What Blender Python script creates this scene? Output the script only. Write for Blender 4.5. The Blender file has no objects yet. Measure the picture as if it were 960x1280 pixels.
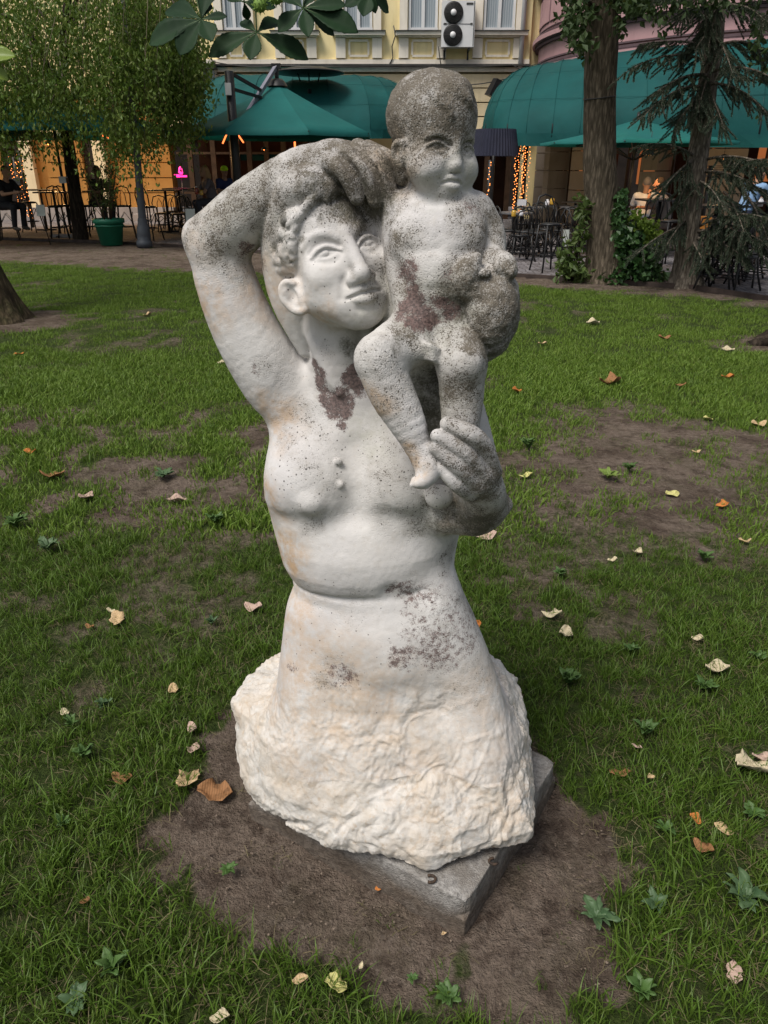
import bpy, bmesh, math, random
import numpy as np
from mathutils import Vector, Matrix
random.seed(7); rng = np.random.default_rng(7)
SC = bpy.context.scene
COL = SC.collection

# ------------------------------------------------------------------ camera
CAM_Z, PITCH, FPX = 1.6262, math.radians(25.0), 924.0
cam_d = bpy.data.cameras.new('camera'); cam = bpy.data.objects.new('camera', cam_d); COL.objects.link(cam)
cam.location = (0, 0, CAM_Z); cam.rotation_euler = (math.radians(90) - PITCH, 0, 0)
cam_d.sensor_fit = 'VERTICAL'; cam_d.sensor_height = 36.0; cam_d.lens = 36.0 * FPX / 1280
cam_d.clip_start = 0.05; cam_d.clip_end = 500
SC.camera = cam
SC.render.resolution_x, SC.render.resolution_y = 768, 1024

# ------------------------------------------------------------------ sky, sun, exposure
SUN_ELEV, SUN_AZ = math.radians(59), math.radians(224)   # high soft light from behind the camera's left shoulder
world = bpy.data.worlds.new('World'); SC.world = world; world.use_nodes = True
wn = world.node_tree; wn.nodes.clear()
sky = wn.nodes.new('ShaderNodeTexSky'); sky.sky_type = 'NISHITA'; sky.sun_disc = False
sky.sun_elevation = SUN_ELEV; sky.sun_rotation = SUN_AZ; sky.air_density = 1.0; sky.dust_density = 3.0; sky.ozone_density = 1.0
hs = wn.nodes.new('ShaderNodeHueSaturation'); hs.inputs['Saturation'].default_value = 0.45
bg = wn.nodes.new('ShaderNodeBackground'); bg.inputs['Strength'].default_value = 0.088
wo = wn.nodes.new('ShaderNodeOutputWorld')
wn.links.new(sky.outputs[0], hs.inputs['Color']); wn.links.new(hs.outputs[0], bg.inputs[0]); wn.links.new(bg.outputs[0], wo.inputs[0])
sun_d = bpy.data.lights.new('sun', 'SUN'); sun = bpy.data.objects.new('sun', sun_d); COL.objects.link(sun)
sun_d.energy = 2.5; sun_d.angle = math.radians(24); sun_d.color = (1.0, 0.95, 0.88)
_sd = Vector((math.sin(SUN_AZ) * math.cos(SUN_ELEV), math.cos(SUN_AZ) * math.cos(SUN_ELEV), math.sin(SUN_ELEV)))
sun.rotation_euler = _sd.to_track_quat('Z', 'Y').to_euler()
SC.view_settings.view_transform = 'Standard'; SC.view_settings.look = 'None'
SC.view_settings.exposure = 0.36; SC.view_settings.gamma = 1.0
try:
    SC.cycles.max_bounces = 6; SC.cycles.transparent_max_bounces = 8; SC.cycles.use_denoising = True
    SC.cycles.caustics_reflective = False; SC.cycles.caustics_refractive = False
except Exception: pass

def P(px, py, Y):
    """world point on the plane at distance Y that the photograph shows at (px, py)"""
    x = (px - 480) / FPX; v = (640 - py) / FPX
    dy = math.cos(PITCH) + v * math.sin(PITCH); dz = -math.sin(PITCH) + v * math.cos(PITCH)
    t = Y / dy
    return np.array((x * t, Y, CAM_Z + dz * t))
def G(px, py, z=0.0):
    """world point on the level z that the photograph shows at (px, py)"""
    x = (px - 480) / FPX; v = (640 - py) / FPX
    dy = math.cos(PITCH) + v * math.sin(PITCH); dz = -math.sin(PITCH) + v * math.cos(PITCH)
    t = (z - CAM_Z) / dz
    return np.array((x * t, dy * t, z))

def PS(px, py, Y):
    """the same, in the statue's own frame (camera height 1.6, looking down 23.7 degrees); settle() takes it to the world"""
    p = math.radians(23.7); x = (px - 480) / FPX; v = (640 - py) / FPX
    dy = math.cos(p) + v * math.sin(p); dz = -math.sin(p) + v * math.cos(p); t = Y / dy
    return np.array((x * t, Y, 1.6 + dz * t))
def settle(V):
    """the statue and its plinth lean forward by 1.3 degrees"""
    a = math.radians(1.3); V = np.asarray(V, float); y = V[..., 1]; z = V[..., 2] - 1.6
    return np.stack([V[..., 0], y * math.cos(a) + z * math.sin(a), CAM_Z + z * math.cos(a) - y * math.sin(a)], -1)

# ------------------------------------------------------------------ object helpers
def tag(o, label=None, cat=None, group=None, kind=None):
    if label: o['label'] = label
    if cat: o['category'] = cat
    if group: o['group'] = group
    if kind: o['kind'] = kind
    return o
def empty(name, loc=(0, 0, 0), rz=0.0):
    o = bpy.data.objects.new(name, None); COL.objects.link(o)
    o.location = Vector([float(v) for v in loc]); o.rotation_euler = (0, 0, rz); o.empty_display_size = 0.1
    return o
def link(name, me, mat=None, parent=None, loc=None):
    o = bpy.data.objects.new(name, me); COL.objects.link(o)
    if mat is not None and not me.materials: me.materials.append(mat)
    if parent is not None: o.parent = parent
    if loc is not None: o.location = Vector([float(v) for v in loc])
    return o
def copy_tree(o, parent=None):
    c = o.copy(); COL.objects.link(c)
    if parent is not None: c.parent = parent
    for ch in list(o.children): copy_tree(ch, c)
    return c
def np_mesh(name, V, F, smooth=True):
    """V (n,3), F (m,3) or (m,4) int"""
    V = np.ascontiguousarray(V, np.float32); F = np.ascontiguousarray(F, np.int32)
    me = bpy.data.meshes.new(name)
    me.vertices.add(len(V)); me.vertices.foreach_set('co', V.ravel())
    k = F.shape[1]
    me.loops.add(F.size); me.loops.foreach_set('vertex_index', F.ravel())
    me.polygons.add(len(F)); me.polygons.foreach_set('loop_start', np.arange(0, F.size, k, dtype=np.int32))
    me.polygons.foreach_set('use_smooth', np.full(len(F), smooth, bool))
    me.update(calc_edges=True); me.validate()
    return me

class MB:
    """collects simple solids into one mesh"""
    def __init__(s): s.v = []; s.f = []; s.sm = []
    def add(s, vs, fs, smooth=False):
        n = len(s.v); s.v += [tuple(float(c) for c in v) for v in vs]
        s.f += [tuple(i + n for i in f) for f in fs]; s.sm += [smooth] * len(fs); return s
    def box(s, c, size, R=None, taper=1.0):
        c = Vector(c); hx, hy, hz = [v / 2 for v in size]; vs = []
        for z, t in ((-hz, 1.0), (hz, taper)):
            for x, y in ((-hx, -hy), (hx, -hy), (hx, hy), (-hx, hy)):
                p = Vector((x * t, y * t, z)); vs.append(c + (R @ p if R is not None else p))
        return s.add(vs, [(3, 2, 1, 0), (4, 5, 6, 7), (0, 1, 5, 4), (1, 2, 6, 5), (2, 3, 7, 6), (3, 0, 4, 7)])
    def tube(s, pts, rad, n=8, cap=True, smooth=True):
        pts = [Vector([float(c) for c in p]) for p in pts]
        if not hasattr(rad, '__len__'): rad = [rad] * len(pts)
        vs, fs = [], []; prev = None
        for i, p in enumerate(pts):
            t = (pts[min(i + 1, len(pts) - 1)] - pts[max(i - 1, 0)])
            t = t.normalized() if t.length > 1e-9 else Vector((0, 0, 1))
            if prev is None: a = t.orthogonal().normalized()
            else:
                a = prev - t * prev.dot(t)
                a = a.normalized() if a.length > 1e-6 else t.orthogonal().normalized()
            prev = a; b = t.cross(a)
            for k in range(n):
                w = 2 * math.pi * k / n; vs.append(p + (a * math.cos(w) + b * math.sin(w)) * rad[i])
        for i in range(len(pts) - 1):
            for k in range(n):
                k2 = (k + 1) % n; fs.append((i * n + k, i * n + k2, (i + 1) * n + k2, (i + 1) * n + k))
        if cap: fs += [tuple(range(n))[::-1], tuple((len(pts) - 1) * n + k for k in range(n))]
        return s.add(vs, fs, smooth)
    def lathe(s, prof, c=(0, 0, 0), n=24, smooth=True, sx=1.0, sy=1.0):
        vs, fs = [], []
        for r, z in prof:
            for k in range(n):
                w = 2 * math.pi * k / n
                vs.append((c[0] + r * sx * math.cos(w), c[1] + r * sy * math.sin(w), c[2] + z))
        for i in range(len(prof) - 1):
            for k in range(n):
                k2 = (k + 1) % n; fs.append((i * n + k, i * n + k2, (i + 1) * n + k2, (i + 1) * n + k))
        return s.add(vs, fs, smooth)
    def mesh(s, name):
        me = bpy.data.meshes.new(name); me.from_pydata(s.v, [], s.f)
        me.polygons.foreach_set('use_smooth', s.sm); me.update(); return me
    def build(s, name, mat, parent=None, loc=None): return link(name, s.mesh(name), mat, parent, loc)

# ------------------------------------------------------------------ node material helper
class NM:
    def __init__(s, name, rough=0.8, spec=0.3):
        s.m = bpy.data.materials.new(name); s.m.use_nodes = True; s.t = s.m.node_tree; s.n = s.t.nodes
        s.b = s.n['Principled BSDF']; s.b.inputs['Roughness'].default_value = rough
        s.b.inputs['Specular IOR Level'].default_value = spec; s._co = None
    def node(s, typ, ins=None, **kw):
        n = s.n.new(typ)
        for k, v in kw.items(): setattr(n, k, v)
        for k, v in (ins or {}).items(): s.put(n.inputs[k], v)
        return n
    def put(s, sock, v):
        if hasattr(v, 'is_output') or isinstance(v, bpy.types.NodeSocket): s.t.links.new(v, sock)
        elif hasattr(v, '__len__'):
            sock.default_value = tuple(v) + ((1.0,) if len(v) == 3 and len(sock.default_value) == 4 else ())
        else: sock.default_value = v
    def obj(s):
        if s._co is None: s._co = s.node('ShaderNodeTexCoord').outputs['Object']
        return s._co
    def noise(s, scale, detail=4, rough=.55, vec=None, dist=0.0):
        return s.node('ShaderNodeTexNoise', {'Vector': vec or s.obj(), 'Scale': scale, 'Detail': detail, 'Roughness': rough, 'Distortion': dist}).outputs['Fac']
    def scaled(s, x, y, z):
        return s.node('ShaderNodeMapping', {'Vector': s.obj(), 'Scale': (x, y, z)}).outputs[0]
    def vor(s, scale, vec=None, feature='F1', out='Distance'):
        return s.node('ShaderNodeTexVoronoi', {'Vector': vec or s.obj(), 'Scale': scale}, feature=feature).outputs[out]
    def ramp(s, f, stops):
        n = s.node('ShaderNodeValToRGB', {'Fac': f}); e = n.color_ramp.elements
        while len(e) < len(stops): e.new(0.5)
        for i, (p, c) in enumerate(stops):
            e[i].position = p; e[i].color = (c, c, c, 1) if not hasattr(c, '__len__') else (*c[:3], 1)
        return n.outputs[0]
    def mr(s, f, a, b, c=0.0, d=1.0):
        return s.node('ShaderNodeMapRange', {0: f, 1: a, 2: b, 3: c, 4: d}).outputs[0]
    def math(s, op, a, b=0.0): return s.node('ShaderNodeMath', {0: a, 1: b}, operation=op).outputs[0]
    def mix(s, f, a, b, mode='MIX'):
        n = s.node('ShaderNodeMix', data_type='RGBA', blend_type=mode)
        s.put(n.inputs['Factor'], f); s.put(n.inputs['A'], a); s.put(n.inputs['B'], b); return n.outputs['Result']
    def attr(s, name, out='Fac'): return s.node('ShaderNodeAttribute', attribute_name=name).outputs[out]
    def rnd(s): return s.node('ShaderNodeObjectInfo').outputs['Random']
    def col(s, c): s.put(s.b.inputs['Base Color'], c); return s
    def bump(s, h, dist=0.002, strength=1.0, prev=None):
        n = s.node('ShaderNodeBump', {'Height': h, 'Distance': dist, 'Strength': strength})
        if prev is not None: s.put(n.inputs['Normal'], prev)
        s.put(s.b.inputs['Normal'], n.outputs[0]); return n.outputs[0]
    def set(s, key, v): s.put(s.b.inputs[key], v); return s
def plain(name, c, rough=.7, var=.25, scale=6.0, spec=.3, metallic=0.0):
    m = NM(name, rough, spec); n = m.noise(scale, 5)
    m.col(m.mix(m.mr(n, .3, .7), [v * (1 - var) for v in c], [min(1, v * (1 + var)) for v in c]))
    m.set('Metallic', metallic); return m.m

# ------------------------------------------------------------------ numpy noise
def _hash(i, j, k, seed):
    n = (i.astype(np.int64) * 374761393 + j.astype(np.int64) * 668265263 + k.astype(np.int64) * 2147483647 + seed * 974634777) & 0xffffffff
    n = (n ^ (n >> 13)) * 1274126177 & 0xffffffff
    n = (n ^ (n >> 16)) & 0xffffffff
    return (n / 4294967295.0).astype(np.float32)
def vnoise(p, seed=0):
    """smooth value noise, about 0..1"""
    f = np.floor(p); i = f.astype(np.int32); u = (p - f).astype(np.float32); u = u * u * (3 - 2 * u)
    x, y, z = i[..., 0], i[..., 1], i[..., 2]; ux, uy, uz = u[..., 0], u[..., 1], u[..., 2]
    def L(a, b, t): return a + (b - a) * t
    def c(dx, dy, dz): return _hash(x + dx, y + dy, z + dz, seed)
    return L(L(L(c(0, 0, 0), c(1, 0, 0), ux), L(c(0, 1, 0), c(1, 1, 0), ux), uy),
             L(L(c(0, 0, 1), c(1, 0, 1), ux), L(c(0, 1, 1), c(1, 1, 1), ux), uy), uz)
def fnoise(p, octs=3, seed=0, gain=.5):
    s = 0; a = 1.0; t = 0.0; q = np.asarray(p, np.float32)
    for o in range(octs):
        s = s + a * vnoise(q, seed + o); t += a; a *= gain; q = q * 2.03 + 11.3
    return s / t

# ================================================================== STATUE: a signed-distance sculpture
VOX = 0.0023
def rotm(yaw, pitch, roll):
    """head frame rows: x (viewer right), o (out of the face), z (up)"""
    ex = np.array((1., 0, 0)); eo = np.array((0, -1., 0)); ez = np.array((0, 0, 1.))
    def rot(v, ax, a):
        return v * math.cos(a) + np.cross(ax, v) * math.sin(a) + ax * np.dot(ax, v) * (1 - math.cos(a))
    E = [ex, eo, ez]
    E = [rot(v, ez, math.radians(yaw)) for v in E]         # + turns towards viewer right
    E = [rot(v, E[0], -math.radians(pitch)) for v in E]    # + looks up
    E = [rot(v, E[1], math.radians(roll)) for v in E]      # + tips the crown to viewer left
    return np.array(E)
I3 = np.eye(3)
class Field:
    def __init__(s, name, k): s.name = name; s.k = k; s.ops = []
    def _add(s, fn, lo, hi, op, k, m): s.ops.append((fn, np.array(lo) - m, np.array(hi) + m, op, k)); return s
    # --- solids
    def ell(s, c, r, R=None, k=.02, op='add'):
        c = np.asarray(c, float); R = I3 if R is None else R; r = np.asarray(r, float)
        Rf = R.astype(np.float32); cf = c.astype(np.float32); rf = r.astype(np.float32)
        def fn(p):
            q = (p - cf) @ Rf.T / rf; k0 = np.sqrt((q * q).sum(-1)); q = q / rf
            return k0 * (k0 - 1) / np.maximum(np.sqrt((q * q).sum(-1)), 1e-4)
        m = float(max(r)); return s._add(fn, c - m, c + m, op, k, k + .04)
    def cap(s, a, b, ra, rb=None, k=.02, op='add'):
        rb = ra if rb is None else rb; a = np.asarray(a, np.float32); b = np.asarray(b, np.float32); ab = b - a; l2 = float(ab @ ab) + 1e-9
        def fn(p):
            h = np.clip(((p - a) @ ab) / l2, 0, 1); q = p - a - h[..., None] * ab
            return np.sqrt((q * q).sum(-1)) - (ra + (rb - ra) * h)
        m = max(ra, rb); return s._add(fn, np.minimum(a, b) - m, np.maximum(a, b) + m, op, k, k + .04)
    @staticmethod
    def curve(pts, n=4):
        pts = [np.asarray(q, float) for q in pts]
        if len(pts) < 3: return pts
        e = [2 * pts[0] - pts[1]] + pts + [2 * pts[-1] - pts[-2]]; out = []
        for i in range(1, len(e) - 2):
            for j in range(n):
                t = j / n; a, b, c, d = e[i - 1:i + 3]
                out.append(.5 * (2 * b + (c - a) * t + (2 * a - 5 * b + 4 * c - d) * t * t + (3 * b - a - 3 * c + d) * t ** 3))
        out.append(pts[-1]); return out
    def chain(s, pts, rad, k=.02, op='add', n=4, flat=None):
        """one solid along a smooth curve; rad per point"""
        q = [np.append(np.asarray(p_, float), r_) for p_, r_ in zip(pts, rad if hasattr(rad, '__len__') else [rad] * len(pts))]
        c = np.array(s.curve(q, n), np.float32); lo = (c[:, :3] - c[:, 3:]).min(0); hi = (c[:, :3] + c[:, 3:]).max(0)
        def fn(p):
            d = None
            for A, B in zip(c[:-1], c[1:]):
                ab = B[:3] - A[:3]; l2 = float(ab @ ab) + 1e-9
                h = np.clip(((p - A[:3]) @ ab) / l2, 0, 1); v = p - A[:3] - h[..., None] * ab
                e = np.sqrt((v * v).sum(-1)) - (A[3] + (B[3] - A[3]) * h)
                d = e if d is None else np.minimum(d, e)
            return d
        return s._add(fn, lo, hi, op, k, k + .04)
    def loft(s, rows, k=.02, yexp=2.0):
        """rows: (z, cx, cy, a, bfront, bback)"""
        R = np.array(sorted(rows), np.float32)
        def fn(p):
            z = p[..., 2]; g = [np.interp(z, R[:, 0], R[:, i]).astype(np.float32) for i in range(1, 6)]
            y = p[..., 1] - g[1]; b = np.where(y < 0, g[3], g[4]); x = p[..., 0] - g[0]
            qx = np.abs(x / g[2]); qy = np.abs(y / b)
            k0 = (qx ** yexp + qy ** yexp) ** (1 / yexp); rad = np.sqrt(x * x + y * y) + 1e-5
            d = (k0 - 1) * rad / np.maximum(k0, .05) * .93
            return np.maximum(d, np.maximum(R[0, 0] - z, z - R[-1, 0]))
        m = float(R[:, 3].max()); m2 = float(R[:, 4:6].max())
        lo = (R[:, 1].min() - m, R[:, 2].min() - m2, R[0, 0]); hi = (R[:, 1].max() + m, R[:, 2].max() + m2, R[-1, 0])
        return s._add(fn, lo, hi, 'add', k, k + .04)
    # --- soft pushes: amount > 0 carves in, < 0 swells out
    def push(s, c, amt, rad):
        c = np.asarray(c, np.float32); r = np.asarray(rad, np.float32)
        def fn(p):
            q = (p - c) / r; return amt * np.exp(-(q * q).sum(-1))
        m = float(np.max(r)) * 2.3; return s._add(fn, c - m, c + m, 'off', 0, 0)
    def groove(s, pts, amt, w, n=4):
        c = np.array(s.curve(pts, n), np.float32)
        def fn(p):
            d = None
            for A, B in zip(c[:-1], c[1:]):
                ab = B - A; l2 = float(ab @ ab) + 1e-9
                h = np.clip(((p - A) @ ab) / l2, 0, 1); v = p - A - h[..., None] * ab; e = (v * v).sum(-1)
                d = e if d is None else np.minimum(d, e)
            return amt * np.exp(-d / (w * w))
        return s._add(fn, c.min(0), c.max(0), 'off', 0, w * 2.4)
    def warp(s, fn, lo, hi): return s._add(fn, lo, hi, 'off', 0, 0)
    def eval(s, pts, lo, hi):
        """pts (B, n, 3); lo, hi (B, 3) block bounds"""
        D = np.full(pts.shape[:2], .3, np.float32)
        for fn, a, b, op, k in s.ops:
            idx = np.nonzero(((hi >= a) & (lo <= b)).all(1))[0]
            for ch in np.array_split(idx, max(1, len(idx) // 150)):
                if not len(ch): continue
                e = fn(pts[ch]).astype(np.float32); d = D[ch]
                if op == 'off': D[ch] = d + e; continue
                if op == 'sub':
                    h = np.clip(.5 - .5 * (e + d) / k, 0, 1); D[ch] = d + (-e - d) * h + k * h * (1 - h); continue
                h = np.clip(.5 + .5 * (e - d) / k, 0, 1); D[ch] = e + (d - e) * h - k * h * (1 - h)
        return D

def face(F, O, H, R, kid=False):
    """head with face: unit = head height H; local (x, o, z)"""
    W = lambda x, o, z: O + H * (x * R[0] + o * R[1] + z * R[2])
    E = lambda c, r, k=.03, op='add': F.ell(W(*c), [v * H for v in r], R, k * H, op)
    if kid:
        E((0, -.08, .15), (.375, .43, .35)); E((0, .10, -.13), (.30, .26, .33), .10); E((0, .27, -.31), (.12, .07, .10), .06)
        E((0, .13, -.33), (.20, .17, .14), .08)
        for sx in (-1, 1): E((sx * .18, .19, -.235), (.155, .165, .150), .08)
        E((0, .285, -.40), (.105, .085, .075), .06)
    else:
        E((0, -.12, .13), (.33, .40, .37)); E((0, .08, -.10), (.275, .275, .38), .08)
        E((0, .06, -.30), (.23, .20, .15), .08); E((0, .230, -.405), (.155, .110, .115), .08)
        for sx in (-1, 1): E((sx * .180, .20, -.14), (.108, .11, .13), .07); E((sx * .195, .08, -.25), (.112, .15, .12), .07); E((sx * .125, .20, -.31), (.115, .10, .11), .07)
        E((0, .27, -.30), (.15, .075, .12), .06)
    ez = -.065 if kid else -.01           # eye height
    ex = .150 if kid else .142
    of = .355 if kid else .350
    rb = (.090, .072, .056) if kid else (.100, .078, .060)
    # sockets, brows, eyeballs and lids laid on the surface as it stands
    ts = np.linspace(.62, .02, 241)
    def surf(x, z):
        pts = np.array([W(x, t, z) for t in ts], np.float32); lo_, hi_ = pts.min(0) - .002, pts.max(0) + .002
        d = F.eval(pts[None], lo_[None], hi_[None])[0]; i = int(np.argmax(d < 0)); return float(ts[i]) + (float(d[i]) / H if i else 0)
    def on(x, z, lift=0.0): return W(x, surf(x, z) + lift, z)
    bq = ((.055, .046), (.110, .080), (.185, .092), (.245, .055)) if kid else ((.055, .068), (.110, .108), (.180, .118), (.245, .070))
    for sx in (-1, 1):
        F.push(on(sx * (ex - .005), ez + .018), (.050 if kid else .058) * H, (.070 if kid else .080) * H)
        F.push(on(sx * .062, ez + .005), .022 * H, .040 * H)
    for sx in (-1, 1):
        bp = [on(sx * x_, ez + z_, -.010) for x_, z_ in bq]
        F.chain(bp, [.014 * H, .024 * H, .022 * H, .010 * H], .030 * H)
        c_o = surf(sx * ex, ez) - .052
        E((sx * ex, c_o, ez), (.088, .072, .056) if kid else (.094, .074, .060), .006)
        uz = (-.010, .020, .030, .024, -.006) if kid else (-.012, .022, .034, .026, -.008)
        dx = (-.088, -.045, 0, .045, .092)
        up = [on(sx * (ex + d_), ez + z_, .002) for d_, z_ in zip(dx, uz)]
        lw = [on(sx * (ex + d_), ez + z_, -.001) for d_, z_ in zip(dx, (-.014, -.036, -.044, -.036, -.010))]
        cr = [on(sx * (ex + d_), ez + z_ + (.026 if kid else .030), -.001) for d_, z_ in zip(dx, uz)]
        ul = [on(sx * (ex + d_ * .9), ez + z_ - .016, .002) for d_, z_ in zip(dx, uz)]
        ll = [on(sx * (ex + d_), ez + z_, -.001) for d_, z_ in zip(dx, (-.034, -.062, -.074, -.060, -.030))]
        F.chain(up, [.009 * H, .015 * H, .018 * H, .016 * H, .010 * H], .005 * H)
        F.chain(lw, [.006 * H, .009 * H, .011 * H, .010 * H, .006 * H], .014 * H)
        F.groove(cr, .016 * H, .010 * H); F.groove(ul, .012 * H, .008 * H); F.groove(ll, .008 * H, .016 * H)
        ia = .010 if sx > 0 else -.004
        F.groove([on(sx * ex + ia + .026 * math.cos(t_), ez + .002 + .024 * math.sin(t_), -.002) for t_ in np.linspace(0, 6.283, 9)], .0045 * H, .0055 * H, 2)
    # nose
    nz = -.215 if kid else -.215; pr = .392 if kid else .428
    F.chain([W(0, of - .035, ez + .085), W(0, of - .010, ez - .015), W(0, pr - .055, nz + .095), W(0, pr - .03, nz + .03)],
            [.020 * H, .032 * H, .044 * H, .048 * H], .05 * H)
    E((0, pr - .035, nz + .018), (.052, .05, .045), .03)
    for sx in (-1, 1):
        al = .054 if kid else .064
        E((sx * al, pr - .090, nz + .002), (.036, .056, .038), .036)
        E((sx * .034, pr - .045, nz - .040), (.020, .030, .015), .012, 'sub')
        F.groove([W(sx * (al + .028), pr - .085, nz + .04), W(sx * (al + .040), pr - .105, nz + .0), W(sx * (al + .018), pr - .095, nz - .038)], .016 * H, .013 * H)
        F.groove([W(sx * (al + .04), pr - .10, nz + .01), W(sx * .145, of - .035, -.30)], .012 * H, .026 * H)
    # mouth
    mz = -.318 if kid else -.305; om = of - .022 if kid else of - .004; mw = .088 if kid else .102
    F.push(on(0, mz), -.020 * H, .080 * H)
    xs_ = (-mw, -.060, -.018, 0, .018, .060, mw)
    kc = -.014 if kid else .0
    upl = [on(x_, mz + z_, -.006) for x_, z_ in zip(xs_, (.004 + kc, .020, .030, .024, .030, .020, .004 + kc))]
    lol = [on(x_, mz + z_, -.008) for x_, z_ in zip((-mw * .82, -.045, 0, .045, mw * .82), (-.018, -.036, -.042, -.036, -.018))]
    F.chain(upl, [.008 * H, .020 * H, .025 * H, .022 * H, .025 * H, .020 * H, .008 * H], .014 * H)
    F.chain(lol, [.012 * H, .027 * H, .033 * H, .027 * H, .012 * H], .016 * H)
    F.groove([on(x_, mz + z_, -.004) for x_, z_ in zip((-mw - .014, -.060, -.018, 0, .018, .060, mw + .014), (-.010 + kc, -.004, .001, -.006, .001, -.004, -.010 + kc))], .026 * H, .0095 * H)
    F.groove([W(-.05, om + .0, mz - .085), W(0, om + .015, mz - .092), W(.05, om + .0, mz - .085)], .018 * H, .026 * H)
    F.groove([W(0, om + .045, mz + .06), W(0, pr - .05, nz - .045)], .012 * H, .016 * H)
    return W

def build_statue_fields():
    S = 1.0
    # ---------------------------------------------------------------- woman
    Wm = Field('woman', .012)
    rows = []
    for py, xl, xr, Y, bf, bb in ((905, 350, 628, 1.60, .235, .20), (870, 352, 614, 1.60, .215, .19), (830, 352, 606, 1.61, .195, .18), (780, 358, 592, 1.62, .18, .17), (745, 364, 580, 1.62, .17, .16), (722, 371, 569, 1.625, .164, .15),
                                  (708, 366, 565, 1.625, .160, .15), (690, 356, 567, 1.625, .168, .15), (665, 348, 572, 1.625, .168, .15), (640, 340, 580, 1.625, .160, .15), (610, 334, 588, 1.625, .15, .14),
                                  (570, 338, 590, 1.63, .14, .13), (530, 340, 588, 1.635, .125, .12), (500, 352, 585, 1.64, .11, .11), (470, 375, 560, 1.64, .085, .09), (450, 400, 500, 1.64, .06, .06)):
        a = PS(xl, py, Y); b = PS(xr, py, Y); rows.append((a[2], (a[0] + b[0]) / 2, Y, (b[0] - a[0]) / 2, bf, bb))
    Wm.loft(rows, .02, 2.45)
    # raised arm
    Wm.chain([PS(400, 520, 1.64), PS(352, 482, 1.625), PS(322, 440, 1.62), PS(299, 395, 1.62), PS(282, 350, 1.62), PS(275, 318, 1.62)], [.09, .080, .074, .069, .064, .060], .035)
    Wm.chain([PS(268, 304, 1.62), PS(300, 276, 1.605), PS(335, 246, 1.585), PS(375, 217, 1.565), PS(410, 205, 1.545)], [.060, .062, .055, .046, .040], .016)
    Wm.cap(PS(246, 293, 1.62), PS(285, 290, 1.62), .022, .045, .03)
    Wm.groove([PS(290, 325, 1.55), PS(312, 322, 1.54), PS(330, 312, 1.55)], .012, .012)
    Wm.push(PS(372, 500, 1.52), .02, .06)                       # armpit hollow
    Wm.groove([PS(345, 505, 1.53), PS(362, 475, 1.53), PS(372, 450, 1.55)], .010, .022)
    # hand on the head
    Wm.ell(PS(432, 206, 1.525), (.052, .036, .040), None, .03)
    fy = 1.488
    for pts, r in (([PS(412, 203, 1.50), PS(431, 214, fy - .006), PS(446, 246, fy)], .0185), ([PS(432, 192, 1.50), PS(456, 209, fy - .010), PS(470, 249, fy)], .0195),
                   ([PS(448, 186, 1.505), PS(476, 205, fy - .008), PS(487, 244, fy)], .0190), ([PS(460, 186, 1.52), PS(486, 201, fy + .006), PS(502, 222, fy + .004)], .0170)):
        Wm.chain(pts, [r * .92, r * .96, r * .8], .003)
    for a, b, c in (((427, 196), (443, 218), (459, 250)), ((446, 188), (467, 214), (480, 248)), ((462, 184), (484, 212), (496, 236))):
        Wm.groove([PS(*a, 1.476), PS(*b, 1.468), PS(*c, 1.472)], .013, .0065)
    Wm.ell(PS(408, 220, 1.535), (.035, .03, .022), None, .02)
    # neck
    Wm.chain([PS(415, 385, 1.60), PS(424, 430, 1.595), PS(430, 485, 1.61)], [.066, .062, .082], .03)
    Wm.chain([PS(384, 405, 1.575), PS(402, 445, 1.55), PS(424, 492, 1.53)], [.012, .013, .012], .022)   # neck tendon
    # breasts under the blouse
    Wm.ell(PS(384, 600, 1.540), (.084, .076, .086), None, .07)
    Wm.ell(PS(512, 598, 1.525), (.088, .078, .080), None, .07)
    Wm.ell(PS(389, 630, 1.467), (.019, .013, .018), None, .028)
    Wm.ell(PS(549, 621, 1.437), (.030, .022, .027), None, .014)
    Wm.groove([PS(350, 648, 1.50), PS(385, 658, 1.455), PS(430, 652, 1.465), PS(480, 648, 1.455), PS(530, 652, 1.46), PS(565, 655, 1.50)], .007, .022)
    Wm.groove([PS(440, 560, 1.50), PS(445, 600, 1.47), PS(440, 640, 1.47)], .014, .030)
    # blouse collar, buttons, seam
    Wm.groove([PS(387, 452, 1.55), PS(398, 498, 1.515), PS(412, 530, 1.50), PS(428, 553, 1.49)], .015, .0060)
    Wm.groove([PS(446, 470, 1.53), PS(440, 515, 1.50), PS(430, 552, 1.49)], .013, .0060)
    Wm.push(PS(418, 500, 1.51), .012, .035)
    for bx, by in ((423, 577), (425, 606)):
        Wm.ell(PS(bx, by, 1.489 if by < 590 else 1.479), (.0085, .0055, .0085), None, .006)
    Wm.groove([PS(434, 556, 1.48), PS(437, 600, 1.46), PS(438, 640, 1.462)], .004, .004)
    Wm.groove([PS(455, 548, 1.49), PS(478, 530, 1.48), PS(498, 528, 1.48)], .005, .006)
    # midriff and belly
    Wm.ell(PS(452, 688, 1.565), (.13, .088, .06), None, .09)
    Wm.groove([PS(366, 722, 1.56), PS(395, 740, 1.495), PS(440, 750, 1.46), PS(500, 748, 1.455), PS(545, 728, 1.50), PS(568, 704, 1.58)], .006, .009)
    Wm.ell(PS(482, 808, 1.515), (.125, .080, .11), None, .09)
    Wm.groove([PS(410, 835, 1.42), PS(460, 868, 1.40), PS(520, 872, 1.40)], .007, .03)
    Wm.push(PS(486, 742, 1.45), .010, .02)
    Wm.chain([PS(545, 752, 1.52), PS(583, 850, 1.50), PS(600, 930, 1.46)], [.06, .072, .085], .07)   # thigh under the skirt
    Wm.chain([PS(395, 770, 1.55), PS(392, 850, 1.52), PS(388, 920, 1.49)], [.05, .065, .075], .07)
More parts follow.
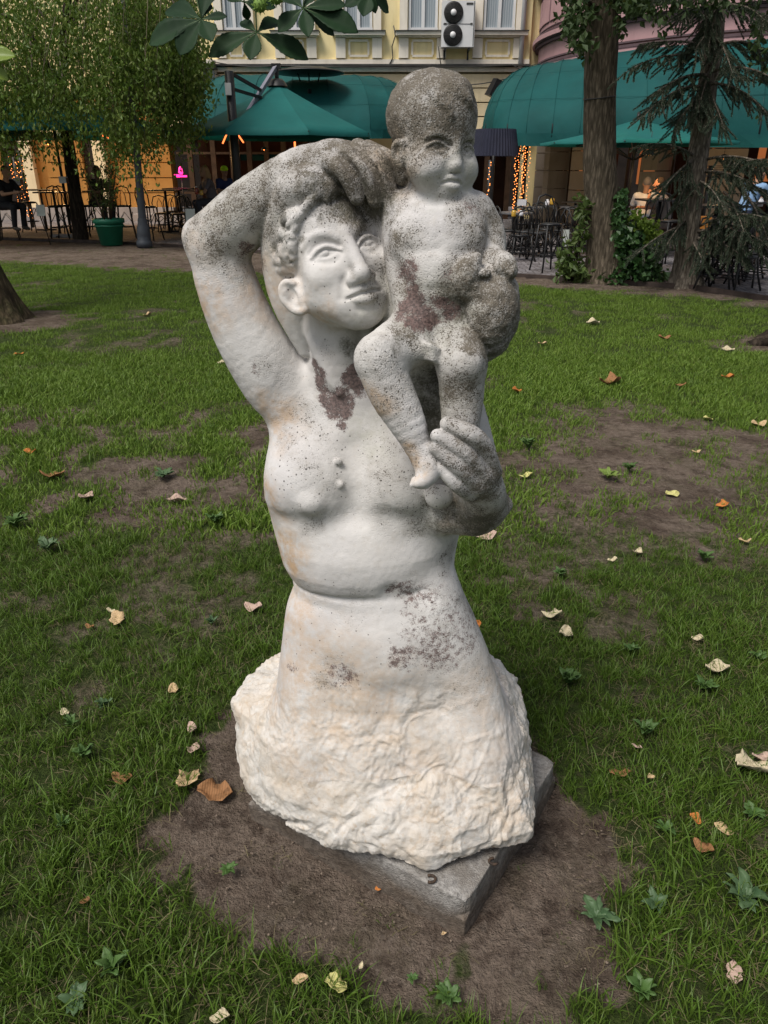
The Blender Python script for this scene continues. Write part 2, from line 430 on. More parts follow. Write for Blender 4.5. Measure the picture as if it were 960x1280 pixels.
    # supporting arm and sleeve
    Wm.chain([PS(575, 488, 1.60), PS(583, 545, 1.575), PS(592, 600, 1.53), PS(602, 630, 1.47)], [.042, .056, .062, .052], .03)
    Wm.cap(PS(628, 630, 1.452), PS(634, 631, 1.452), .012, .011, .02)
    Wm.chain([PS(604, 632, 1.46), PS(606, 612, 1.40), PS(600, 590, 1.365)], [.050, .042, .034], .02)
    Wm.chain([PS(560, 640, 1.50), PS(590, 645, 1.48)], [.05, .044], .03)
    fy = 1.318
    Wm.ell(PS(590, 597, 1.352), (.040, .026, .042), None, .02)
    for pts, r in (([PS(617, 590, 1.362), PS(606, 560, 1.335), PS(588, 542, fy), PS(559, 530, 1.326)], .0165), ([PS(603, 594, 1.34), PS(580, 566, fy), PS(547, 545, fy)], .0165),
                   ([PS(596, 608, 1.34), PS(573, 583, fy - .002), PS(545, 559, fy)], .0165), ([PS(588, 618, 1.35), PS(570, 604, fy + .004), PS(551, 584, fy + .004)], .0150)):
        Wm.chain(pts, [r * 1.05] * (len(pts) - 1) + [r * .84], .005)
    Wm.groove([PS(630, 600, 1.41), PS(618, 616, 1.39), PS(612, 640, 1.42)], .004, .006)
    # head
    R = rotm(22, 16, 11); O = PS(417, 319, 1.558); H = .303
    F = Wm; W = face(F, O, H, R)
    # ear
    ye = float(W(-.31, .02, -.12)[1]) - .012; EP = lambda x, y, d=0: PS(x, y, ye + d)
    F.chain([EP(363.4, 363.4, .014), EP(373.5, 378.9, .008)], [.022, .017], .02)
    F.chain([EP(366.8, 354.8), EP(357.6, 353.1, .002), EP(352.5, 360.0, .006), EP(354.2, 372.9, .004), EP(363.4, 384.0, 0), EP(373.5, 389.2, -.006), EP(381.9, 386.6, -.008), EP(381.9, 379.7, -.006)],
            [.0055, .0070, .0075, .0075, .0080, .0085, .0080, .006], .004)
    F.chain([EP(364.3, 358.2, .0), EP(371.8, 366.8, -.004), EP(377.7, 377.2, -.006), EP(381.9, 384.9, -.008)], [.0045, .0055, .006, .006], .006)
    F.push(EP(366.0, 370.3, -.006), .012, (.008, .012, .012)); F.push(EP(362.6, 362.5, -.004), .006, .008)
    # ---------------------------------------------------------------- hair and scarf
    Sc = Field('scarf', .005)
    Sc.chain([PS(390, 244, 1.565), PS(368, 268, 1.575), PS(363, 305, 1.592), PS(364, 345, 1.60), PS(370, 385, 1.60), PS(383, 436, 1.60)], [.050, .060, .060, .056, .045, .020], .02, 'add', 12)
    Sc.chain([PS(358, 266, 1.555), PS(368, 240, 1.53), PS(386, 232, 1.515), PS(408, 236, 1.51)], [.026, .036, .036, .026], .02)
    
    Sc.groove([PS(345, 350, 1.60), PS(353, 392, 1.60), PS(372, 430, 1.61)], .004, .010)
    Hr = Field('hair', .004)
    Hr.ell(W(0, -.06, .16), (.325 * H, .36 * H, .325 * H), R, .03)
    hl = [np.array(v) for v in ((-.30, .06, .02), (-.292, .12, .13), (-.22, .20, .26), (-.10, .255, .325), (.05, .265, .325), (.17, .215, .27), (.25, .13, .17))]
    r3 = random.Random(11)
    for row, (off, cnt, rr_) in enumerate(((0, 17, .026), (.05, 15, .031), (.10, 13, .034), (.15, 11, .034))):     # small curls along the hairline
        for i in range(cnt):
            t = (i + r3.uniform(.1, .9)) / cnt * (len(hl) - 1); j = min(int(t), len(hl) - 2); p_ = hl[j] + (hl[j + 1] - hl[j]) * (t - j); p_ = p_ * np.array((1 + off * .8, 1, 1 + off * .9)) + np.array((0, -off * 1.1, 0))
            d_ = np.array((-p_[2] * .10 + r3.uniform(-.035, .035), r3.uniform(-.02, .02) - .02, p_[0] * .12 + r3.uniform(-.03, .04))); q_ = r3.uniform(.75, 1.25) * rr_ * H
            Hr.chain([W(*(p_ - d_)), W(*(p_ + np.array((0, .022, .0)))), W(*(p_ + d_ + np.array((0, -.015, 0))))], [q_ * .8, q_, q_ * .75], .0045)
    r2 = random.Random(5)
    for i in range(13):          # combed-back wavy locks
        t = -1.02 + i * .155; a = math.pi / 2 * t
        x0, z0 = math.sin(a) * .255, .02 + math.cos(a) * .315
        o0 = .275 - .21 * abs(math.sin(a)) ** 1.6; rr = r2.uniform(.028, .044) * H; w = r2.uniform(-.035, .035)
        Hr.chain([W(x0 * .95 + w * .5, o0 + .012, z0 * .95), W(x0 * 1.08 - w, o0 - .03, z0 * 1.07), W(x0 * 1.20 + w, o0 - .10, z0 * 1.10), W(x0 * 1.24 - w, o0 - .18, z0 * 1.08), W(x0 * 1.2, o0 - .26, z0 * 1.08)],
                 [rr * .55, rr * 1.1, rr * 1.2, rr, rr * .8], .003)
        Hr.groove([W(x0 * 1.0 + w * .5, o0 + .05, z0 * 1.0), W(x0 * 1.14 - w, o0 + .02, z0 * 1.13), W(x0 * 1.27 + w, o0 - .06, z0 * 1.16)], .005, .003)
    for pts, r in ((((342, 290), (341, 312), (345, 343)), .0075), (((353, 288), (350, 312), (355, 346)), .0075), (((362, 270), (362, 300), (366, 338)), .010), (((372, 268), (382, 286), (376, 300)), .0115),
                   (((356, 262), (350, 280), (357, 300)), .0085), (((375, 300), (384, 316), (377, 338)), .010), (((385, 262), (392, 276), (388, 292)), .009), (((350, 262), (345, 275), (344, 290)), .007)):
        (x1, y1), (x2, y2), (x3, y3) = pts; yy = 1.545 if x1 < 360 else 1.530
        Hr.chain([PS(x1, y1, yy + .02), PS(x2, y2, yy), PS(x3, y3, yy + .012)], [r * .75, r, r * .6], .003)
    Hr.chain([PS(341, 350, 1.59), PS(358, 345, 1.565), PS(372, 352, 1.56)], [.008, .010, .008], .006)
    # ---------------------------------------------------------------- child
    C = Field('child', .006)
    H2 = .208; R2 = rotm(31, -6, -3); O2 = PS(543, 171, 1.49)
    C.chain([PS(543, 232, 1.515), PS(545, 262, 1.50)], [.042, .056], .02)
    C.ell(PS(546, 292, 1.475), (.088, .070, .078), None, .03)
    C.chain([PS(508, 268, 1.50), PS(545, 262, 1.49), PS(588, 268, 1.50)], [.038, .045, .038], .035)
    C.ell(PS(547, 345, 1.462), (.070, .070, .075), None, .04)
    C.ell(PS(550, 395, 1.465), (.074, .070, .065), None, .04)
    for sx, cx in ((-1, 522), (1, 572)): C.ell(PS(cx, 302, 1.438), (.042, .022, .034), None, .04)
    C.groove([PS(505, 304, 1.43), PS(520, 316, 1.405), PS(545, 314, 1.40), PS(570, 318, 1.405), PS(592, 306, 1.43)], .0045, .012)
    C.groove([PS(505, 352, 1.42), PS(525, 362, 1.39), PS(550, 362, 1.385), PS(575, 356, 1.40)], .005, .010)
    C.groove([PS(547, 268, 1.44), PS(547, 300, 1.41), PS(547, 322, 1.40)], .003, .014)
    C.groove([PS(512, 372, 1.41), PS(545, 380, 1.385), PS(575, 372, 1.40)], .004, .012)
    C.ell(PS(546, 352, 1.412), (.045, .020, .045), None, .04)
    C.groove([PS(506, 226, 1.46), PS(519, 241, 1.44), PS(540, 250, 1.425), PS(562, 248, 1.425), PS(580, 238, 1.44), PS(592, 224, 1.46)], .014, .008)
    # arms
    C.chain([PS(502, 266, 1.50), PS(504, 310, 1.480), PS(509, 360, 1.45), PS(517, 405, 1.405), PS(524, 428, 1.385)], [.036, .037, .034, .028, .019], .012)
    C.ell(PS(531, 437, 1.372), (.021, .013, .015), None, .010)
    for i in range(4): C.chain([PS(529 + i * 1.5, 431 + i * 5, 1.366), PS(538 + i, 433 + i * 5, 1.356), PS(546 - i * .7, 437 + i * 4.6, 1.360)], [.0058, .0062, .0052], .002)
    C.chain([PS(594, 268, 1.505), PS(606, 292, 1.50), PS(611, 320, 1.475), PS(620, 333, 1.435)], [.037, .038, .033, .026], .014)
    # legs
    C.chain([PS(535, 412, 1.455), PS(505, 428, 1.41), PS(476, 446, 1.375)], [.056, .052, .046], .02)
    C.chain([PS(474, 452, 1.372), PS(490, 492, 1.365), PS(509, 528, 1.352), PS(525, 565, 1.342), PS(531, 580, 1.335)], [.045, .043, .035, .024, .023], .014)
    C.chain([PS(531, 568, 1.338), PS(536, 588, 1.325), PS(529, 600, 1.305), PS(522, 604, 1.295)], [.023, .022, .017, .010], .012)
    C.ell(PS(534, 588, 1.316), (.018, .016, .023), None, .010)
    for i in range(5): C.cap(PS(518 + i * 4.6, 600 + i * .8, 1.303), PS(515 + i * 4.6, 606 + i * .9, 1.296), .0062 - i * .0005, .0054 - i * .0005, .002)
    C.chain([PS(566, 415, 1.455), PS(572, 432, 1.415), PS(577, 452, 1.388)], [.056, .051, .047], .02)
    C.chain([PS(577, 455, 1.388), PS(577, 492, 1.395), PS(576, 530, 1.385), PS(574, 560, 1.375)], [.046, .043, .037, .030], .014)
    C.ell(PS(584, 452, 1.352), (.024, .014, .024), None, .015)
    C.ell(PS(472, 438, 1.345), (.024, .014, .024), None, .015)
    C.chain([PS(476, 244, 1.545), PS(480, 285, 1.575), PS(484, 320, 1.60), PS(478, 400, 1.60), PS(470, 450, 1.60)], [.045, .045, .05, .055, .06], .03)
    # stone that fills the space behind the child
    C.chain([PS(520, 300, 1.56), PS(520, 400, 1.55), PS(535, 480, 1.53), PS(545, 560, 1.50)], [.075, .09, .085, .06], .03)
    Wc = face(C, O2, H2, R2, True)
    C.ell(Wc(-.345, .03, -.16), (.035 * H2, .055 * H2, .095 * H2), R2, .012)
    for sx in (-1, 1): C.groove([Wc(sx * .024, .40, -.01), Wc(sx * .034, .41, .07)], .028 * H2, .010 * H2)
    C.chain([Wc(-.345, .05, -.07), Wc(-.375, .0, -.07), Wc(-.385, -.02, -.13), Wc(-.37, .0, -.21), Wc(-.35, .04, -.25)], [.016 * H2, .026 * H2, .028 * H2, .026 * H2, .022 * H2], .008)
    C.push(Wc(-.375, .04, -.14), .005, .008)
    # short cropped hair: a raised cap with an uneven edge and a forelock
    KH = Field('childhair', .004)
    KH.ell(Wc(0, -.085, .155), (.382 * H2, .421 * H2, .357 * H2), R2, .02)
    KH.ell(Wc(.02, .16, .37), (.13 * H2, .12 * H2, .07 * H2), R2, .03)
    KH.chain([Wc(-.05, .24, .38), Wc(.05, .30, .31), Wc(.14, .30, .22)], [.03 * H2, .045 * H2, .03 * H2], .008)
    KH.chain([Wc(-.22, .20, .33), Wc(-.15, .29, .25), Wc(-.08, .335, .16)], [.03 * H2, .035 * H2, .02 * H2], .010)
    # ---------------------------------------------------------------- dove held by the child
    B = Field('dove', .005)
    B.chain([PS(614, 352, 1.43), PS(613, 385, 1.412), PS(612, 418, 1.425), PS(608, 446, 1.45)], [.040, .052, .042, .012], .02)
    B.chain([PS(632, 362, 1.43), PS(630, 395, 1.425), PS(624, 425, 1.44)], [.022, .026, .014], .015)
    B.chain([PS(596, 322, 1.405), PS(585, 338, 1.392), PS(582, 352, 1.395), PS(594, 366, 1.395)], [.010, .024, .028, .022], .010)
    B.groove([PS(602, 325, 1.37), PS(600, 345, 1.36), PS(590, 366, 1.365)], .007, .006)
    B.groove([PS(588, 424, 1.385), PS(615, 436, 1.385), PS(638, 412, 1.395)], .007, .0055)
    B.ell(PS(606, 341, 1.385), (.012, .009, .008), None, .006)
    C.chain([PS(613, 326, 1.445), PS(628, 331, 1.420), PS(636, 338, 1.408)], [.022, .024, .017], .008)   # fist closed on the bird
    for i in range(4): C.chain([PS(622 + i * 5.5, 325 + i * 1.5, 1.408), PS(622 + i * 5.5, 334 + i * 2, 1.394), PS(618 + i * 5.5, 343 + i * 1.5, 1.398)], [.0068, .0074, .006], .002)
    # ---------------------------------------------------------------- rough base
    K = Field('base', .085)
    th = np.radians([-180, -155, -130, -112, -98, -88, -78, -68, -58, -48, -30, 0, 30, 60, 90, 120, 150, 180])
    cx, cy = .02, 1.62
    low = []; pts = [(-.40, 1.66), (-.370, 1.50), (-.235, 1.375), (-.115, 1.318), (-.03, 1.295), (.035, 1.275), (.10, 1.256), (.175, 1.272), (.262, 1.300), (.358, 1.330), (.385, 1.46), (.385, 1.62), (.36, 1.80), (.20, 1.93), (.02, 1.96), (-.18, 1.93), (-.36, 1.82), (-.40, 1.66)]
    def polar(pts):
        a = [math.atan2(y - cy, x - cx) for x, y in pts]; r = [math.hypot(x - cx, y - cy) for x, y in pts]
        a[0] = -math.pi if a[0] > 0 else a[0]; o = np.argsort(a); A = np.array(a)[o]; Rr = np.array(r)[o]
        t = np.linspace(-math.pi, math.pi, 73); return np.interp(t, A, Rr, period=2 * math.pi)
    top = [(-.415, 1.67), (-.33, 1.52), (-.24, 1.44), (-.14, 1.41), (-.06, 1.395), (.02, 1.39), (.10, 1.385), (.17, 1.39), (.24, 1.41), (.29, 1.45), (.36, 1.54), (.385, 1.66), (.34, 1.80), (.20, 1.88), (.02, 1.90), (-.18, 1.88), (-.35, 1.80)]
    zl = np.array([.112, .125, .17, .24, .33, .40, .46], np.float32)
    PL = polar(pts[:-1]); PT = polar(top)
    tab = np.array([PL * .93, PL * .985, PL * 1.0, PL * .72 + PT * .28, PT * .985, PT * .80, PT * .55], np.float32)
    def rock(p):
        x = p[..., 0] - cx; y = p[..., 1] - cy; z = p[..., 2]; r = np.sqrt(x * x + y * y)
        t = (np.arctan2(y, x) + math.pi) / (2 * math.pi) * 72; t0 = np.clip(np.floor(t).astype(int), 0, 71); ft = t - t0
        zi = np.clip(np.interp(z, zl, np.arange(len(zl))), 0, len(zl) - 1.001); z0 = zi.astype(int); fz = zi - z0
        a = tab[z0, t0] * (1 - ft) + tab[z0, t0 + 1] * ft; b = tab[z0 + 1, t0] * (1 - ft) + tab[z0 + 1, t0 + 1] * ft
        R_ = a * (1 - fz) + b * fz
        ztop = .385 + .035 * np.clip((x + .1) / .3, -1, 1)      # the rim
        # jagged lower lip
        zb = .113 + .030 * vnoise(np.stack([p[..., 0] * 11, p[..., 1] * 11, p[..., 1] * 0], -1), 3)
        return np.maximum((r - R_) * .85, np.maximum(zb - z, z - ztop) * .9)
    K._add(rock, (-.5, 1.15, .08), (.5, 2.05, .5), 'add', .03, .04)
    K.groove([PS(372, 1030, 1.36), PS(410, 1040, 1.31), PS(450, 1062, 1.28), (.06, 1.25, .15), (.13, 1.24, .14)], .016, .008)
    K.groove([PS(332, 1002, 1.45), PS(345, 1018, 1.42), PS(380, 1030, 1.36)], .012, .008)
    return [Wm, Hr, C, KH, B, K, Sc]

def mesh_fields(fields, lo, hi, vox, n=16):
    """narrow-band sampling in blocks, then a quad surface from OpenVDB"""
    import openvdb
    from concurrent.futures import ThreadPoolExecutor
    lo = np.array(lo, float); hi = np.array(hi, float); bs = n * vox
    nb = np.ceil((hi - lo) / bs).astype(int)
    ijk = np.stack(np.meshgrid(*[np.arange(v) for v in nb], indexing='ij'), -1).reshape(-1, 3)
    def total(pts, a, b):
        D = None
        for f in fields:
            e = f.eval(pts, a, b)
            if D is None: D = e
            else:
                h = np.clip(.5 + .5 * (e - D) / f.k, 0, 1); D = e + (D - e) * h - f.k * h * (1 - h)
        return D
    def probe(q, n_):
        w = n_ * vox; a = lo + q * w; c = (a + w / 2).astype(np.float32)[:, None, :]
        return total(c, a - .02, a + w + .02)[:, 0], w
    d, w = probe(ijk, n); near = np.abs(d) < w * .87 + .012
    g = openvdb.FloatGrid(.03)
    def fill(qs, n_):
        for q in qs: g.fill(tuple(int(v) for v in q * n_), tuple(int(v) for v in q * n_ + n_ - 1), -.03, True)
    fill(ijk[(~near) & (d < 0)], n)
    m = n // 2; sub = np.stack(np.meshgrid((0, 1), (0, 1), (0, 1), indexing='ij'), -1).reshape(-1, 3)
    q2 = (ijk[near][:, None, :] * 2 + sub[None]).reshape(-1, 3)
    d, w = probe(q2, m); near = np.abs(d) < w * .87 + .005; fill(q2[(~near) & (d < 0)], m)
    act = q2[near]; off = np.stack(np.meshgrid(*[np.arange(m)] * 3, indexing='ij'), -1).reshape(-1, 3).astype(np.float32) * vox
    def work(s):
        A = lo + act[s] * w; pts = (A[:, None, :] + off[None]).astype(np.float32)
        return s, np.clip(total(pts, A, A + w), -.03, .03)
    with ThreadPoolExecutor(4) as ex:
        for s, D in ex.map(work, np.array_split(np.arange(len(act)), max(1, len(act) // 500))):
            for q, blk in zip(act[s], D): g.copyFromArray(np.ascontiguousarray(blk.reshape(m, m, m), np.float32), ijk=tuple(int(v) for v in q * m))
    V, Q = g.convertToQuads(isovalue=0.0)
    return (V * vox + lo).astype(np.float32), Q[:, ::-1].astype(np.int32)

def eval_at(f, V):
    n = 256; m = -len(V) % n; order = np.lexsort((V[:, 0] // .04, V[:, 1] // .04, V[:, 2] // .04))
    W = V[order]; W = np.concatenate([W, np.repeat(W[-1:], m, 0)]).reshape(-1, n, 3)
    D = f.eval(W, W.min(1), W.max(1)).reshape(-1)[:len(V)]
    out = np.empty(len(V), np.float32); out[order] = D; return out
def vnormals(V, Q):
    n = np.cross(V[Q[:, 2]] - V[Q[:, 0]], V[Q[:, 3]] - V[Q[:, 1]]); N = np.zeros_like(V)
    for k in range(4):
        for c in range(3): N[:, c] += np.bincount(Q[:, k], n[:, c], len(V)).astype(np.float32)
    return N / np.maximum(np.linalg.norm(N, axis=1, keepdims=True), 1e-9)
def worley(p, seed):
    """distance to the nearest and second nearest scattered point"""
    f = np.floor(p).astype(np.int32); u = (p - f).astype(np.float32)
    d1 = np.full(len(p), 9., np.float32); d2 = d1.copy()
    for dx in (-1, 0, 1):
        for dy in (-1, 0, 1):
            for dz in (-1, 0, 1):
                i, j, k = f[:, 0] + dx, f[:, 1] + dy, f[:, 2] + dz
                e = (dx + _hash(i, j, k, seed) - u[:, 0]) ** 2 + (dy + _hash(i, j, k, seed + 1) - u[:, 1]) ** 2 + (dz + _hash(i, j, k, seed + 2) - u[:, 2]) ** 2
                d2 = np.where(e < d1, d1, np.minimum(d2, e)); d1 = np.minimum(d1, e)
    return np.sqrt(d1), np.sqrt(d2)
def sstep(x, a, b):
    t = np.clip((x - a) / (b - a), 0, 1); return t * t * (3 - 2 * t)

def weather(V, Q, fields):
    """tool marks, grain and chisel work pushed along the normals; returns vertices and the part of each vertex"""
    N = vnormals(V, Q); D = np.stack([eval_at(f, V) for f in fields], 1); part = D.argmin(1)
    disp = .0009 * (vnoise(V * 30, 52) - .5) + .0008 * (vnoise(V * 110, 51) - .5)
    rough = np.isin(part, (1, 3, 4)); disp = disp + rough * (.0024 * (vnoise(V * 60, 61) - .5) + .0016 * (vnoise(V * 140, 62) - .5))
    z = V[:, 2]; x = V[:, 0]
    edge = .50 + .035 * np.sin(x * 9 + 1.2) + .09 * (vnoise(V * 12, 31) - .5) - .05 * sstep(x, .12, .3)
    m = np.where(part == 5, 1., (part == 0) * sstep(edge - z, -.06, .13)).astype(np.float32)
    k = np.nonzero(m > .01)[0]; q = V[k]
    q = q + (np.stack([vnoise(q * 16, 40), vnoise(q * 16, 41), vnoise(q * 16, 42)], 1) - .5) * .045
    a1, a2 = worley(q * np.array((12, 12, 8.5), np.float32), 70); b1, b2 = worley(q * np.array((30, 30, 20.), np.float32), 80); c1, c2 = worley(q * np.array((95, 95, 60.), np.float32), 90)
    soft = np.where(part[k] == 5, 1.0, .62)
    deep = sstep(vnoise(q * 5, 33), .25, .7)
    e = -.026 * (.55 - a1) * (.5 + .5 * deep) * soft - .0105 * (.5 - b1) * soft * (.60 + .75 * sstep(vnoise(q * 7, 38), .35, .65)) - .006 * soft * np.clip(.42 - np.abs(2 * vnoise(q * np.array((44, 44, 24), np.float32), 39) - 1), 0, 1) - .0034 * (.5 - c1) * (.55 + .9 * sstep(vnoise(q * 8, 37), .35, .65)) + .005 * (fnoise(q * np.array((26, 26, 14), np.float32), 3, 36) - .5)
    e = e - .003 * np.exp(-((a2 - a1) / .07) ** 2) * deep
    disp[k] += (m[k] * e).astype(np.float32)
    return V + N * disp[:, None], part, m
import time as _time
_t0 = _time.time()
FIELDS = build_statue_fields()

BLOBS = {   # (px, py, distance, radius, strength)
 'lichen': [(375, 540, 1.50, .07, .46), (392, 585, 1.46, .07, .34), (495, 575, 1.45, .085, .46), (530, 600, 1.43, .05, .5), (385, 655, 1.46, .045, .40), (430, 650, 1.46, .035, .32), (480, 650, 1.45, .04, .42), (525, 655, 1.46, .05, .55), (440, 770, 1.45, .05, .26), (395, 745, 1.49, .04, .36), (450, 748, 1.46, .04, .34), (405, 440, 1.55, .03, .3), (385, 350, 1.50, .03, .34), (470, 380, 1.43, .03, .36), (430, 300, 1.46, .03, .26), (545, 300, 1.40, .04, .24), (555, 235, 1.42, .035, .40), (400, 215, 1.55, .08, .8), (450, 210, 1.49, .10, .95), (485, 215, 1.49, .06, .8), (330, 240, 1.58, .10, .72), (270, 285, 1.58, .10, .62), (300, 310, 1.56, .05, .35), (545, 100, 1.47, .11, .95), (510, 140, 1.48, .10, .95),
            (535, 165, 1.40, .05, .45), (510, 175, 1.45, .05, .75), (585, 130, 1.42, .05, .55), (500, 215, 1.46, .035, .5), (615, 375, 1.37, .10, .92), (583, 345, 1.37, .05, .7), (632, 335, 1.40, .05, .5), (605, 290, 1.46, .07, .70), (612, 330, 1.46, .05, .6), (585, 262, 1.46, .04, .6),
            (497, 290, 1.46, .055, .66), (500, 350, 1.44, .07, .62), (490, 300, 1.58, .045, .6), (520, 420, 1.40, .05, .8), (470, 450, 1.34, .055, .50), (495, 500, 1.33, .06, .52), (520, 560, 1.32, .045, .50), (575, 440, 1.35, .07, .45), (578, 500, 1.36, .07, .66), (575, 540, 1.35, .05, .6),
            (592, 570, 1.33, .055, .75), (570, 560, 1.31, .05, .66), (600, 610, 1.36, .07, .85), (622, 630, 1.43, .06, .8), (600, 650, 1.45, .06, .7), (545, 500, 1.5, .06, .6), (470, 630, 1.44, .045, .40), (540, 650, 1.44, .07, .55), (395, 648, 1.46, .04, .35), (500, 590, 1.44, .05, .35),
            (575, 760, 1.50, .09, .45), (590, 840, 1.48, .09, .36), (550, 810, 1.44, .07, .40), (388, 268, 1.52, .04, .45), (365, 300, 1.55, .04, .45), (440, 256, 1.47, .028, .4), (372, 245, 1.54, .05, .35), (440, 338, 1.44, .012, .5), (476, 335, 1.43, .018, .4),
            (380, 520, 1.53, .05, .45), (365, 560, 1.50, .05, .30), (355, 460, 1.55, .05, .3), (330, 465, 1.55, .025, .38), (420, 840, 1.42, .05, .35), (400, 860, 1.42, .03, .5), (470, 560, 1.48, .05, .35), (615, 800, 1.55, .07, .4), (450, 425, 1.55, .02, .4), (565, 700, 1.50, .04, .55), (388, 735, 1.50, .04, .3)],
 'brown': [(408, 498, 1.52, .020, 1.0), (412, 518, 1.50, .022, 1.0), (432, 512, 1.50, .024, 1.0), (424, 545, 1.49, .014, 1.0), (404, 470, 1.53, .010, .8), (436, 478, 1.53, .014, .9), (420, 508, 1.50, .030, .95), (426, 532, 1.49, .022, 1.0), (398, 480, 1.53, .018, .9), (392, 465, 1.54, .012, .8), (442, 490, 1.51, .022, 1.0), (447, 465, 1.53, .016, .9), (508, 340, 1.41, .024, .72), (518, 378, 1.40, .028, .80), (530, 400, 1.40, .026, .88), (560, 350, 1.40, .012, .8), (556, 385, 1.40, .018, .9),
           (512, 748, 1.43, .032, .58), (540, 748, 1.44, .034, .46), (525, 785, 1.42, .045, .44), (500, 826, 1.41, .036, .60), (545, 812, 1.43, .055, .50), (578, 790, 1.47, .06, .42), (560, 770, 1.45, .05, .38), (425, 850, 1.42, .034, .48), (366, 832, 1.48, .014, .45), (300, 320, 1.55, .022, .7), (322, 467, 1.55, .010, .35), (318, 330, 1.56, .02, .5), (495, 740, 1.44, .018, .6), (592, 265, 1.45, .02, .5)],
 'grime_shade': [(478, 262, 1.50, .035, .8), (488, 300, 1.55, .020, .9), (490, 345, 1.55, .022, .9), (488, 390, 1.53, .026, .95), (476, 415, 1.52, .026, .9), (447, 440, 1.50, .03, .7), (545, 470, 1.48, .045, .75), (535, 520, 1.46, .04, .8), (562, 372, 1.42, .02, .9), (570, 345, 1.42, .016, .8), (566, 400, 1.42, .024, .8), (535, 405, 1.41, .022, .7),  # dark crust plus shade painted into creases, under limbs and round eyes
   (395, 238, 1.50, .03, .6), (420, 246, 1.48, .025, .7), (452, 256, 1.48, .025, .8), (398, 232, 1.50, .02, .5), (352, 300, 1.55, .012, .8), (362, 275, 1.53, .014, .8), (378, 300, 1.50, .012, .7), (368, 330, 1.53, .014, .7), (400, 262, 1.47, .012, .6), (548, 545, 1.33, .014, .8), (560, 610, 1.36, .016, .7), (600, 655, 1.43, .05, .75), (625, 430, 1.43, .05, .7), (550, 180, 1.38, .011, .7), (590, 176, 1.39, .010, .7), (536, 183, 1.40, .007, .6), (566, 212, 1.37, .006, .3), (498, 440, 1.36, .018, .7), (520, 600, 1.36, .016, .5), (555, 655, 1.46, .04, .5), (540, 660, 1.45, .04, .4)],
 'tan': [(250, 300, 1.6, .05, .3), (338, 620, 1.56, .05, .8), (360, 690, 1.54, .06, .8), (345, 520, 1.56, .05, .6), (262, 380, 1.6, .05, .6), (360, 760, 1.53, .07, .55), (470, 500, 1.36, .03, .7), (510, 575, 1.33, .03, .8), (400, 390, 1.48, .04, .5), (345, 350, 1.6, .07, .5), (490, 200, 1.47, .05, .6), (400, 860, 1.42, .12, .5), (320, 900, 1.50, .14, .55), (430, 960, 1.34, .20, .65), (560, 980, 1.32, .16, .35), (600, 900, 1.42, .12, .35), (580, 650, 1.45, .05, .5)],
 'dots': [(360, 560, 1.48, .06, .9), (470, 590, 1.44, .06, .6), (440, 860, 1.41, .07, .45), (545, 310, 1.40, .07, .3), (470, 480, 1.33, .07, .8), (575, 450, 1.34, .06, .6), (385, 270, 1.50, .06, 1.0), (420, 262, 1.46, .06, .95), (360, 300, 1.53, .05, .9), (445, 280, 1.44, .04, .5), (360, 340, 1.53, .04, .6), (420, 275, 1.44, .09, .55), (385, 580, 1.46, .09, .8), (490, 590, 1.43, .08, .6), (345, 600, 1.48, .05, .6), (548, 620, 1.40, .03, .9), (470, 440, 1.33, .06, .5), (450, 350, 1.43, .08, .35), (430, 450, 1.53, .05, .3), (430, 800, 1.42, .12, .25), (500, 530, 1.34, .09, .5), (392, 245, 1.52, .06, .7)],
 'green': [(550, 390, 1.42, .06, .6), (575, 205, 1.42, .04, .5), (555, 235, 1.42, .04, .45), (545, 480, 1.5, .08, .8), (460, 545, 1.46, .05, .5), (590, 640, 1.42, .07, .5), (480, 400, 1.55, .08, .6), (300, 280, 1.56, .08, .4), (560, 665, 1.46, .05, .6), (540, 130, 1.42, .1, .3), (590, 200, 1.43, .03, .6)]}
def wear(V, part, N, m_in):
    out = {}
    wob = (np.stack([vnoise(V * 26, 5), vnoise(V * 26, 6), vnoise(V * 26, 7)], 1) - .5) * .035
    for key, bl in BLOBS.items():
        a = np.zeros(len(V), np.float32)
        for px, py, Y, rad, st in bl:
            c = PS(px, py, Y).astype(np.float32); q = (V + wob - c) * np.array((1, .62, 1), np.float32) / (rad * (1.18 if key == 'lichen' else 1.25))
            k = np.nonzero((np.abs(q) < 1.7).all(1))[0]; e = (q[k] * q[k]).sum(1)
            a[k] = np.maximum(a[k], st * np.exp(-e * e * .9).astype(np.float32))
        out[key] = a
    out['lichen'] = np.maximum(out['lichen'], np.clip((N[:, 2] - .60) * .9, 0, .35) * (V[:, 2] > .55) * sstep(vnoise(V * 9, 9), .2, .6))
    out['lichen'] = np.maximum(out['lichen'], .10)
    out['rough'] = m_in * (.65 + .35 * (part == 5))
    return out

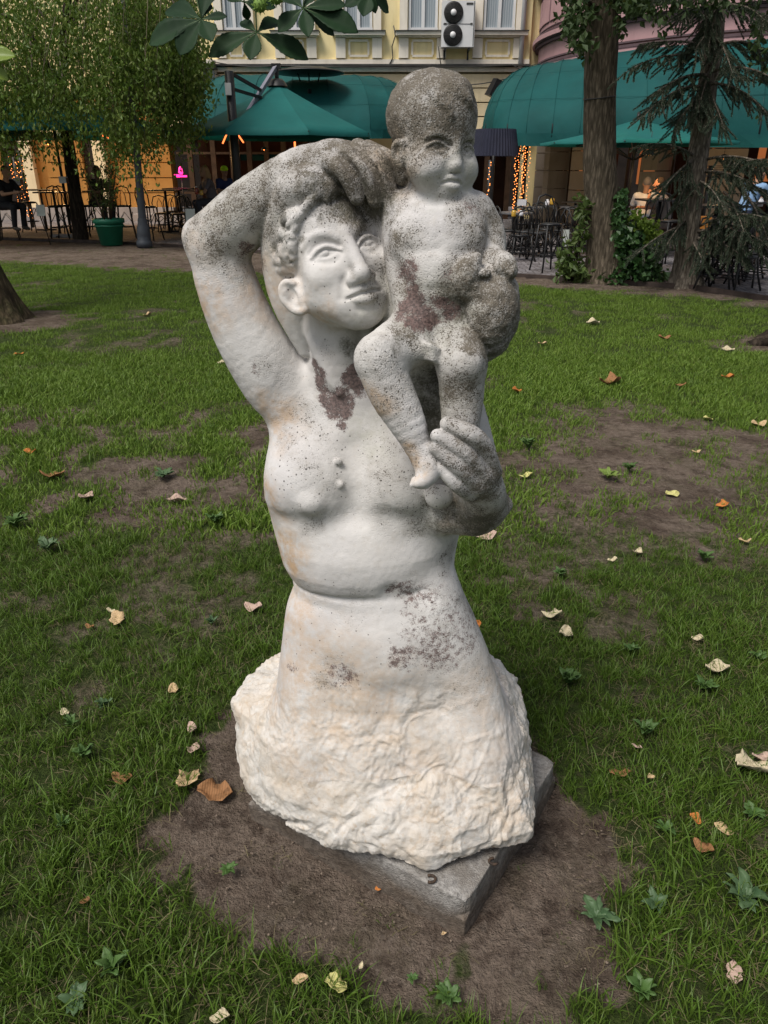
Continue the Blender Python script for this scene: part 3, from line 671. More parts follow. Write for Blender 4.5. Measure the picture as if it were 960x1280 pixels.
def stone_material():
    m = NM('weathered_white_stone', .86, .22)
    fine = m.noise(420, 3, .6); mid = m.noise(60, 5, .62); big = m.noise(9, 4, .5); wide = m.noise(3.2, 3, .5)
    base = m.mix(m.mr(big, .35, .65), (.53, .51, .49), (.66, .64, .62))
    base = m.mix(m.mr(wide, .45, .7, 0, .45), base, (.56, .545, .575))
    base = m.mix(m.mr(mid, .52, .75, 0, .35), base, (.50, .455, .40))
    # ochre film and mineral staining
    tan = m.math('MULTIPLY', m.attr('tan'), m.mr(m.math('ADD', m.noise(28, 6, .65), m.math('MULTIPLY', m.noise(130, 3), .3)), .50, .78))
    base = m.mix(tan, base, (.50, .31, .15))
    base = m.mix(m.math('MULTIPLY', m.attr('green'), m.mr(m.noise(45, 5, .7), .35, .65, .1, .75)), base, (.26, .27, .17))
    # rough-hewn stone: creamy, with pale fresh facets
    rk = m.mix(m.mr(m.noise(22, 6, .65), .35, .65), (.53, .485, .425), (.66, .64, .61))
    rk = m.mix(m.mr(m.noise(70, 4, .6), .56, .72, 0, .6), rk, (.46, .33, .20))
    vn = m.math('ABSOLUTE', m.math('SUBTRACT', m.noise(11, 5, .6, dist=.8), .5)); rk = m.mix(m.math('MULTIPLY', m.mr(vn, .0, .05, .5, 0), m.mr(m.noise(4, 3), .45, .6)), rk, (.36, .25, .15)); rk = m.mix(m.mr(m.noise(5, 4), .5, .65, 0, .5), rk, (.56, .45, .33))
    base = m.mix(m.math('MULTIPLY', m.attr('rough'), .85), base, rk)
    # black crust: speckle whose density follows the wear map
    sp = m.math('ADD', m.math('MULTIPLY', m.noise(400, 2, .6), .52), m.math('ADD', m.math('MULTIPLY', m.noise(200, 3, .65), .40), m.math('MULTIPLY', m.noise(34, 4, .6), .26)))
    lic = m.math('MULTIPLY', m.attr('lichen'), m.mr(m.noise(17, 4, .6), .3, .7, .62, 1.28))
    thr = m.mr(lic, 0, 1, .82, .505)
    L = m.mr(m.math('SUBTRACT', sp, thr), -.012, .050)
    base = m.mix(m.math('MULTIPLY', L, .93), base, m.mix(m.mr(mid, .3, .7), (.032, .027, .021), (.090, .076, .058)))
    film = m.math('MULTIPLY', m.mr(lic, .25, .85, 0, .86), m.mr(mid, .25, .65, .45, 1))
    base = m.mix(film, base, (.150, .130, .102))
    so = m.mr(m.math('ADD', m.attr('grime_shade'), m.math('MULTIPLY', m.math('SUBTRACT', m.math('ADD', m.math('MULTIPLY', m.noise(60, 5, .7), .5), m.math('MULTIPLY', m.noise(260, 3, .6), .5)), .5), 2.2)), .25, .85)  # ragged crust mixed with painted crevice shade
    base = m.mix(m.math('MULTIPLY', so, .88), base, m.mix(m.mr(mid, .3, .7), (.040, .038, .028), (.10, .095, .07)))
    # maroon-brown crust with a ragged edge
    br = m.mr(m.math('ADD', m.attr('brown'), m.math('MULTIPLY', m.math('SUBTRACT', m.math('ADD', m.math('MULTIPLY', m.noise(75, 5, .7), .6), m.math('MULTIPLY', fine, .4)), .5), 2.6)), .36, .66)
    base = m.mix(m.math('MULTIPLY', br, .9), base, m.mix(m.mr(m.noise(200, 3), .4, .6), (.060, .036, .034), (.17, .11, .10)))
    # round black lichen dots
    vd = m.node('ShaderNodeTexVoronoi', {'Vector': m.obj(), 'Scale': 105.0, 'Randomness': 1.0}, feature='F1')
    pick = m.node('ShaderNodeSeparateColor', {0: vd.outputs['Color']}).outputs[0]
    dot = m.math('MULTIPLY', m.math('LESS_THAN', m.math('ADD', vd.outputs['Distance'], m.math('MULTIPLY', fine, .22)), m.mr(pick, 0, 1, .24, .46)),
                 m.math('LESS_THAN', pick, m.math('MULTIPLY', m.attr('dots'), .62)))
    base = m.mix(m.math('MULTIPLY', dot, .85), base, (.055, .05, .045))
    m.col(base)
    h = m.math('ADD', m.math('MULTIPLY', m.noise(300, 3, .6), .5), m.math('MULTIPLY', m.noise(110, 4, .6), .6)); h = m.math('MULTIPLY', h, m.mr(m.math('ADD', m.attr('lichen'), m.attr('rough')), 0, .8, .35, 1.1))
    pit = m.mr(m.vor(230), 0, .45, 0, 1)
    h = m.math('ADD', h, m.math('MULTIPLY', m.attr('rough'), m.math('ADD', m.math('MULTIPLY', m.noise(75, 5, .7), 1.5), m.math('MULTIPLY', m.vor(60), .5))))
    b1 = m.bump(m.math('ADD', h, m.math('MULTIPLY', pit, m.mr(m.attr('lichen'), 0, 1, .08, 1.0))), .0018, .75)
    return m.m

STONE = stone_material()
def build_statue():
    root = empty('statue', (.03, 1.6, .11))
    tag(root, 'weathered white stone statue of a kneeling woman holding a child on her shoulder', 'statue')
    parts = {}
    regs = (((-.62, 1.16, .93), (.56, 2.02, 1.90), .0022, .935, 9.), ((-.62, 1.16, .07), (.56, 2.06, .945), .0031, -9., .937))
    names = {0: 'woman_figure', 1: 'hair', 2: 'child_figure', 3: 'child_hair', 4: 'dove', 5: 'rough_base', 6: 'headscarf'}
    acc = {i: [] for i in names}
    for lo, hi, vx, zmin, zmax in regs:
        V0, Q = mesh_fields(FIELDS, lo, hi, vx); V, part, m_ = weather(V0, Q, FIELDS)
        W = wear(V, part, vnormals(V, Q), m_); V = settle(V).astype(np.float32); N = vnormals(V, Q)
        zc = V0[Q][:, :, 2].mean(1); keep = (zc > zmin) & (zc < zmax); Qk = Q[keep]
        pf = part[Qk[:, 0]]
        for i in names:
            q = Qk[pf == i]
            if len(q) < 60: continue
            u, inv = np.unique(q, return_inverse=True)
            acc[i].append((V[u], inv.reshape(-1, 4), N[u], {k: v[u] for k, v in W.items()}))
    for i, lst in acc.items():
        if not lst: continue
        n = 0; Vs, Fs, Ns, As = [], [], [], {k: [] for k in lst[0][3]}
        for v, f, nn, at in lst:
            Vs.append(v); Fs.append(f + n); Ns.append(nn); n += len(v)
            for k in at: As[k].append(at[k])
        V = np.concatenate(Vs) - np.array(root.location, np.float32); N = np.concatenate(Ns)
        me = np_mesh(names[i], V, np.concatenate(Fs))
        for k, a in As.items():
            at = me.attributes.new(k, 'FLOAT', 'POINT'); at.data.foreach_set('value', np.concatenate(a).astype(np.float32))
        me.normals_split_custom_set_from_vertices(N.tolist())
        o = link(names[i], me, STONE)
        parts[i] = o
    par = {1: 0, 6: 0, 3: 2, 4: 2}
    for i, o in parts.items(): o.parent = parts[par[i]] if i in par else root
    for i, o in parts.items():
        if i in par: o.location = (0, 0, 0)
    return root

# ================================================================== PLINTH, GROUND, GRASS
def build_plinth():
    A, B, C = [G0 for G0 in (np.array((.188, 1.184)), np.array((.494, 1.643)), np.array((-.374, 1.543)))]
    D = B + C - A; n = 26
    def top(u, v): return A + (B - A) * u + (C - A) * v
    bm = bmesh.new(); zt = .108; zb = -.10
    r = [(A, B), (B, D), (D, C), (C, A)]
    vs = []
    for u in (0, 1):
        pass
    cs = [A, B, D, C]
    lo = [bm.verts.new((*c, zb)) for c in cs]; up = [bm.verts.new((*c, zt)) for c in cs]
    bm.faces.new(up); bm.faces.new(lo[::-1])
    for i in range(4): j = (i + 1) % 4; bm.faces.new((lo[i], lo[j], up[j], up[i]))
    bmesh.ops.subdivide_edges(bm, edges=bm.edges[:], cuts=22, use_grid_fill=True)
    bm.normal_update()
    e = [x for x in bm.edges if x.is_manifold and x.calc_face_angle(0) > 1]
    bmesh.ops.bevel(bm, geom=e, offset=.006, segments=2, affect='EDGES', profile=.6)
    bm.normal_update()
    P_ = np.array([v.co[:] for v in bm.verts], np.float32); N_ = np.array([v.normal[:] for v in bm.verts], np.float32)
    d = .005 * (vnoise(P_ * 18, 7) - .5) + .004 * (vnoise(P_ * 60, 8) - .5)
    corner = np.min([np.linalg.norm(P_[:, :2] - c, axis=1) for c in cs], 0)
    d -= .012 * np.exp(-(corner / .018) ** 2) * (P_[:, 2] > .05)
    P_ = settle(P_ + N_ * d[:, None])
    for v, c in zip(bm.verts, P_): v.co = c
    me = bpy.data.meshes.new('plinth'); bm.to_mesh(me); bm.free()
    m = NM('worn_concrete', .9, .2)
    agg = m.vor(260); n1 = m.noise(14, 5, .6); n2 = m.noise(90, 4, .65)
    c = m.mix(m.mr(n2, .35, .65), (.19, .18, .17), (.36, .345, .325))
    c = m.mix(m.mr(agg, .0, .35, .5, 0), c, (.42, .41, .39))
    c = m.mix(m.mr(n1, .45, .62, 0, .55), c, (.115, .095, .075))
    z = m.node('ShaderNodeSeparateXYZ', {0: m.node('ShaderNodeNewGeometry').outputs['Position']}).outputs[2]
    mud = m.mr(m.math('ADD', z, m.math('MULTIPLY', m.math('SUBTRACT', m.noise(9, 4), .5), .12)), .10, .03)
    c = m.mix(m.math('MULTIPLY', mud, .85), c, m.mix(m.mr(n2, .4, .6), (.075, .055, .040), (.125, .095, .07)))
    m.col(c); m.bump(m.math('ADD', m.noise(200, 3), m.math('MULTIPLY', agg, 1.2)), .0022, .8)
    o = link('plinth', me, m.m)
    tag(o, 'low square concrete slab under the statue, muddy at its foot', 'plinth')
    k = NM('dark_rust', .8); k.col(k.mix(k.mr(k.noise(120), .4, .6), (.030, .022, .018), (.07, .045, .03)))
    for px, py, w in ((538, 1100, .012), (617, 1078, .011)):
        q = settle(GS(px, py, .112)); mb = MB(); pts = []
        for i in range(10):
            a = i / 9 * math.pi * 1.35 + .2 + px; pts.append(q + np.array((math.cos(a) * w, math.sin(a) * w * .8, .004)))
        mb.tube(pts, .0035, 6); mb.build('iron_loop', k.m, o)
    return o
def GS(px, py, z):
    p = math.radians(23.7); x = (px - 480) / FPX; v = (640 - py) / FPX
    dy = math.cos(p) + v * math.sin(p); dz = -math.sin(p) + v * math.cos(p); t = (z - 1.6) / dz
    return np.array((x * t, dy * t, z))

def poly_sd(px, py, poly):
    """signed distance to polygon, negative inside"""
    d = np.full(px.shape, 1e9); s = np.ones(px.shape); n = len(poly); j = n - 1
    for i in range(n):
        ex, ey = poly[j][0] - poly[i][0], poly[j][1] - poly[i][1]; wx, wy = px - poly[i][0], py - poly[i][1]
        t = np.clip((wx * ex + wy * ey) / (ex * ex + ey * ey), 0, 1); d = np.minimum(d, (wx - ex * t) ** 2 + (wy - ey * t) ** 2)
        c1 = py >= poly[i][1]; c2 = py < poly[j][1]; c3 = ex * wy > ey * wx
        s = np.where((c1 & c2 & c3) | (~c1 & ~c2 & ~c3), -s, s); j = i
    return s * np.sqrt(d)
DIRT = [G(*p)[:2] for p in ((190, 1000), (235, 965), (262, 915), (300, 885), (420, 870), (610, 845), (650, 862), (668, 880), (700, 935), (752, 1000), (790, 1050), (812, 1110), (800, 1160), (765, 1215), (742, 1262), (640, 1275),
                                (560, 1262), (470, 1250), (380, 1222), (335, 1195), (262, 1168), (235, 1120), (212, 1065))]
PATCH = [G(*p)[:2] for p in ((635, 545), (700, 505), (780, 498), (860, 520), (965, 545), (1010, 640), (960, 690), (860, 700), (790, 690), (700, 680), (640, 668), (600, 610))]
KERB_PX = [(-900, 285), (-500, 290), (-200, 295), (0, 299), (120, 303), (230, 309), (450, 325), (645, 346), (760, 353), (860, 360), (960, 375), (1100, 397), (1400, 450)]
KERB = [G(*p)[:2] for p in KERB_PX]
def kerb_y(x): return np.interp(x, [k[0] for k in KERB], [k[1] for k in KERB])
TRUNKS = [(G(-22, 402)[:2], .95), (G(757, 352)[:2], 1.1), (G(857, 357)[:2], .7), (G(985, 432)[:2], .55)]
def bareness(x, y):
    """0 lush grass .. 1 bare soil"""
    p = np.stack([x, y, np.zeros_like(x)], -1).astype(np.float32)
    n1 = fnoise(p * 1.1, 3, 11); n2 = fnoise(p * 5, 3, 12); n3 = fnoise(p * 16, 2, 13)
    e = (n2 - .5) * .36 + (n3 - .5) * .20
    b = sstep(-(poly_sd(x, y, DIRT) + .05 + e), -.07, .07)
    b = np.maximum(b, sstep(-(poly_sd(x, y, PATCH) + e * 2.6 + (n1 - .5) * .7), -.35, .35) * (.50 + .50 * sstep(n2, .34, .56)))
    for (c, r) in TRUNKS:
        d = np.hypot(x - c[0], (y - c[1]) * 1.3); b = np.maximum(b, sstep(-(d - r + e * 2), -.25, .2))
    l = G(235, 580)[:2]; d = np.hypot((x - l[0]) / 1.2, (y - l[1]) / .8); b = np.maximum(b, .85 * sstep(1.35 - d + e * 2, -.1, .6) * sstep(n2, .40, .6))
    l = G(60, 545)[:2]; d = np.hypot((x - l[0]) / 1.3, (y - l[1]) / .7); b = np.maximum(b, .75 * sstep(1.2 - d + e * 2, -.1, .6) * sstep(n2, .38, .6))
    l = G(590, 745)[:2]; d = np.hypot((x - l[0]) / .7, (y - l[1]) / .45); b = np.maximum(b, .5 * sstep(1 - d + e * 2, -.1, .6) * sstep(n2, .45, .6))
    ky = kerb_y(x); w = np.interp(x, [-12, -4, 1, 4, 9], [3.6, 4.0, 1.2, 1.0, .5])
    b = np.maximum(b, sstep(y - (ky - w) + e * 3, -.5, .5))
    return np.clip(np.maximum(b, .42 * sstep(n1 * .6 + n2 * .4, .54, .66)), 0, 1)
def ground_z(x, y):
    p = np.stack([x, y, np.zeros_like(x)], -1).astype(np.float32)
    z = .05 * (fnoise(p * .7, 2, 15) - .5) * sstep(y, 1.8, 4) + .018 * (fnoise(p * 4, 2, 16) - .5)
    return z - .008

def build_ground():
    gx = np.concatenate([-np.geomspace(140, 2.6, 60), np.linspace(-2.55, 2.55, 215), np.geomspace(2.6, 140, 60)])
    gy = np.concatenate([np.linspace(-20, .3, 12), np.linspace(.34, 3.4, 150), np.geomspace(3.43, 30, 130), np.geomspace(32, 220, 16)])
    X, Y = np.meshgrid(gx, gy, indexing='ij'); x = X.ravel(); y = Y.ravel()
    b = bareness(x, y); z = ground_z(x, y)
    p = np.stack([x, y, 0 * x], -1).astype(np.float32); near = np.exp(-np.maximum(0, np.hypot(x - .1, y - 1.5) - 1.6))
    z = z + b * near * (.034 * (fnoise(p * 12, 2, 17) - .5) + .024 * (fnoise(p * 38, 2, 18) - .5)) - .010 * b * near
    z = np.where(y > kerb_y(x) - .02, -.02, z)
    n0, n1 = X.shape; i = np.arange(n0 * n1).reshape(n0, n1)
    F = np.stack([i[:-1, :-1], i[1:, :-1], i[1:, 1:], i[:-1, 1:]], -1).reshape(-1, 4)
    me = np_mesh('ground', np.stack([x, y, z], -1), F)
    at = me.attributes.new('bare', 'FLOAT', 'POINT'); at.data.foreach_set('value', b.astype(np.float32))
    m = NM('soil_and_turf', .95, .12)
    n1 = m.noise(7, 6, .65); n2 = m.noise(40, 6, .7); n3 = m.noise(190, 4, .7); n4 = m.noise(1.4, 3)
    soil = m.mix(m.mr(n2, .35, .65), (.135, .100, .078), (.30, .235, .185))
    soil = m.mix(m.mr(n1, .40, .62, 0, .6), soil, (.28, .22, .175))
    soil = m.mix(m.mr(n3, .60, .74, 0, .6), soil, (.24, .19, .15))
    soil = m.mix(m.mr(n3, .40, .26, 0, .7), soil, (.030, .022, .017))
    soil = m.mix(m.mr(m.noise(3.2, 5, .7), .48, .66, 0, .45), soil, (.085, .080, .040)); soil = m.mix(m.mr(m.noise(2.1, 3), .50, .60, 0, .55), soil, (.085, .058, .043))
    cl = m.vor(16, out='Distance'); soil = m.mix(m.mr(m.noise(11, 5, .7), .36, .50, .7, 0), soil, (.062, .042, .032)); soil = m.mix(m.mr(m.noise(19, 4, .7), .55, .68, 0, .5), soil, (.33, .27, .22))
    turf = m.mix(m.mr(n2, .35, .65), (.030, .050, .012), (.085, .120, .030))
    turf = m.mix(m.mr(m.noise(22, 5, .7), .55, .70, 0, .7), turf, (.085, .070, .042))
    m.col(m.mix(m.mr(m.math('ADD', m.attr('bare'), m.math('MULTIPLY', m.math('SUBTRACT', n2, .5), .7)), .2, .55), turf, soil))
    m.bump(m.math('ADD', m.math('MULTIPLY', n3, .5), m.math('ADD', n2, m.math('ADD', m.math('MULTIPLY', m.noise(90, 4, .7), .6), m.math('MULTIPLY', m.noise(26, 4, .75), 1.4)))), .034, 1.0)
    tag(link('ground', me, m.m), kind='structure')
    # crumbs and small stones on the bare earth
    rn = random.Random(3); mb = MB(); k = 0
    ico = [(0, 0, 1), (.89, 0, .45), (.28, .85, .45), (-.72, .53, .45), (-.72, -.53, .45), (.28, -.85, .45), (.72, .53, -.45), (-.28, .85, -.45), (-.89, 0, -.45), (-.28, -.85, -.45), (.72, -.53, -.45), (0, 0, -1)]
    fc = [(0, 1, 2), (0, 2, 3), (0, 3, 4), (0, 4, 5), (0, 5, 1), (1, 6, 2), (2, 7, 3), (3, 8, 4), (4, 9, 5), (5, 10, 1), (6, 7, 2), (7, 8, 3), (8, 9, 4), (9, 10, 5), (10, 6, 1), (11, 7, 6), (11, 8, 7), (11, 9, 8), (11, 10, 9), (11, 6, 10)]
    xs = np.array([rn.uniform(-1.1, 1.3) for _ in range(9000)]); ys = np.array([rn.uniform(.75, 2.3) for _ in range(9000)])
    bb = bareness(xs, ys); zz = ground_z(xs, ys)
    for x_, y_, b_, z_ in zip(xs, ys, bb, zz):
        if b_ < .7 or rn.random() < .35: continue
        s = rn.choice((.0009, .0014, .0018, .0025, .0036)) * rn.uniform(.7, 1.3)
        mb.add([(x_ + v[0] * s * rn.uniform(.7, 1.3), y_ + v[1] * s * rn.uniform(.7, 1.3), z_ + v[2] * s * .5 - s * .1) for v in ico], fc)
    cm = NM('earth_crumb', .95, .1); cm.col(cm.mix(cm.mr(cm.noise(130, 2), .35, .65), (.045, .032, .024), (.21, .165, .13)))
    tag(mb.build('soil_crumbs', cm.m), 'loose crumbs of soil and grit on the bare earth round the plinth', 'soil', kind='stuff')

def blade_clump(seed, n, h, spread, w=.0035, lean=.5, seg=3):
    r = random.Random(seed); V, F = [], []
    for _ in range(n):
        a = r.uniform(0, 2 * math.pi); d = spread * math.sqrt(r.random()); x0, y0 = d * math.cos(a), d * math.sin(a)
        b = r.uniform(0, 2 * math.pi); L = h * r.uniform(.55, 1.25); ln = lean * r.uniform(.3, 1.5) * L; t = r.uniform(0, math.pi); ww = w * r.uniform(.7, 1.3)
        cx, cy = math.cos(t) * ww / 2, math.sin(t) * ww / 2; base = len(V)
        for k in range(seg):
            f = k / seg; px, py, pz = x0 + math.cos(b) * ln * f * f, y0 + math.sin(b) * ln * f * f, L * f * (1 - .18 * f * lean)
            q = 1 - .55 * f; V += [(px - cx * q, py - cy * q, pz), (px + cx * q, py + cy * q, pz)]
        V.append((x0 + math.cos(b) * ln, y0 + math.sin(b) * ln, L * (1 - .3 * lean)))
        for k in range(seg - 1): F.append((base + 2 * k, base + 2 * k + 1, base + 2 * k + 3, base + 2 * k + 2))
        e = base + 2 * (seg - 1); F.append((e, e + 1, e + 2))
    me = bpy.data.meshes.new('grass_clump'); me.from_pydata(V, [], F); me.update(); return me

def straw_clump(seed):
    r = random.Random(seed); V, F = [], []
    for _ in range(6):
        a = r.uniform(0, 6.28); x, y = r.uniform(-.05, .05), r.uniform(-.05, .05); L = r.uniform(.015, .06); w = r.uniform(.0006, .0013); b = len(V); dx, dy = math.cos(a), math.sin(a); c = r.uniform(-.3, .3)
        for t in (0, .5, 1): px, py = x + dx * L * t - dy * c * L * t * (1 - t), y + dy * L * t + dx * c * L * t * (1 - t); z = .006 + .004 * math.sin(t * 3 + seed); V += [(px - dy * w, py + dx * w, z), (px + dy * w, py - dx * w, z + .0008)]
        F += [(b, b + 1, b + 3, b + 2), (b + 2, b + 3, b + 5, b + 4)]
    me = bpy.data.meshes.new('straw'); me.from_pydata(V, [], F); me.update(); return me
def scatter(name, pts, rots, scales, idx, protos, label, cat):
    """one 'stuff' object: clumps instanced on a cloud of points with geometry nodes"""
    me = bpy.data.meshes.new(name); me.vertices.add(len(pts)); me.vertices.foreach_set('co', np.asarray(pts, np.float32).ravel())
    for k, ty, v in (('rot', 'FLOAT', rots), ('scl', 'FLOAT', scales), ('idx', 'INT', idx)):
        a = me.attributes.new(k, ty, 'POINT'); a.data.foreach_set('value', np.asarray(v, np.float32 if ty == 'FLOAT' else np.int32))
    o = bpy.data.objects.new(name, me); COL.objects.link(o); tag(o, label, cat, kind='stuff')
    col = bpy.data.collections.new(name + '_kinds')
    for i, p_ in enumerate(protos):
        q = bpy.data.objects.new('%s_kind_%02d' % (name, i), p_); col.objects.link(q)
    ng = bpy.data.node_groups.new(name, 'GeometryNodeTree')
    ng.interface.new_socket('Geometry', in_out='INPUT', socket_type='NodeSocketGeometry'); ng.interface.new_socket('Geometry', in_out='OUTPUT', socket_type='NodeSocketGeometry')
    N = ng.nodes; L = ng.links; gi = N.new('NodeGroupInput'); go = N.new('NodeGroupOutput')
    ci = N.new('GeometryNodeCollectionInfo'); ci.inputs[0].default_value = col; ci.inputs['Separate Children'].default_value = True
    ip = N.new('GeometryNodeInstanceOnPoints'); ip.inputs['Pick Instance'].default_value = True
    def na(nm, ty):
        n = N.new('GeometryNodeInputNamedAttribute'); n.data_type = ty; n.inputs[0].default_value = nm; return n.outputs[0]
    cx = N.new('ShaderNodeCombineXYZ'); L.new(na('rot', 'FLOAT'), cx.inputs[2])
    er = N.new('FunctionNodeEulerToRotation'); L.new(cx.outputs[0], er.inputs[0])
    L.new(gi.outputs[0], ip.inputs['Points']); L.new(ci.outputs[0], ip.inputs['Instance']); L.new(na('idx', 'INT'), ip.inputs['Instance Index'])
    L.new(er.outputs[0], ip.inputs['Rotation']); L.new(na('scl', 'FLOAT'), ip.inputs['Scale']); L.new(ip.outputs[0], go.inputs[0])
    md = o.modifiers.new('scatter', 'NODES'); md.node_group = ng
    return o

def leafy(name, cols, rough=.55, trans=.25, scale=3.0, spec=.35):
    """leaf material: colour varies from leaf to leaf; thin and a little translucent"""
    m = NM(name, rough, spec)
    r = m.node('ShaderNodeNewGeometry').outputs['Random Per Island']; n = m.noise(scale, 3)
    c = m.mix(m.math('FRACT', m.math('ADD', r, m.math('MULTIPLY', m.rnd(), .73))), cols[0], cols[1])
    c = m.mix(m.mr(n, .35, .65), c, m.mix(r, cols[1], cols[2]))
    m.col(c)
    t = m.node('ShaderNodeBsdfTranslucent', {0: m.mix(.5, c, (.10, .16, .02))}); mx = m.node('ShaderNodeMixShader', {0: trans})
    m.t.links.new(m.b.outputs[0], mx.inputs[1]); m.t.links.new(t.outputs[0], mx.inputs[2])
    out = [n_ for n_ in m.n if n_.type == 'OUTPUT_MATERIAL'][0]; m.t.links.new(mx.outputs[0], out.inputs[0])
    return m.m

def build_grass():
    gm = leafy('grass_blade', ((.052, .118, .012), (.098, .180, .020), (.175, .210, .050)), .5, .30, 2.0)
    dry = leafy('dry_blade', ((.16, .125, .065), (.22, .18, .10), (.10, .10, .04)), .7, .2, 2.0)
    protos = [blade_clump(i, 16, .050, .030) for i in range(4)] + [blade_clump(10 + i, 11, .034, .034, .003, .9) for i in range(3)] + [blade_clump(20 + i, 9, .075, .026, .0045, .8, 4) for i in range(2)] + \
             [blade_clump(30, 7, .035, .04, .0022, 1.4), blade_clump(31, 6, .028, .05, .0022, 1.7)] + [blade_clump(40 + i, 46, .050, .13, .007, .6, 2) for i in range(3)]
    far = leafy('sunlit_grass_blade', ((.105, .200, .022), (.155, .260, .030), (.235, .285, .070)), .55, .35, 1.0)  # paler blades: sunlight on the farther lawn put into the colour
    for i, p_ in enumerate(protos): p_.materials.append(dry if 9 <= i <= 10 else far if i > 10 else gm)
    r = np.random.default_rng(4)
    def field(n, x0, x1, y0, y1, kinds, sc, dens=1.0):
        x = r.uniform(x0, x1, n); y = r.uniform(y0, y1, n)
        inview = np.abs(x) < (y + .35) * .62 + .8
        b = bareness(x, y); keep = inview & (r.random(n) > np.clip(b * 1.25, 0, .994)) & (y < kerb_y(x) - .1)
        k0 = poly_sd(x, y, [settle(np.array((*c, .0)))[:2] for c in ((.188, 1.184), (.494, 1.643), (-.068, 2.002), (-.374, 1.543))]) > .015
        keep &= k0; x, y, b = x[keep], y[keep], b[keep]
        cl = fnoise(np.stack([x, y, 0 * x], -1).astype(np.float32) * 2.6, 3, 19)
        s = sc * (.62 + .85 * cl) * r.uniform(.75, 1.2, len(x)) * (1 - .45 * b)
        return x, y, s, r.choice(kinds, len(x))
    S = [field(17000, -2.3, 2.3, .6, 3.2, [0, 1, 2, 3, 0, 1, 2, 3, 4, 5, 6, 7, 8, 9, 10, 9, 10, 15], .9), field(17000, -4.6, 4.6, 3.2, 7.0, [0, 1, 2, 3, 4, 5, 6, 11, 12, 9, 11, 13], 1.05),
         field(21000, -11, 9, 7.0, 20, [11, 12, 13], .85)]
    protos += [straw_clump(60 + i) for i in range(3)]; [p_.materials.append(dry) for p_ in protos[-3:]]
    def thin(n, x0, x1, y0, y1, kinds, sc, keepout, p_):      # straggling tufts and straw on the bare earth
        x = r.uniform(x0, x1, n); y = r.uniform(y0, y1, n); b = bareness(x, y); q = fnoise(np.stack([x, y, 0 * x], -1).astype(np.float32) * 4, 2, 29)
        keep = (b > .25) & (r.random(n) < p_ * sstep(q, .40, .62)) & (y < kerb_y(x) - .1) & (np.abs(x) < (y + .35) * .62 + .5) & (poly_sd(x, y, [settle(np.array((*c, .0)))[:2] for c in ((.188, 1.184), (.494, 1.643), (-.068, 2.002), (-.374, 1.543))]) > .03)
        if keepout: keep &= poly_sd(x, y, DIRT) > -.02
        x, y = x[keep], y[keep]; return x, y, sc * r.uniform(.5, 1.15, len(x)), r.choice(kinds, len(x))
    S += [thin(5200, -2.2, 2.6, .6, 3.2, [4, 5, 6, 9, 10, 9, 14, 15, 16], .8, True, .8), thin(5200, -4.6, 4.6, 3.2, 8, [4, 5, 6, 9, 10, 14, 15], .95, True, .8), thin(9000, -12, 9, 8, 20, [9, 10, 4, 14], 1.3, True, .6),
          thin(2600, -1.1, 1.4, .7, 2.3, [14, 15, 16, 14, 15, 16, 10, 6], .62, False, .35)]
    x, y, s, k = [np.concatenate([q[i] for q in S]) for i in range(4)]
    z = ground_z(x, y) - .003
    scatter('lawn_grass', np.stack([x, y, z], -1), r.uniform(0, 6.28, len(x)), s, k, protos, 'short green lawn grass growing round the statue', 'grass')
    print('grass clumps', len(x))

def leaf_mesh(seed, L=.06, W=.045, curl=.5, lobes=0, fold=.25, name='fallen_leaf', nu=9, nv=7):
    """one curled leaf with a midrib, thin but solid, lying about z = 0"""
    r = random.Random(seed); V, F = [], []; ph = r.uniform(0, 6)
    for i in range(nu):
        u = i / (nu - 1)
        w = W / 2 * (math.sin(math.pi * min(1, u * .96 + .03)) ** .75) * (1 + (.22 * math.sin(u * math.pi * (lobes * 2 + 1) + ph) if lobes else .05 * math.sin(u * 25)))
        for j in range(nv):
            v = j / (nv - 1) * 2 - 1
            x = (u - .5) * L; y = v * w + .04 * L * math.sin(u * 3 + ph)
            z = fold * abs(v) ** 1.5 * w * (1.4 + math.sin(u * 5 + ph)) + curl * L * ((u - .5) ** 2) * 1.6 + .05 * L * math.sin(u * 9 + v * 4 + ph)
            V.append((x, y, z))
    for i in range(nu - 1):
        for j in range(nv - 1): a = i * nv + j; F.append((a, a + nv, a + nv + 1, a + 1))
    me = bpy.data.meshes.new(name); me.from_pydata(V, [], F); me.update()
    bm = bmesh.new(); bm.from_mesh(me); bmesh.ops.recalc_face_normals(bm, faces=bm.faces[:]); ext = bmesh.ops.solidify(bm, geom=bm.faces[:], thickness=.0006); bm.to_mesh(me); bm.free()
    me.polygons.foreach_set('use_smooth', [True] * len(me.polygons)); mn = min(v.co.z for v in me.vertices)
    for v in me.vertices: v.co.z -= mn
    return me
def leaf_mat(name, a, b):
    m = NM(name, .75, .2); n = m.noise(60, 5, .6); w = m.node('ShaderNodeTexWave', {'Vector': m.obj(), 'Scale': 45.0, 'Distortion': 3.0, 'Detail': 2.0})
    m.col(m.mix(m.mr(n, .52, .68, 0, .7), m.mix(m.mr(w.outputs['Fac'], .3, .9, .3, .7), a, b), [v * .45 for v in a])); m.bump(w.outputs['Fac'], .0008, .6); return m.m

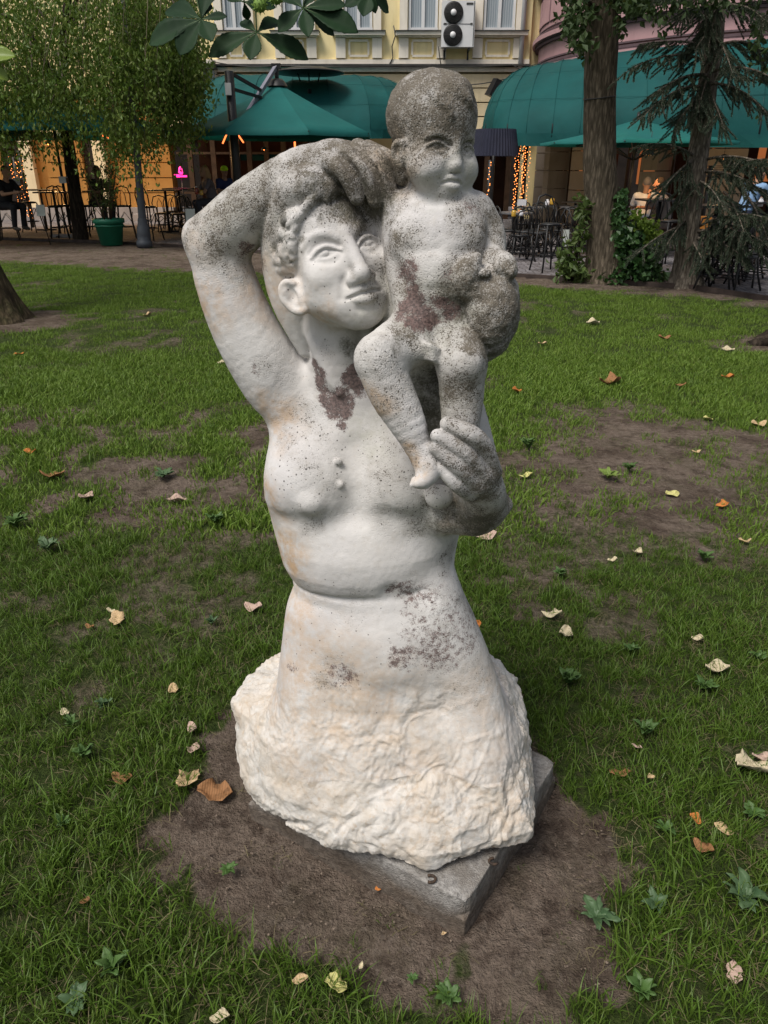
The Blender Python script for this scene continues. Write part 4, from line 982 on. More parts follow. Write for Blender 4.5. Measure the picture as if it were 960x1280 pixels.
def build_fallen_leaves():
    M = {'pink': leaf_mat('pale_pink_dead_leaf', (.42, .29, .23), (.54, .40, .33)), 'tan': leaf_mat('tan_dead_leaf', (.46, .31, .16), (.58, .44, .27)), 'brown': leaf_mat('brown_dead_leaf', (.20, .10, .045), (.34, .17, .075)),
         'orange': leaf_mat('orange_dead_leaf', (.42, .14, .035), (.55, .22, .06)), 'yellow': leaf_mat('yellow_leaf', (.50, .46, .14), (.58, .55, .27)), 'cream': leaf_mat('cream_dead_leaf', (.50, .42, .27), (.62, .54, .38))}
    L = [   # px, py, length in px, colour, lobes, turn, label
        (66, 600, 26, 'brown', 2, 20, 'curled brown leaf on the thin grass at the left edge, left of the statue'), (109, 627, 20, 'pink', 0, 70, 'pale pinkish oval leaf lying left of the statue below the curled brown one'),
        (222, 629, 22, 'pink', 0, 15, 'pale pinkish leaf pointing left, between the statue and the left edge'), (39, 570, 14, 'orange', 0, 0, 'small dark red leaf at the left edge above the curled brown one'),
        (24, 444, 11, 'orange', 0, 40, 'small orange leaf in the grass below the left trunk'), (185, 396, 10, 'tan', 0, 30, 'tiny tan leaf beyond the raised elbow, in the sunny turf'), (277, 455, 10, 'cream', 0, 10, 'tiny cream leaf just left of the upper arm'),
        (139, 766, 10, 'cream', 0, 0, 'small cream curled leaf beside a ragged tan one in the left lawn'), (148, 777, 22, 'tan', 2, -50, 'ragged tan leaf in the left lawn, touching a small cream one'), (113, 786, 12, 'brown', 0, -20, 'small brown leaf left of the ragged tan one'),
        (318, 762, 24, 'pink', 0, -20, 'pinkish leaf tucked against the statue at waist height on its left'), (218, 866, 16, 'tan', 0, -60, 'thin tan leaf standing in the grass left of the rough stone'), (82, 893, 13, 'cream', 0, -40, 'small pale leaf over two broad green blades, left lawn'),
        (241, 914, 18, 'pink', 0, -60, 'pale curled leaf at the edge of the bare earth, upper of two'), (243, 941, 18, 'pink', 2, 80, 'pale folded leaf at the edge of the bare earth, lower of two'), (236, 979, 34, 'tan', 2, 60, 'large yellowish brown leaf at the left of the bare earth'),
        (268, 990, 40, 'brown', 2, 5, 'large crisp orange-brown leaf at the left of the bare earth'), (155, 977, 26, 'brown', 0, -15, 'narrow brown leaf in the grass left of the two large ones'), (107, 1130, 12, 'brown', 0, 60, 'small reddish leaf deep in the bottom left grass'),
        (275, 1276, 20, 'cream', 0, 10, 'pale leaf cut by the bottom edge of the photo'), (376, 1228, 18, 'tan', 0, 10, 'small tan leaf at the lower rim of the bare earth'), (420, 1237, 26, 'yellow', 2, -20, 'torn yellow leaf at the lower rim of the bare earth'),
        (474, 1108, 10, 'orange', 0, 20, 'tiny orange-brown leaf on the earth in front of the plinth'), (452, 1207, 9, 'cream', 0, 70, 'tiny cream leaf on the earth below the plinth corner'),
        (690, 770, 24, 'cream', 2, -15, 'cream folded leaf right of the statue, upper of a close pair'), (706, 797, 26, 'cream', 0, 80, 'cream pointed leaf right of the statue, lower of a close pair'), (895, 842, 28, 'cream', 0, 0, 'smooth pale yellow leaf like a bean in the right lawn'),
        (872, 800, 14, 'cream', 0, -20, 'small cream leaf above the bean-shaped one'), (942, 966, 46, 'cream', 2, 10, 'big ragged cream leaf at the right edge'), (952, 950, 22, 'pink', 0, 0, 'pinkish brown scrap behind the big ragged cream leaf'),
        (775, 970, 24, 'brown', 2, -10, 'brown torn leaf in the grass right of the plinth corner'), (868, 1027, 14, 'orange', 0, -50, 'small orange leaf below the brown torn one, right side'), (903, 1040, 20, 'tan', 0, -40, 'folded tan leaf in the lower right lawn'),
        (878, 1062, 22, 'brown', 0, -45, 'dull brown leaf below the folded tan one'), (795, 938, 12, 'pink', 0, -30, 'small pinkish leaf among broad weed leaves right of the plinth'), (916, 1219, 24, 'pink', 2, 70, 'pink folded leaf in the bottom right grass'),
        (606, 671, 30, 'pink', 2, 0, 'pale pink leaf on the ground just under the elbow of the supporting arm'), (762, 481, 26, 'brown', 2, 5, 'dull brown leaf at the top of the bare patch on the right'), (903, 632, 16, 'orange', 2, 10, 'bright orange curled leaf on the right bare patch'),
        (797, 692, 20, 'cream', 0, 60, 'pale curled leaf standing at the lower rim of the right bare patch'), (766, 700, 12, 'cream', 0, 0, 'small grey-white leaf left of the pale curled one'), (840, 617, 18, 'yellow', 0, 20, 'pale yellow curled leaf on the right bare patch'),
        (657, 597, 18, 'yellow', 0, 10, 'yellow-green leaf close to the statue elbow on the right'), (885, 524, 12, 'yellow', 0, 0, 'small yellow-green leaf above the right bare patch'), (870, 566, 10, 'tan', 2, 0, 'tiny tan star-like leaf in the middle of the right patch'),
        (931, 676, 14, 'tan', 0, -20, 'small tan leaf at the right edge below the orange one'), (908, 443, 16, 'cream', 0, 5, 'white oval leaf in the bright turf near the right edge'), (830, 425, 14, 'brown', 0, 0, 'small brown leaf in the bright turf left of the white oval one'),
        (909, 474, 14, 'orange', 0, 0, 'small orange leaf below the white oval one'), (645, 492, 12, 'orange', 0, 10, 'small orange leaf just right of the white sleeve'), (678, 432, 11, 'tan', 0, 0, 'tiny tan leaf in the bright turf right of the dove'),
        (948, 533, 16, 'tan', 0, 0, 'tan leaf cut by the right edge above the bare patch'), (851, 484, 12, 'brown', 0, 0, 'small brown leaf between the bright turf and the right patch'), (596, 785, 14, 'orange', 2, 60, 'orange leaf peeping out beside the skirt on the right'),
        (741, 405, 16, 'cream', 0, 0, 'pale leaf in the sunny turf right of the child'), (813, 975, 10, 'tan', 0, 20, 'tiny tan leaf right of the brown torn one'), (555, 1168, 7, 'tan', 0, 30, 'tiny tan crumb of leaf by the plinth corner')]
    rr = random.Random(2)
    for i, (px, py, ln, c, lobes, turn, lab) in enumerate(L):
        g = G(px, py); d = math.sqrt(g[0]**2+g[1]**2+CAM_Z**2); size = max(.012, ln * d / FPX * 1.0)
        lift = .006 + .012 * float(1 - bareness(np.array([g[0]]), np.array([g[1]]))[0])
        o = link('fallen_leaf', leaf_mesh(i, size, size * rr.uniform(.55, .8), rr.uniform(.1, .7), lobes, rr.uniform(.1, .6)), M[c], None, (g[0], g[1], float(ground_z(g[0:1], g[1:2])[0]) + lift))
        o.rotation_euler = (rr.uniform(-.25, .25), rr.uniform(-.2, .2), math.radians(turn)); tag(o, lab, 'leaf', 'fallen leaves on the lawn')

def build_weeds():
    gm = leafy('weed_leaf', ((.045, .105, .022), (.075, .150, .035), (.105, .175, .055)), .5, .2, 20); bl = leafy('bluish_weed_leaf', ((.045, .095, .040), (.070, .130, .055), (.10, .155, .07)), .5, .15, 20)
    yl = leafy('yellow_green_weed_leaf', ((.12, .20, .035), (.18, .26, .05), (.22, .30, .08)), .5, .25, 20)
    W = [(90, 912, 5, .055, .42, gm, 'dandelion-like weed with two upright bright blades, left lawn'), (105, 948, 6, .06, .5, gm, 'pale green weed with ragged leaves in the left lawn'), (130, 885, 5, .05, .6, bl, 'bluish round-leaved weed in the left lawn'),
         (265, 780, 5, .05, .6, bl, 'bluish broadleaf weed between the left lawn and the skirt'), (285, 1090, 5, .035, .8, gm, 'small weed rosette on the bare earth left of the plinth'), (80, 1035, 6, .05, .5, gm, 'weed with long leaves in the lower left lawn'),
         (140, 1215, 6, .06, .5, gm, 'weed with ragged leaf in the bottom left grass'), (95, 1255, 6, .055, .8, bl, 'flat bluish weed in the bottom left corner'), (515, 1225, 6, .022, .8, gm, 'tiny rosette weed at the lower rim of the bare earth'), (560, 1250, 8, .045, .7, gm, 'low rosette weed at the bottom of the bare earth'),
         (640, 870, 5, .055, .4, yl, 'upright yellow-green sprout beside the rough stone'), (710, 855, 11, .075, .55, gm, 'bushy bright green weed right of the skirt'), (805, 920, 6, .065, .45, gm, 'weed with two upright oval leaves right of the plinth'), (790, 815, 6, .055, .6, gm, 'thin spreading weed in the right lawn'),
         (880, 862, 7, .06, .7, gm, 'weed with divided leaves under the pale bean-shaped leaf'), (745, 1150, 8, .065, .85, bl, 'dark dandelion rosette on the earth right of the plinth corner'), (930, 1125, 8, .08, .75, bl, 'large bluish dandelion rosette at the lower right edge'), (820, 1135, 6, .055, .6, bl, 'dark green weed between the two bluish rosettes'),
         (940, 1020, 9, .05, .7, gm, 'cluster of round-leaved weeds at the right edge'), (800, 1245, 6, .055, .6, gm, 'weed in the bottom right grass'), (945, 825, 6, .05, .7, gm, 'weed at the right edge above the ragged leaf'), (760, 600, 8, .09, .7, yl, 'pale green weed growing in the right bare patch'),
         (785, 590, 6, .08, .6, gm, 'green weed sprouting on the right bare patch'), (660, 560, 8, .10, .5, gm, 'tufted weed on the bare ground right of the sleeve'), (60, 690, 8, .09, .6, bl, 'patch of bluish weeds at the far left of the lawn'), (205, 600, 8, .09, .8, bl, 'dark weed on the thin turf left of the waist'),
         (270, 655, 8, .08, .6, gm, 'bright weed near the statue waist on the left'), (20, 660, 9, .10, .6, gm, 'weed clump cut by the left edge'), (880, 700, 7, .07, .6, gm, 'weed below the right bare patch'), (700, 720, 7, .06, .5, gm, 'sprig of weed right of the waist'), (830, 1040, 6, .05, .6, gm, 'small weed in the grass below the brown torn leaf')]
    for i, (px, py, n, sz, flat, mt, lab) in enumerate(W):
        g = G(px, py); r = random.Random(50 + i); root = empty('weed', (g[0], g[1], float(ground_z(g[0:1], g[1:2])[0])))
        tag(root, lab, 'weed', 'broadleaf weeds in the lawn')
        for k in range(int(n * 1.6)):
            L = sz * .8 * r.uniform(.75, 1.2); me = leaf_mesh(1000 + i * 20 + k, L, L * r.uniform(.30, .5), -.25, 3 if k % 2 else 0, .3, 'leaf_blade', 8, 4)
            for v in me.vertices: v.co.x += L * .5
            o = link('leaf', me, mt, root); o.rotation_euler = (r.uniform(-.3, .3), -math.radians(90 * (1 - flat) * r.uniform(.5, 1.2) + 12), k * 2.399 + r.uniform(-.3, .3)); o.location = (0, 0, .01)

# ================================================================== THE STREET BEHIND
FY = 27.0                                             # the yellow facade
def FX(px, Y=FY, z=3.0):                              # world x of a photo column at height z on the plane Y
    d = Y * math.cos(PITCH) + (CAM_Z - z) * math.sin(PITCH); return (px - 480) / FPX * d
def FZ(py, Y=FY): return float(P(480, py, Y)[2])
def render_mat(name, a, b, rough=.85, stain=.35, bump=.004):
    m = NM(name, rough, .25); n = m.noise(1.6, 5, .6); f = m.noise(30, 4, .6)
    drip = m.node('ShaderNodeTexNoise', {'Vector': m.scaled(3.0, 3.0, .45), 'Scale': 2.2, 'Detail': 5.0}).outputs['Fac']
    c = m.mix(m.mr(n, .35, .65), a, b); c = m.mix(m.mr(drip, .52, .75, 0, stain), c, [v * .55 for v in a]); c = m.mix(m.mr(f, .5, .8, 0, .25), c, [v * .8 for v in b])
    m.col(c); m.bump(f, bump, .5); return m.m
MAT = {}
def town_materials():
    MAT['yellow'] = render_mat('yellow_render', (.80, .66, .34), (.86, .73, .42)); MAT['ochre'] = render_mat('ochre_render', (.36, .17, .04), (.43, .22, .06))
    MAT['trim'] = render_mat('cream_moulding', (.76, .69, .58), (.84, .78, .68)); MAT['course'] = render_mat('pale_yellow_rustication', (.74, .62, .39), (.80, .68, .45))
    MAT['mauve'] = render_mat('mauve_render', (.40, .24, .25), (.47, .29, .30), .7, .3); MAT['mauve_dark'] = render_mat('dark_mauve_moulding', (.085, .055, .062), (.13, .09, .10))
    MAT['lead'] = plain('dark_sheet_metal', (.05, .048, .045), .5, .3, 4); MAT['black'] = plain('black_metal', (.014, .014, .015), .45, .3, 10, .4); MAT['wood'] = plain('dark_stained_wood', (.045, .025, .014), .5, .35, 5)
    MAT['white'] = plain('white_paint', (.66, .66, .66), .45, .05, 5, .5); MAT['stone'] = render_mat('pale_stone_pier', (.30, .26, .215), (.38, .33, .27)); MAT['plinthgrey'] = render_mat('grey_stone_base', (.26, .235, .22), (.34, .31, .29))
    MAT['dark'] = plain('dark_interior', (.020, .014, .011), .9, .4, 2); MAT['interior'] = plain('brown_interior', (.060, .026, .014), .8, .5, 1.3)
    g = NM('window_glass', .08, .6); g.col(g.mix(g.mr(g.noise(1.5, 3), .35, .65), (.10, .135, .165), (.22, .27, .31))); MAT['glass'] = g.m
    c = NM('net_curtain', .9); w = c.node('ShaderNodeTexWave', {'Vector': c.obj(), 'Scale': 4.5, 'Distortion': 1.2}, bands_direction='X').outputs['Fac']; c.col(c.mix(w, (.22, .26, .29), (.36, .40, .43))); MAT['curtain'] = c.m
    t = NM('green_canvas', .75, .25); n = t.noise(1.1, 4, .6); f = t.noise(6, 5, .6); st = t.noise(24, 3)
    cc = t.mix(t.mr(n, .3, .7), (.004, .062, .062), (.007, .092, .090)); cc = t.mix(t.mr(f, .55, .78, 0, .35), cc, (.018, .10, .088)); cc = t.mix(t.mr(st, .70, .78, 0, .25), cc, (.06, .12, .09)); t.col(cc); t.bump(t.noise(3.5, 3), .02, .6)
    tr = t.node('ShaderNodeBsdfTranslucent', {0: (.010, .16, .12)}); mx = t.node('ShaderNodeMixShader', {0: .18}); t.t.links.new(t.b.outputs[0], mx.inputs[1]); t.t.links.new(tr.outputs[0], mx.inputs[2])
    t.t.links.new(mx.outputs[0], [q for q in t.n if q.type == 'OUTPUT_MATERIAL'][0].inputs[0]); MAT['canvas'] = t.m
    MAT['canvas_edge'] = plain('green_canvas_hem', (.003, .050, .047), .8, .2, 3)
    pv = NM('grey_cobbles', .8, .25); v = pv.node('ShaderNodeTexVoronoi', {'Vector': pv.obj(), 'Scale': 9.0, 'Randomness': .55}, feature='DISTANCE_TO_EDGE').outputs['Distance']; vc = pv.node('ShaderNodeTexVoronoi', {'Vector': pv.obj(), 'Scale': 9.0, 'Randomness': .55}).outputs['Color']
    sc = pv.node('ShaderNodeSeparateColor', {0: vc}).outputs[0]; cc = pv.mix(sc, (.13, .12, .125), (.24, .225, .235)); cc = pv.mix(pv.mr(v, .02, .10, .85, 0), cc, (.05, .042, .038)); cc = pv.mix(pv.mr(pv.noise(.9, 4), .5, .68, 0, .5), cc, (.105, .088, .075)); pv.col(cc); pv.bump(pv.mr(v, 0, .12), .012, .8); MAT['cobble'] = pv.m
    MAT['amber'] = lamp_mat('amber_glow', (1.0, .30, .07), 3.2); MAT['orange_glow'] = lamp_mat('orange_strip_glow', (1.0, .20, .05), 2.2); MAT['pink_glow'] = lamp_mat('pink_neon', (1.0, .03, .25), 2.2); MAT['warm_window'] = lamp_mat('warm_lit_room', (1.0, .32, .10), .22)
    MAT['lime'] = plain('lime_fabric', (.55, .85, .04), .7, .1)
def lamp_mat(name, c, s):
    m = NM(name, .6); m.col([v * .5 for v in c]); m.set('Emission Color', c); m.set('Emission Strength', s); return m.m

def build_paving():
    xs = np.concatenate([np.linspace(-45, -13, 12), np.linspace(-12.5, 14, 54), np.linspace(15, 45, 12)]); V, F = [], []
    for x in xs:
        k = float(kerb_y(np.array([x]))[0]) if -30 < x < 14 else (KERB[0][1] if x < 0 else KERB[-1][1])
        V += [(x, k, .02), (x, k + (60 - k) * .2, .02), (x, 60, .02)]
    for i in range(len(xs) - 1):
        for j in range(2): a = i * 3 + j; F.append((a, a + 3, a + 4, a + 1))
    tag(link('paving', np_mesh('paving', np.array(V), np.array(F), False), MAT['cobble']), kind='structure')
    mb = MB(); pts = [(float(k[0]), float(k[1]) - .03, .022) for k in KERB]
    for a, b in zip(pts[:-1], pts[1:]):
        A, B = Vector(a), Vector(b); d = B - A; R = Matrix.Rotation(math.atan2(d.y, d.x), 3, 'Z'); mb.box((A + B) / 2, (d.length - .004, .06, .07), R)
    tag(mb.build('kerb', plain('rusty_edging', (.055, .040, .034), .8, .4, 6)), kind='structure')

def window_unit(root, x0, x1, z0, z1, y, two=True):
    fr = MB(); w = .075
    fr.box(((x0 + x1) / 2, y, z1), (x1 - x0 + .1, .10, w)).box(((x0 + x1) / 2, y, z0), (x1 - x0 + .1, .10, w)).box((x0, y, (z0 + z1) / 2), (w, .10, z1 - z0 - w)).box((x1, y, (z0 + z1) / 2), (w, .10, z1 - z0 - w))
    xm = (x0 + x1) / 2; fr.box((xm, y, (z0 + z1) / 2), (w * 1.3, .095, z1 - z0 - w))
    win = fr.build('window', MAT['white'], root)
    for a, b in ((x0 + w / 2, xm - w * .65), (xm + w * .65, x1 - w / 2)):
        MB().box(((a + b) / 2, y + .02, (z0 + z1) / 2), (b - a, .02, z1 - z0 - w)).build('pane', MAT['curtain'], win)
def build_yellow():
    root = empty('yellow_house', (0, FY, 0)); root.location = (0, 0, 0)
    tag(root, 'old yellow house with cream mouldings and tall white windows above the cafe', 'house')
    X0, X1 = FX(-900), FX(656); zc = FZ(84); part = lambda nm, mb, m: mb.build(nm, MAT[m], root)
    wy = FY + .25
    part('wall', MB().box(((FX(262) + X1) / 2, wy, (zc + 12) / 2), (X1 - FX(262), .5, 12 - zc)), 'yellow')
    # belt, cornice and lead capping
    part('belt', MB().box(((FX(262) + X1) / 2, FY - .03, FZ(79)), (X1 - FX(262), .10, FZ(74) - FZ(83))), 'trim')
    part('cornice_cap', MB().box(((FX(262) + X1) / 2, FY - .14, FZ(82.6)), (X1 - FX(262), .36, .05)), 'lead')
    part('cornice', MB().box(((FX(262) + X1) / 2, FY - .06, (FZ(84) + FZ(91)) / 2), (X1 - FX(262), .20, FZ(84) - FZ(91) - .03)), 'trim')
    # rusticated courses of the ground floor
    zt = FZ(92); h = .40; i = 0
    while zt > 2.75:
        for a, b in ((FX(262), FX(420)), (FX(420) + .02, FX(560)), (FX(560) + .02, X1)):
            MB().box(((a + b) / 2, FY + .05, zt - h / 2), (b - a - .02, .22, h - .035)).build('course', MAT['course'], root)
        zt -= h
    part('backing', MB().box(((FX(190) + X1) / 2, FY + .32, (zc + zt) / 2), (X1 - FX(190), .3, zc - zt)), 'course')
    part('return_wall', MB().box((X1 + .9, FY + .35, 6), (1.9, .3, 12)), 'yellow')
    for cx, hw in ((292, 13), (368, 14), (448, 17), (529, 18), (624.5, 19.5)):
        x0, x1 = FX(cx - hw, z=6), FX(cx + hw, z=6); z0 = FZ(39); z1 = z0 + 2.2
        wr = window_unit(root, x0 + .03, x1 - .03, z0 + .05, z1, FY - .02)
        for s, xx in ((-1, x0 - .16), (1, x1 + .16)): part('window_jamb', MB().box((xx, FY - .06, (z0 + z1) / 2), (.24, .16, z1 - z0)), 'trim')
        part('window_head', MB().box(((x0 + x1) / 2, FY - .06, z1 + .16), (x1 - x0 + .56, .18, .25)), 'trim')
        part('window_sill', MB().box(((x0 + x1) / 2, FY - .12, FZ(43)), (x1 - x0 + .8, .34, .10)).box(((x0 + x1) / 2, FY - .06, FZ(45.5)), (x1 - x0 + .66, .2, .08)), 'trim')
        part('sill_flashing', MB().box(((x0 + x1) / 2, FY - .14, FZ(43) + .06), (x1 - x0 + .84, .40, .022)), 'lead')
        for xx in (x0 - .15, x1 + .15): part('apron_pilaster', MB().box((xx, FY - .045, (FZ(48) + FZ(73)) / 2), (.30, .12, FZ(48) - FZ(73))), 'trim')
        zx0, zx1 = FZ(70), FZ(51); fr = MB(); a, b = x0 + .12, x1 - .12
        fr.box(((a + b) / 2, FY - .02, zx1), (b - a, .06, .06)).box(((a + b) / 2, FY - .02, zx0), (b - a, .06, .06)).box((a, FY - .02, (zx0 + zx1) / 2), (.06, .06, zx1 - zx0 - .06)).box((b, FY - .02, (zx0 + zx1) / 2), (.06, .06, zx1 - zx0 - .06))
        part('apron_panel', fr, 'trim')
    # ground floor: piers, dark shop openings with wood
    part('side_pier', MB().box((FX(470), FY + .1, 1.4), (FX(492) - FX(452), .4, 2.75)), 'ochre')
    for k in range(7): MB().box((FX(470), FY - .13, .35 + k * .40), (FX(492) - FX(452) + .02, .06, .365)).build('course', MAT['course'], root)
    part('shop_lintel', MB().box(((FX(215) + X1) / 2, FY + .15, 2.78), (X1 - FX(215), .3, .22)), 'wood')
    for px in (232, 262, 285, 308, 330, 352, 380, 410, 440, 500, 525, 556, 585, 612, 640):
        part('shop_mullion', MB().box((FX(px), FY + .12, 1.35), (.10 if px % 2 else .16, .12, 2.65)), 'wood')
    for z in (.85, 2.05): part('shop_transom', MB().box(((FX(215) + FX(450)) / 2, FY + .12, z), (FX(450) - FX(215), .08, .07)), 'wood')
    part('shop_back_wall', MB().box(((FX(215) + X1) / 2, FY + 3.4, 1.6), (X1 - FX(215), .1, 3.2)), 'interior')
    part('shop_ceiling', MB().box(((FX(215) + X1) / 2, FY + 1.8, 3.1), (X1 - FX(215), 3.1, .1)), 'dark')
    part('shop_counter', MB().box((FX(312), FY + 1.6, 1.95), (1.3, .12, .22)), 'canvas_edge')
    for px, py, s in ((318, 180, .05), (358, 178, .05), (395, 182, .04), (272, 196, .04), (300, 172, .035)): part('shop_lamp', MB().box((FX(px), FY + 2.2, FZ(py, FY + 2.2)), (s * 1.2, .05, s * 6)), 'orange_glow')
    for px, py in ((558, 128), (600, 118)): pass
    # ochre wing with arcade niches, left
    wx0, wx1 = FX(-900), FX(216, z=1)
    part('wing_wall', MB().box(((wx0 + wx1) / 2, FY + .45, 1.9), (wx1 - wx0, .5, 3.8)), 'ochre')
    for k in range(6):
        for a, b in ((FX(150, z=1), wx1), (FX(62, z=1), FX(108, z=1)), (FX(-150, z=1), FX(-10, z=1))):
            MB().box(((a + b) / 2, FY + .13, .62 + k * .46), (b - a, .16, .43)).build('course', MAT['ochre'], root)
    part('wing_base', MB().box(((wx0 + wx1) / 2, FY + .02, .20), (wx1 - wx0, .5, .40)), 'plinthgrey')
    part('wing_upper_wall', MB().box(((wx0 + FX(262)) / 2, FY + .2, 7.6), (FX(262) - wx0, .5, 7.6)), 'yellow')
    for cx in (-120, -20, 40, 130): part('wing_pilaster', MB().box((FX(cx, z=1), FY + .10, 1.95), (.38, .3, 3.1)), 'course')
    for cx in (18, 118): part('niche', MB().box((FX(cx, z=1), FY + .21, 1.6), (.62, .04, 2.3)), 'dark')
    part('entrance_step', MB().box((FX(203), FY - .5, .12), (2.2, 1.0, .22)), 'plinthgrey')
    # drain pipe at the corner
    part('drainpipe', MB().tube([(FX(654, z=6), FY - .14, 3.9), (FX(655, z=6), FY - .14, 12)], .075, 10), 'white')
    part('downpipe_wrap', MB().tube([(FX(659, z=4), FY - .25, 2.9), (FX(658, z=4), FY - .22, 3.6), (FX(657, z=4), FY - .2, 4.4)], [.10, .13, .06], 10), 'canvas')
    cab = MB()
    for (a, b, sag) in (((262, 76), (345, 82), .08), ((345, 82), (640, 82), .05), ((440, 103), (495, 106), .05), ((555, 106), (585, 106), .03), ((585, 106), (652, 92), .06), ((250, 82), (282, 96), .05), ((640, 80), (655, 88), .03), ((548, 58), (551, 80), .02)):
        A, B = P(a[0], a[1], FY - .36), P(b[0], b[1], FY - .36); cab.tube([A + (B - A) * t - np.array((0, 0, sag * 4 * t * (1 - t))) for t in np.linspace(0, 1, 8)], .016, 5)
    part('cable', cab, 'lead')
    bb = empty('rear_building', (0, 36, 0)); tag(bb, 'dim rear building closing the view behind the cafe rooms', 'house')
    MB().box((0, .3, 5), (90, .5, 10)).build('wall', MAT['dark'], bb); MB().box((0, .0, 2.9), (90, .2, .2)).build('string_course', MAT['interior'], bb)
    # weather-stained wire hanging from the sill
    part('loose_cable', MB().tube([P(492, 32, FY - .1), P(494, 45, FY - .12), P(490, 58, FY - .1), P(491, 72, FY - .1), P(486, 82, FY - .1)], .018, 5), 'lead')
    # air conditioner hung on the wall
    ac = empty('air_conditioner', (FX(571, z=5.6), FY - .1, FZ(62))); tag(ac, 'white two-fan air conditioner bolted to the yellow wall between two windows', 'air conditioner')
    w = FX(591, z=5.6) - FX(551, z=5.6); h = FZ(5) - FZ(62); y = -.28
    MB().box((0, y, h / 2), (w, .36, h)).build('casing', MAT['white'], ac)
    MB().box((w * .47, y - .185, h / 2), (w * .02, .012, h * .96)).box((-w * .02, y - .187, h / 2), (w * .9, .006, .010)).build('panel_seam', MAT['lead'], ac)
    for k, zz in enumerate((h * .74, h * .26)):
        mb = MB(); cx = -w * .16
        mb.lathe([(.0, 0), (.27, 0), (.29, .03), (.27, .05), (.0, .05)], (0, 0, 0), 28); mb.v = [(cx + v[0], y - .175 - v[2], zz + v[1]) for v in mb.v]
        f = mb.build('fan', MAT['black'], ac); hb = MB(); hb.lathe([(0, 0), (.09, 0), (.08, .03), (0, .035)], n=16); hb.v = [(cx + v[0], y - .23 - v[2], zz + v[1]) for v in hb.v]; hb.build('fan_hub', MAT['white'], f)
        g = MB()
        for r_ in (.13, .17, .21, .25): g.tube([(cx + r_ * math.cos(t), y - .232, zz + r_ * math.sin(t)) for t in np.linspace(0, 2 * math.pi, 25)], .005, 4)
        for t in np.arange(0, math.pi, math.pi / 6): g.tube([(cx - .26 * math.cos(t), y - .237, zz - .26 * math.sin(t)), (cx + .26 * math.cos(t), y - .237, zz + .26 * math.sin(t))], .004, 4)
        g.build('fan_grille', MAT['lead'], f)
    MB().box((w * .33, y - .186, h * .93), (.20, .01, .05)).box((-w * .40, y - .186, h * .5), (.08, .01, .05)).box((w * .40, y - .186, h * .5), (.07, .01, .05)).build('badge', MAT['lead'], ac)
    for sx in (-.38, .36): MB().box((w * sx, y + .05, -.05), (.05, .42, .06)).box((w * sx, y + .2, -.18), (.05, .06, .24)).build('bracket', MAT['black'], ac)
    # adjoining pale house seen through the gap beside the willow
    s = empty('pale_side_house', (FX(256), FY - .5, 0)); tag(s, 'pale house corner with arched windows glimpsed between the willow and the umbrella mast', 'house')
    for i, px in enumerate((252, 262, 273)):
        MB().box((FX(px) - FX(256), -.02, FZ(100)), (.20, .1, .42)).build('window', MAT['glass'], s)
    MB().box((0, .2, FZ(100)), (FX(282) - FX(240), .3, 1.0)).build('wall', MAT['trim'], s)
    MB().box((0, .0, FZ(86)), (FX(282) - FX(236), .5, .14)).build('eaves', MAT['lead'], s)

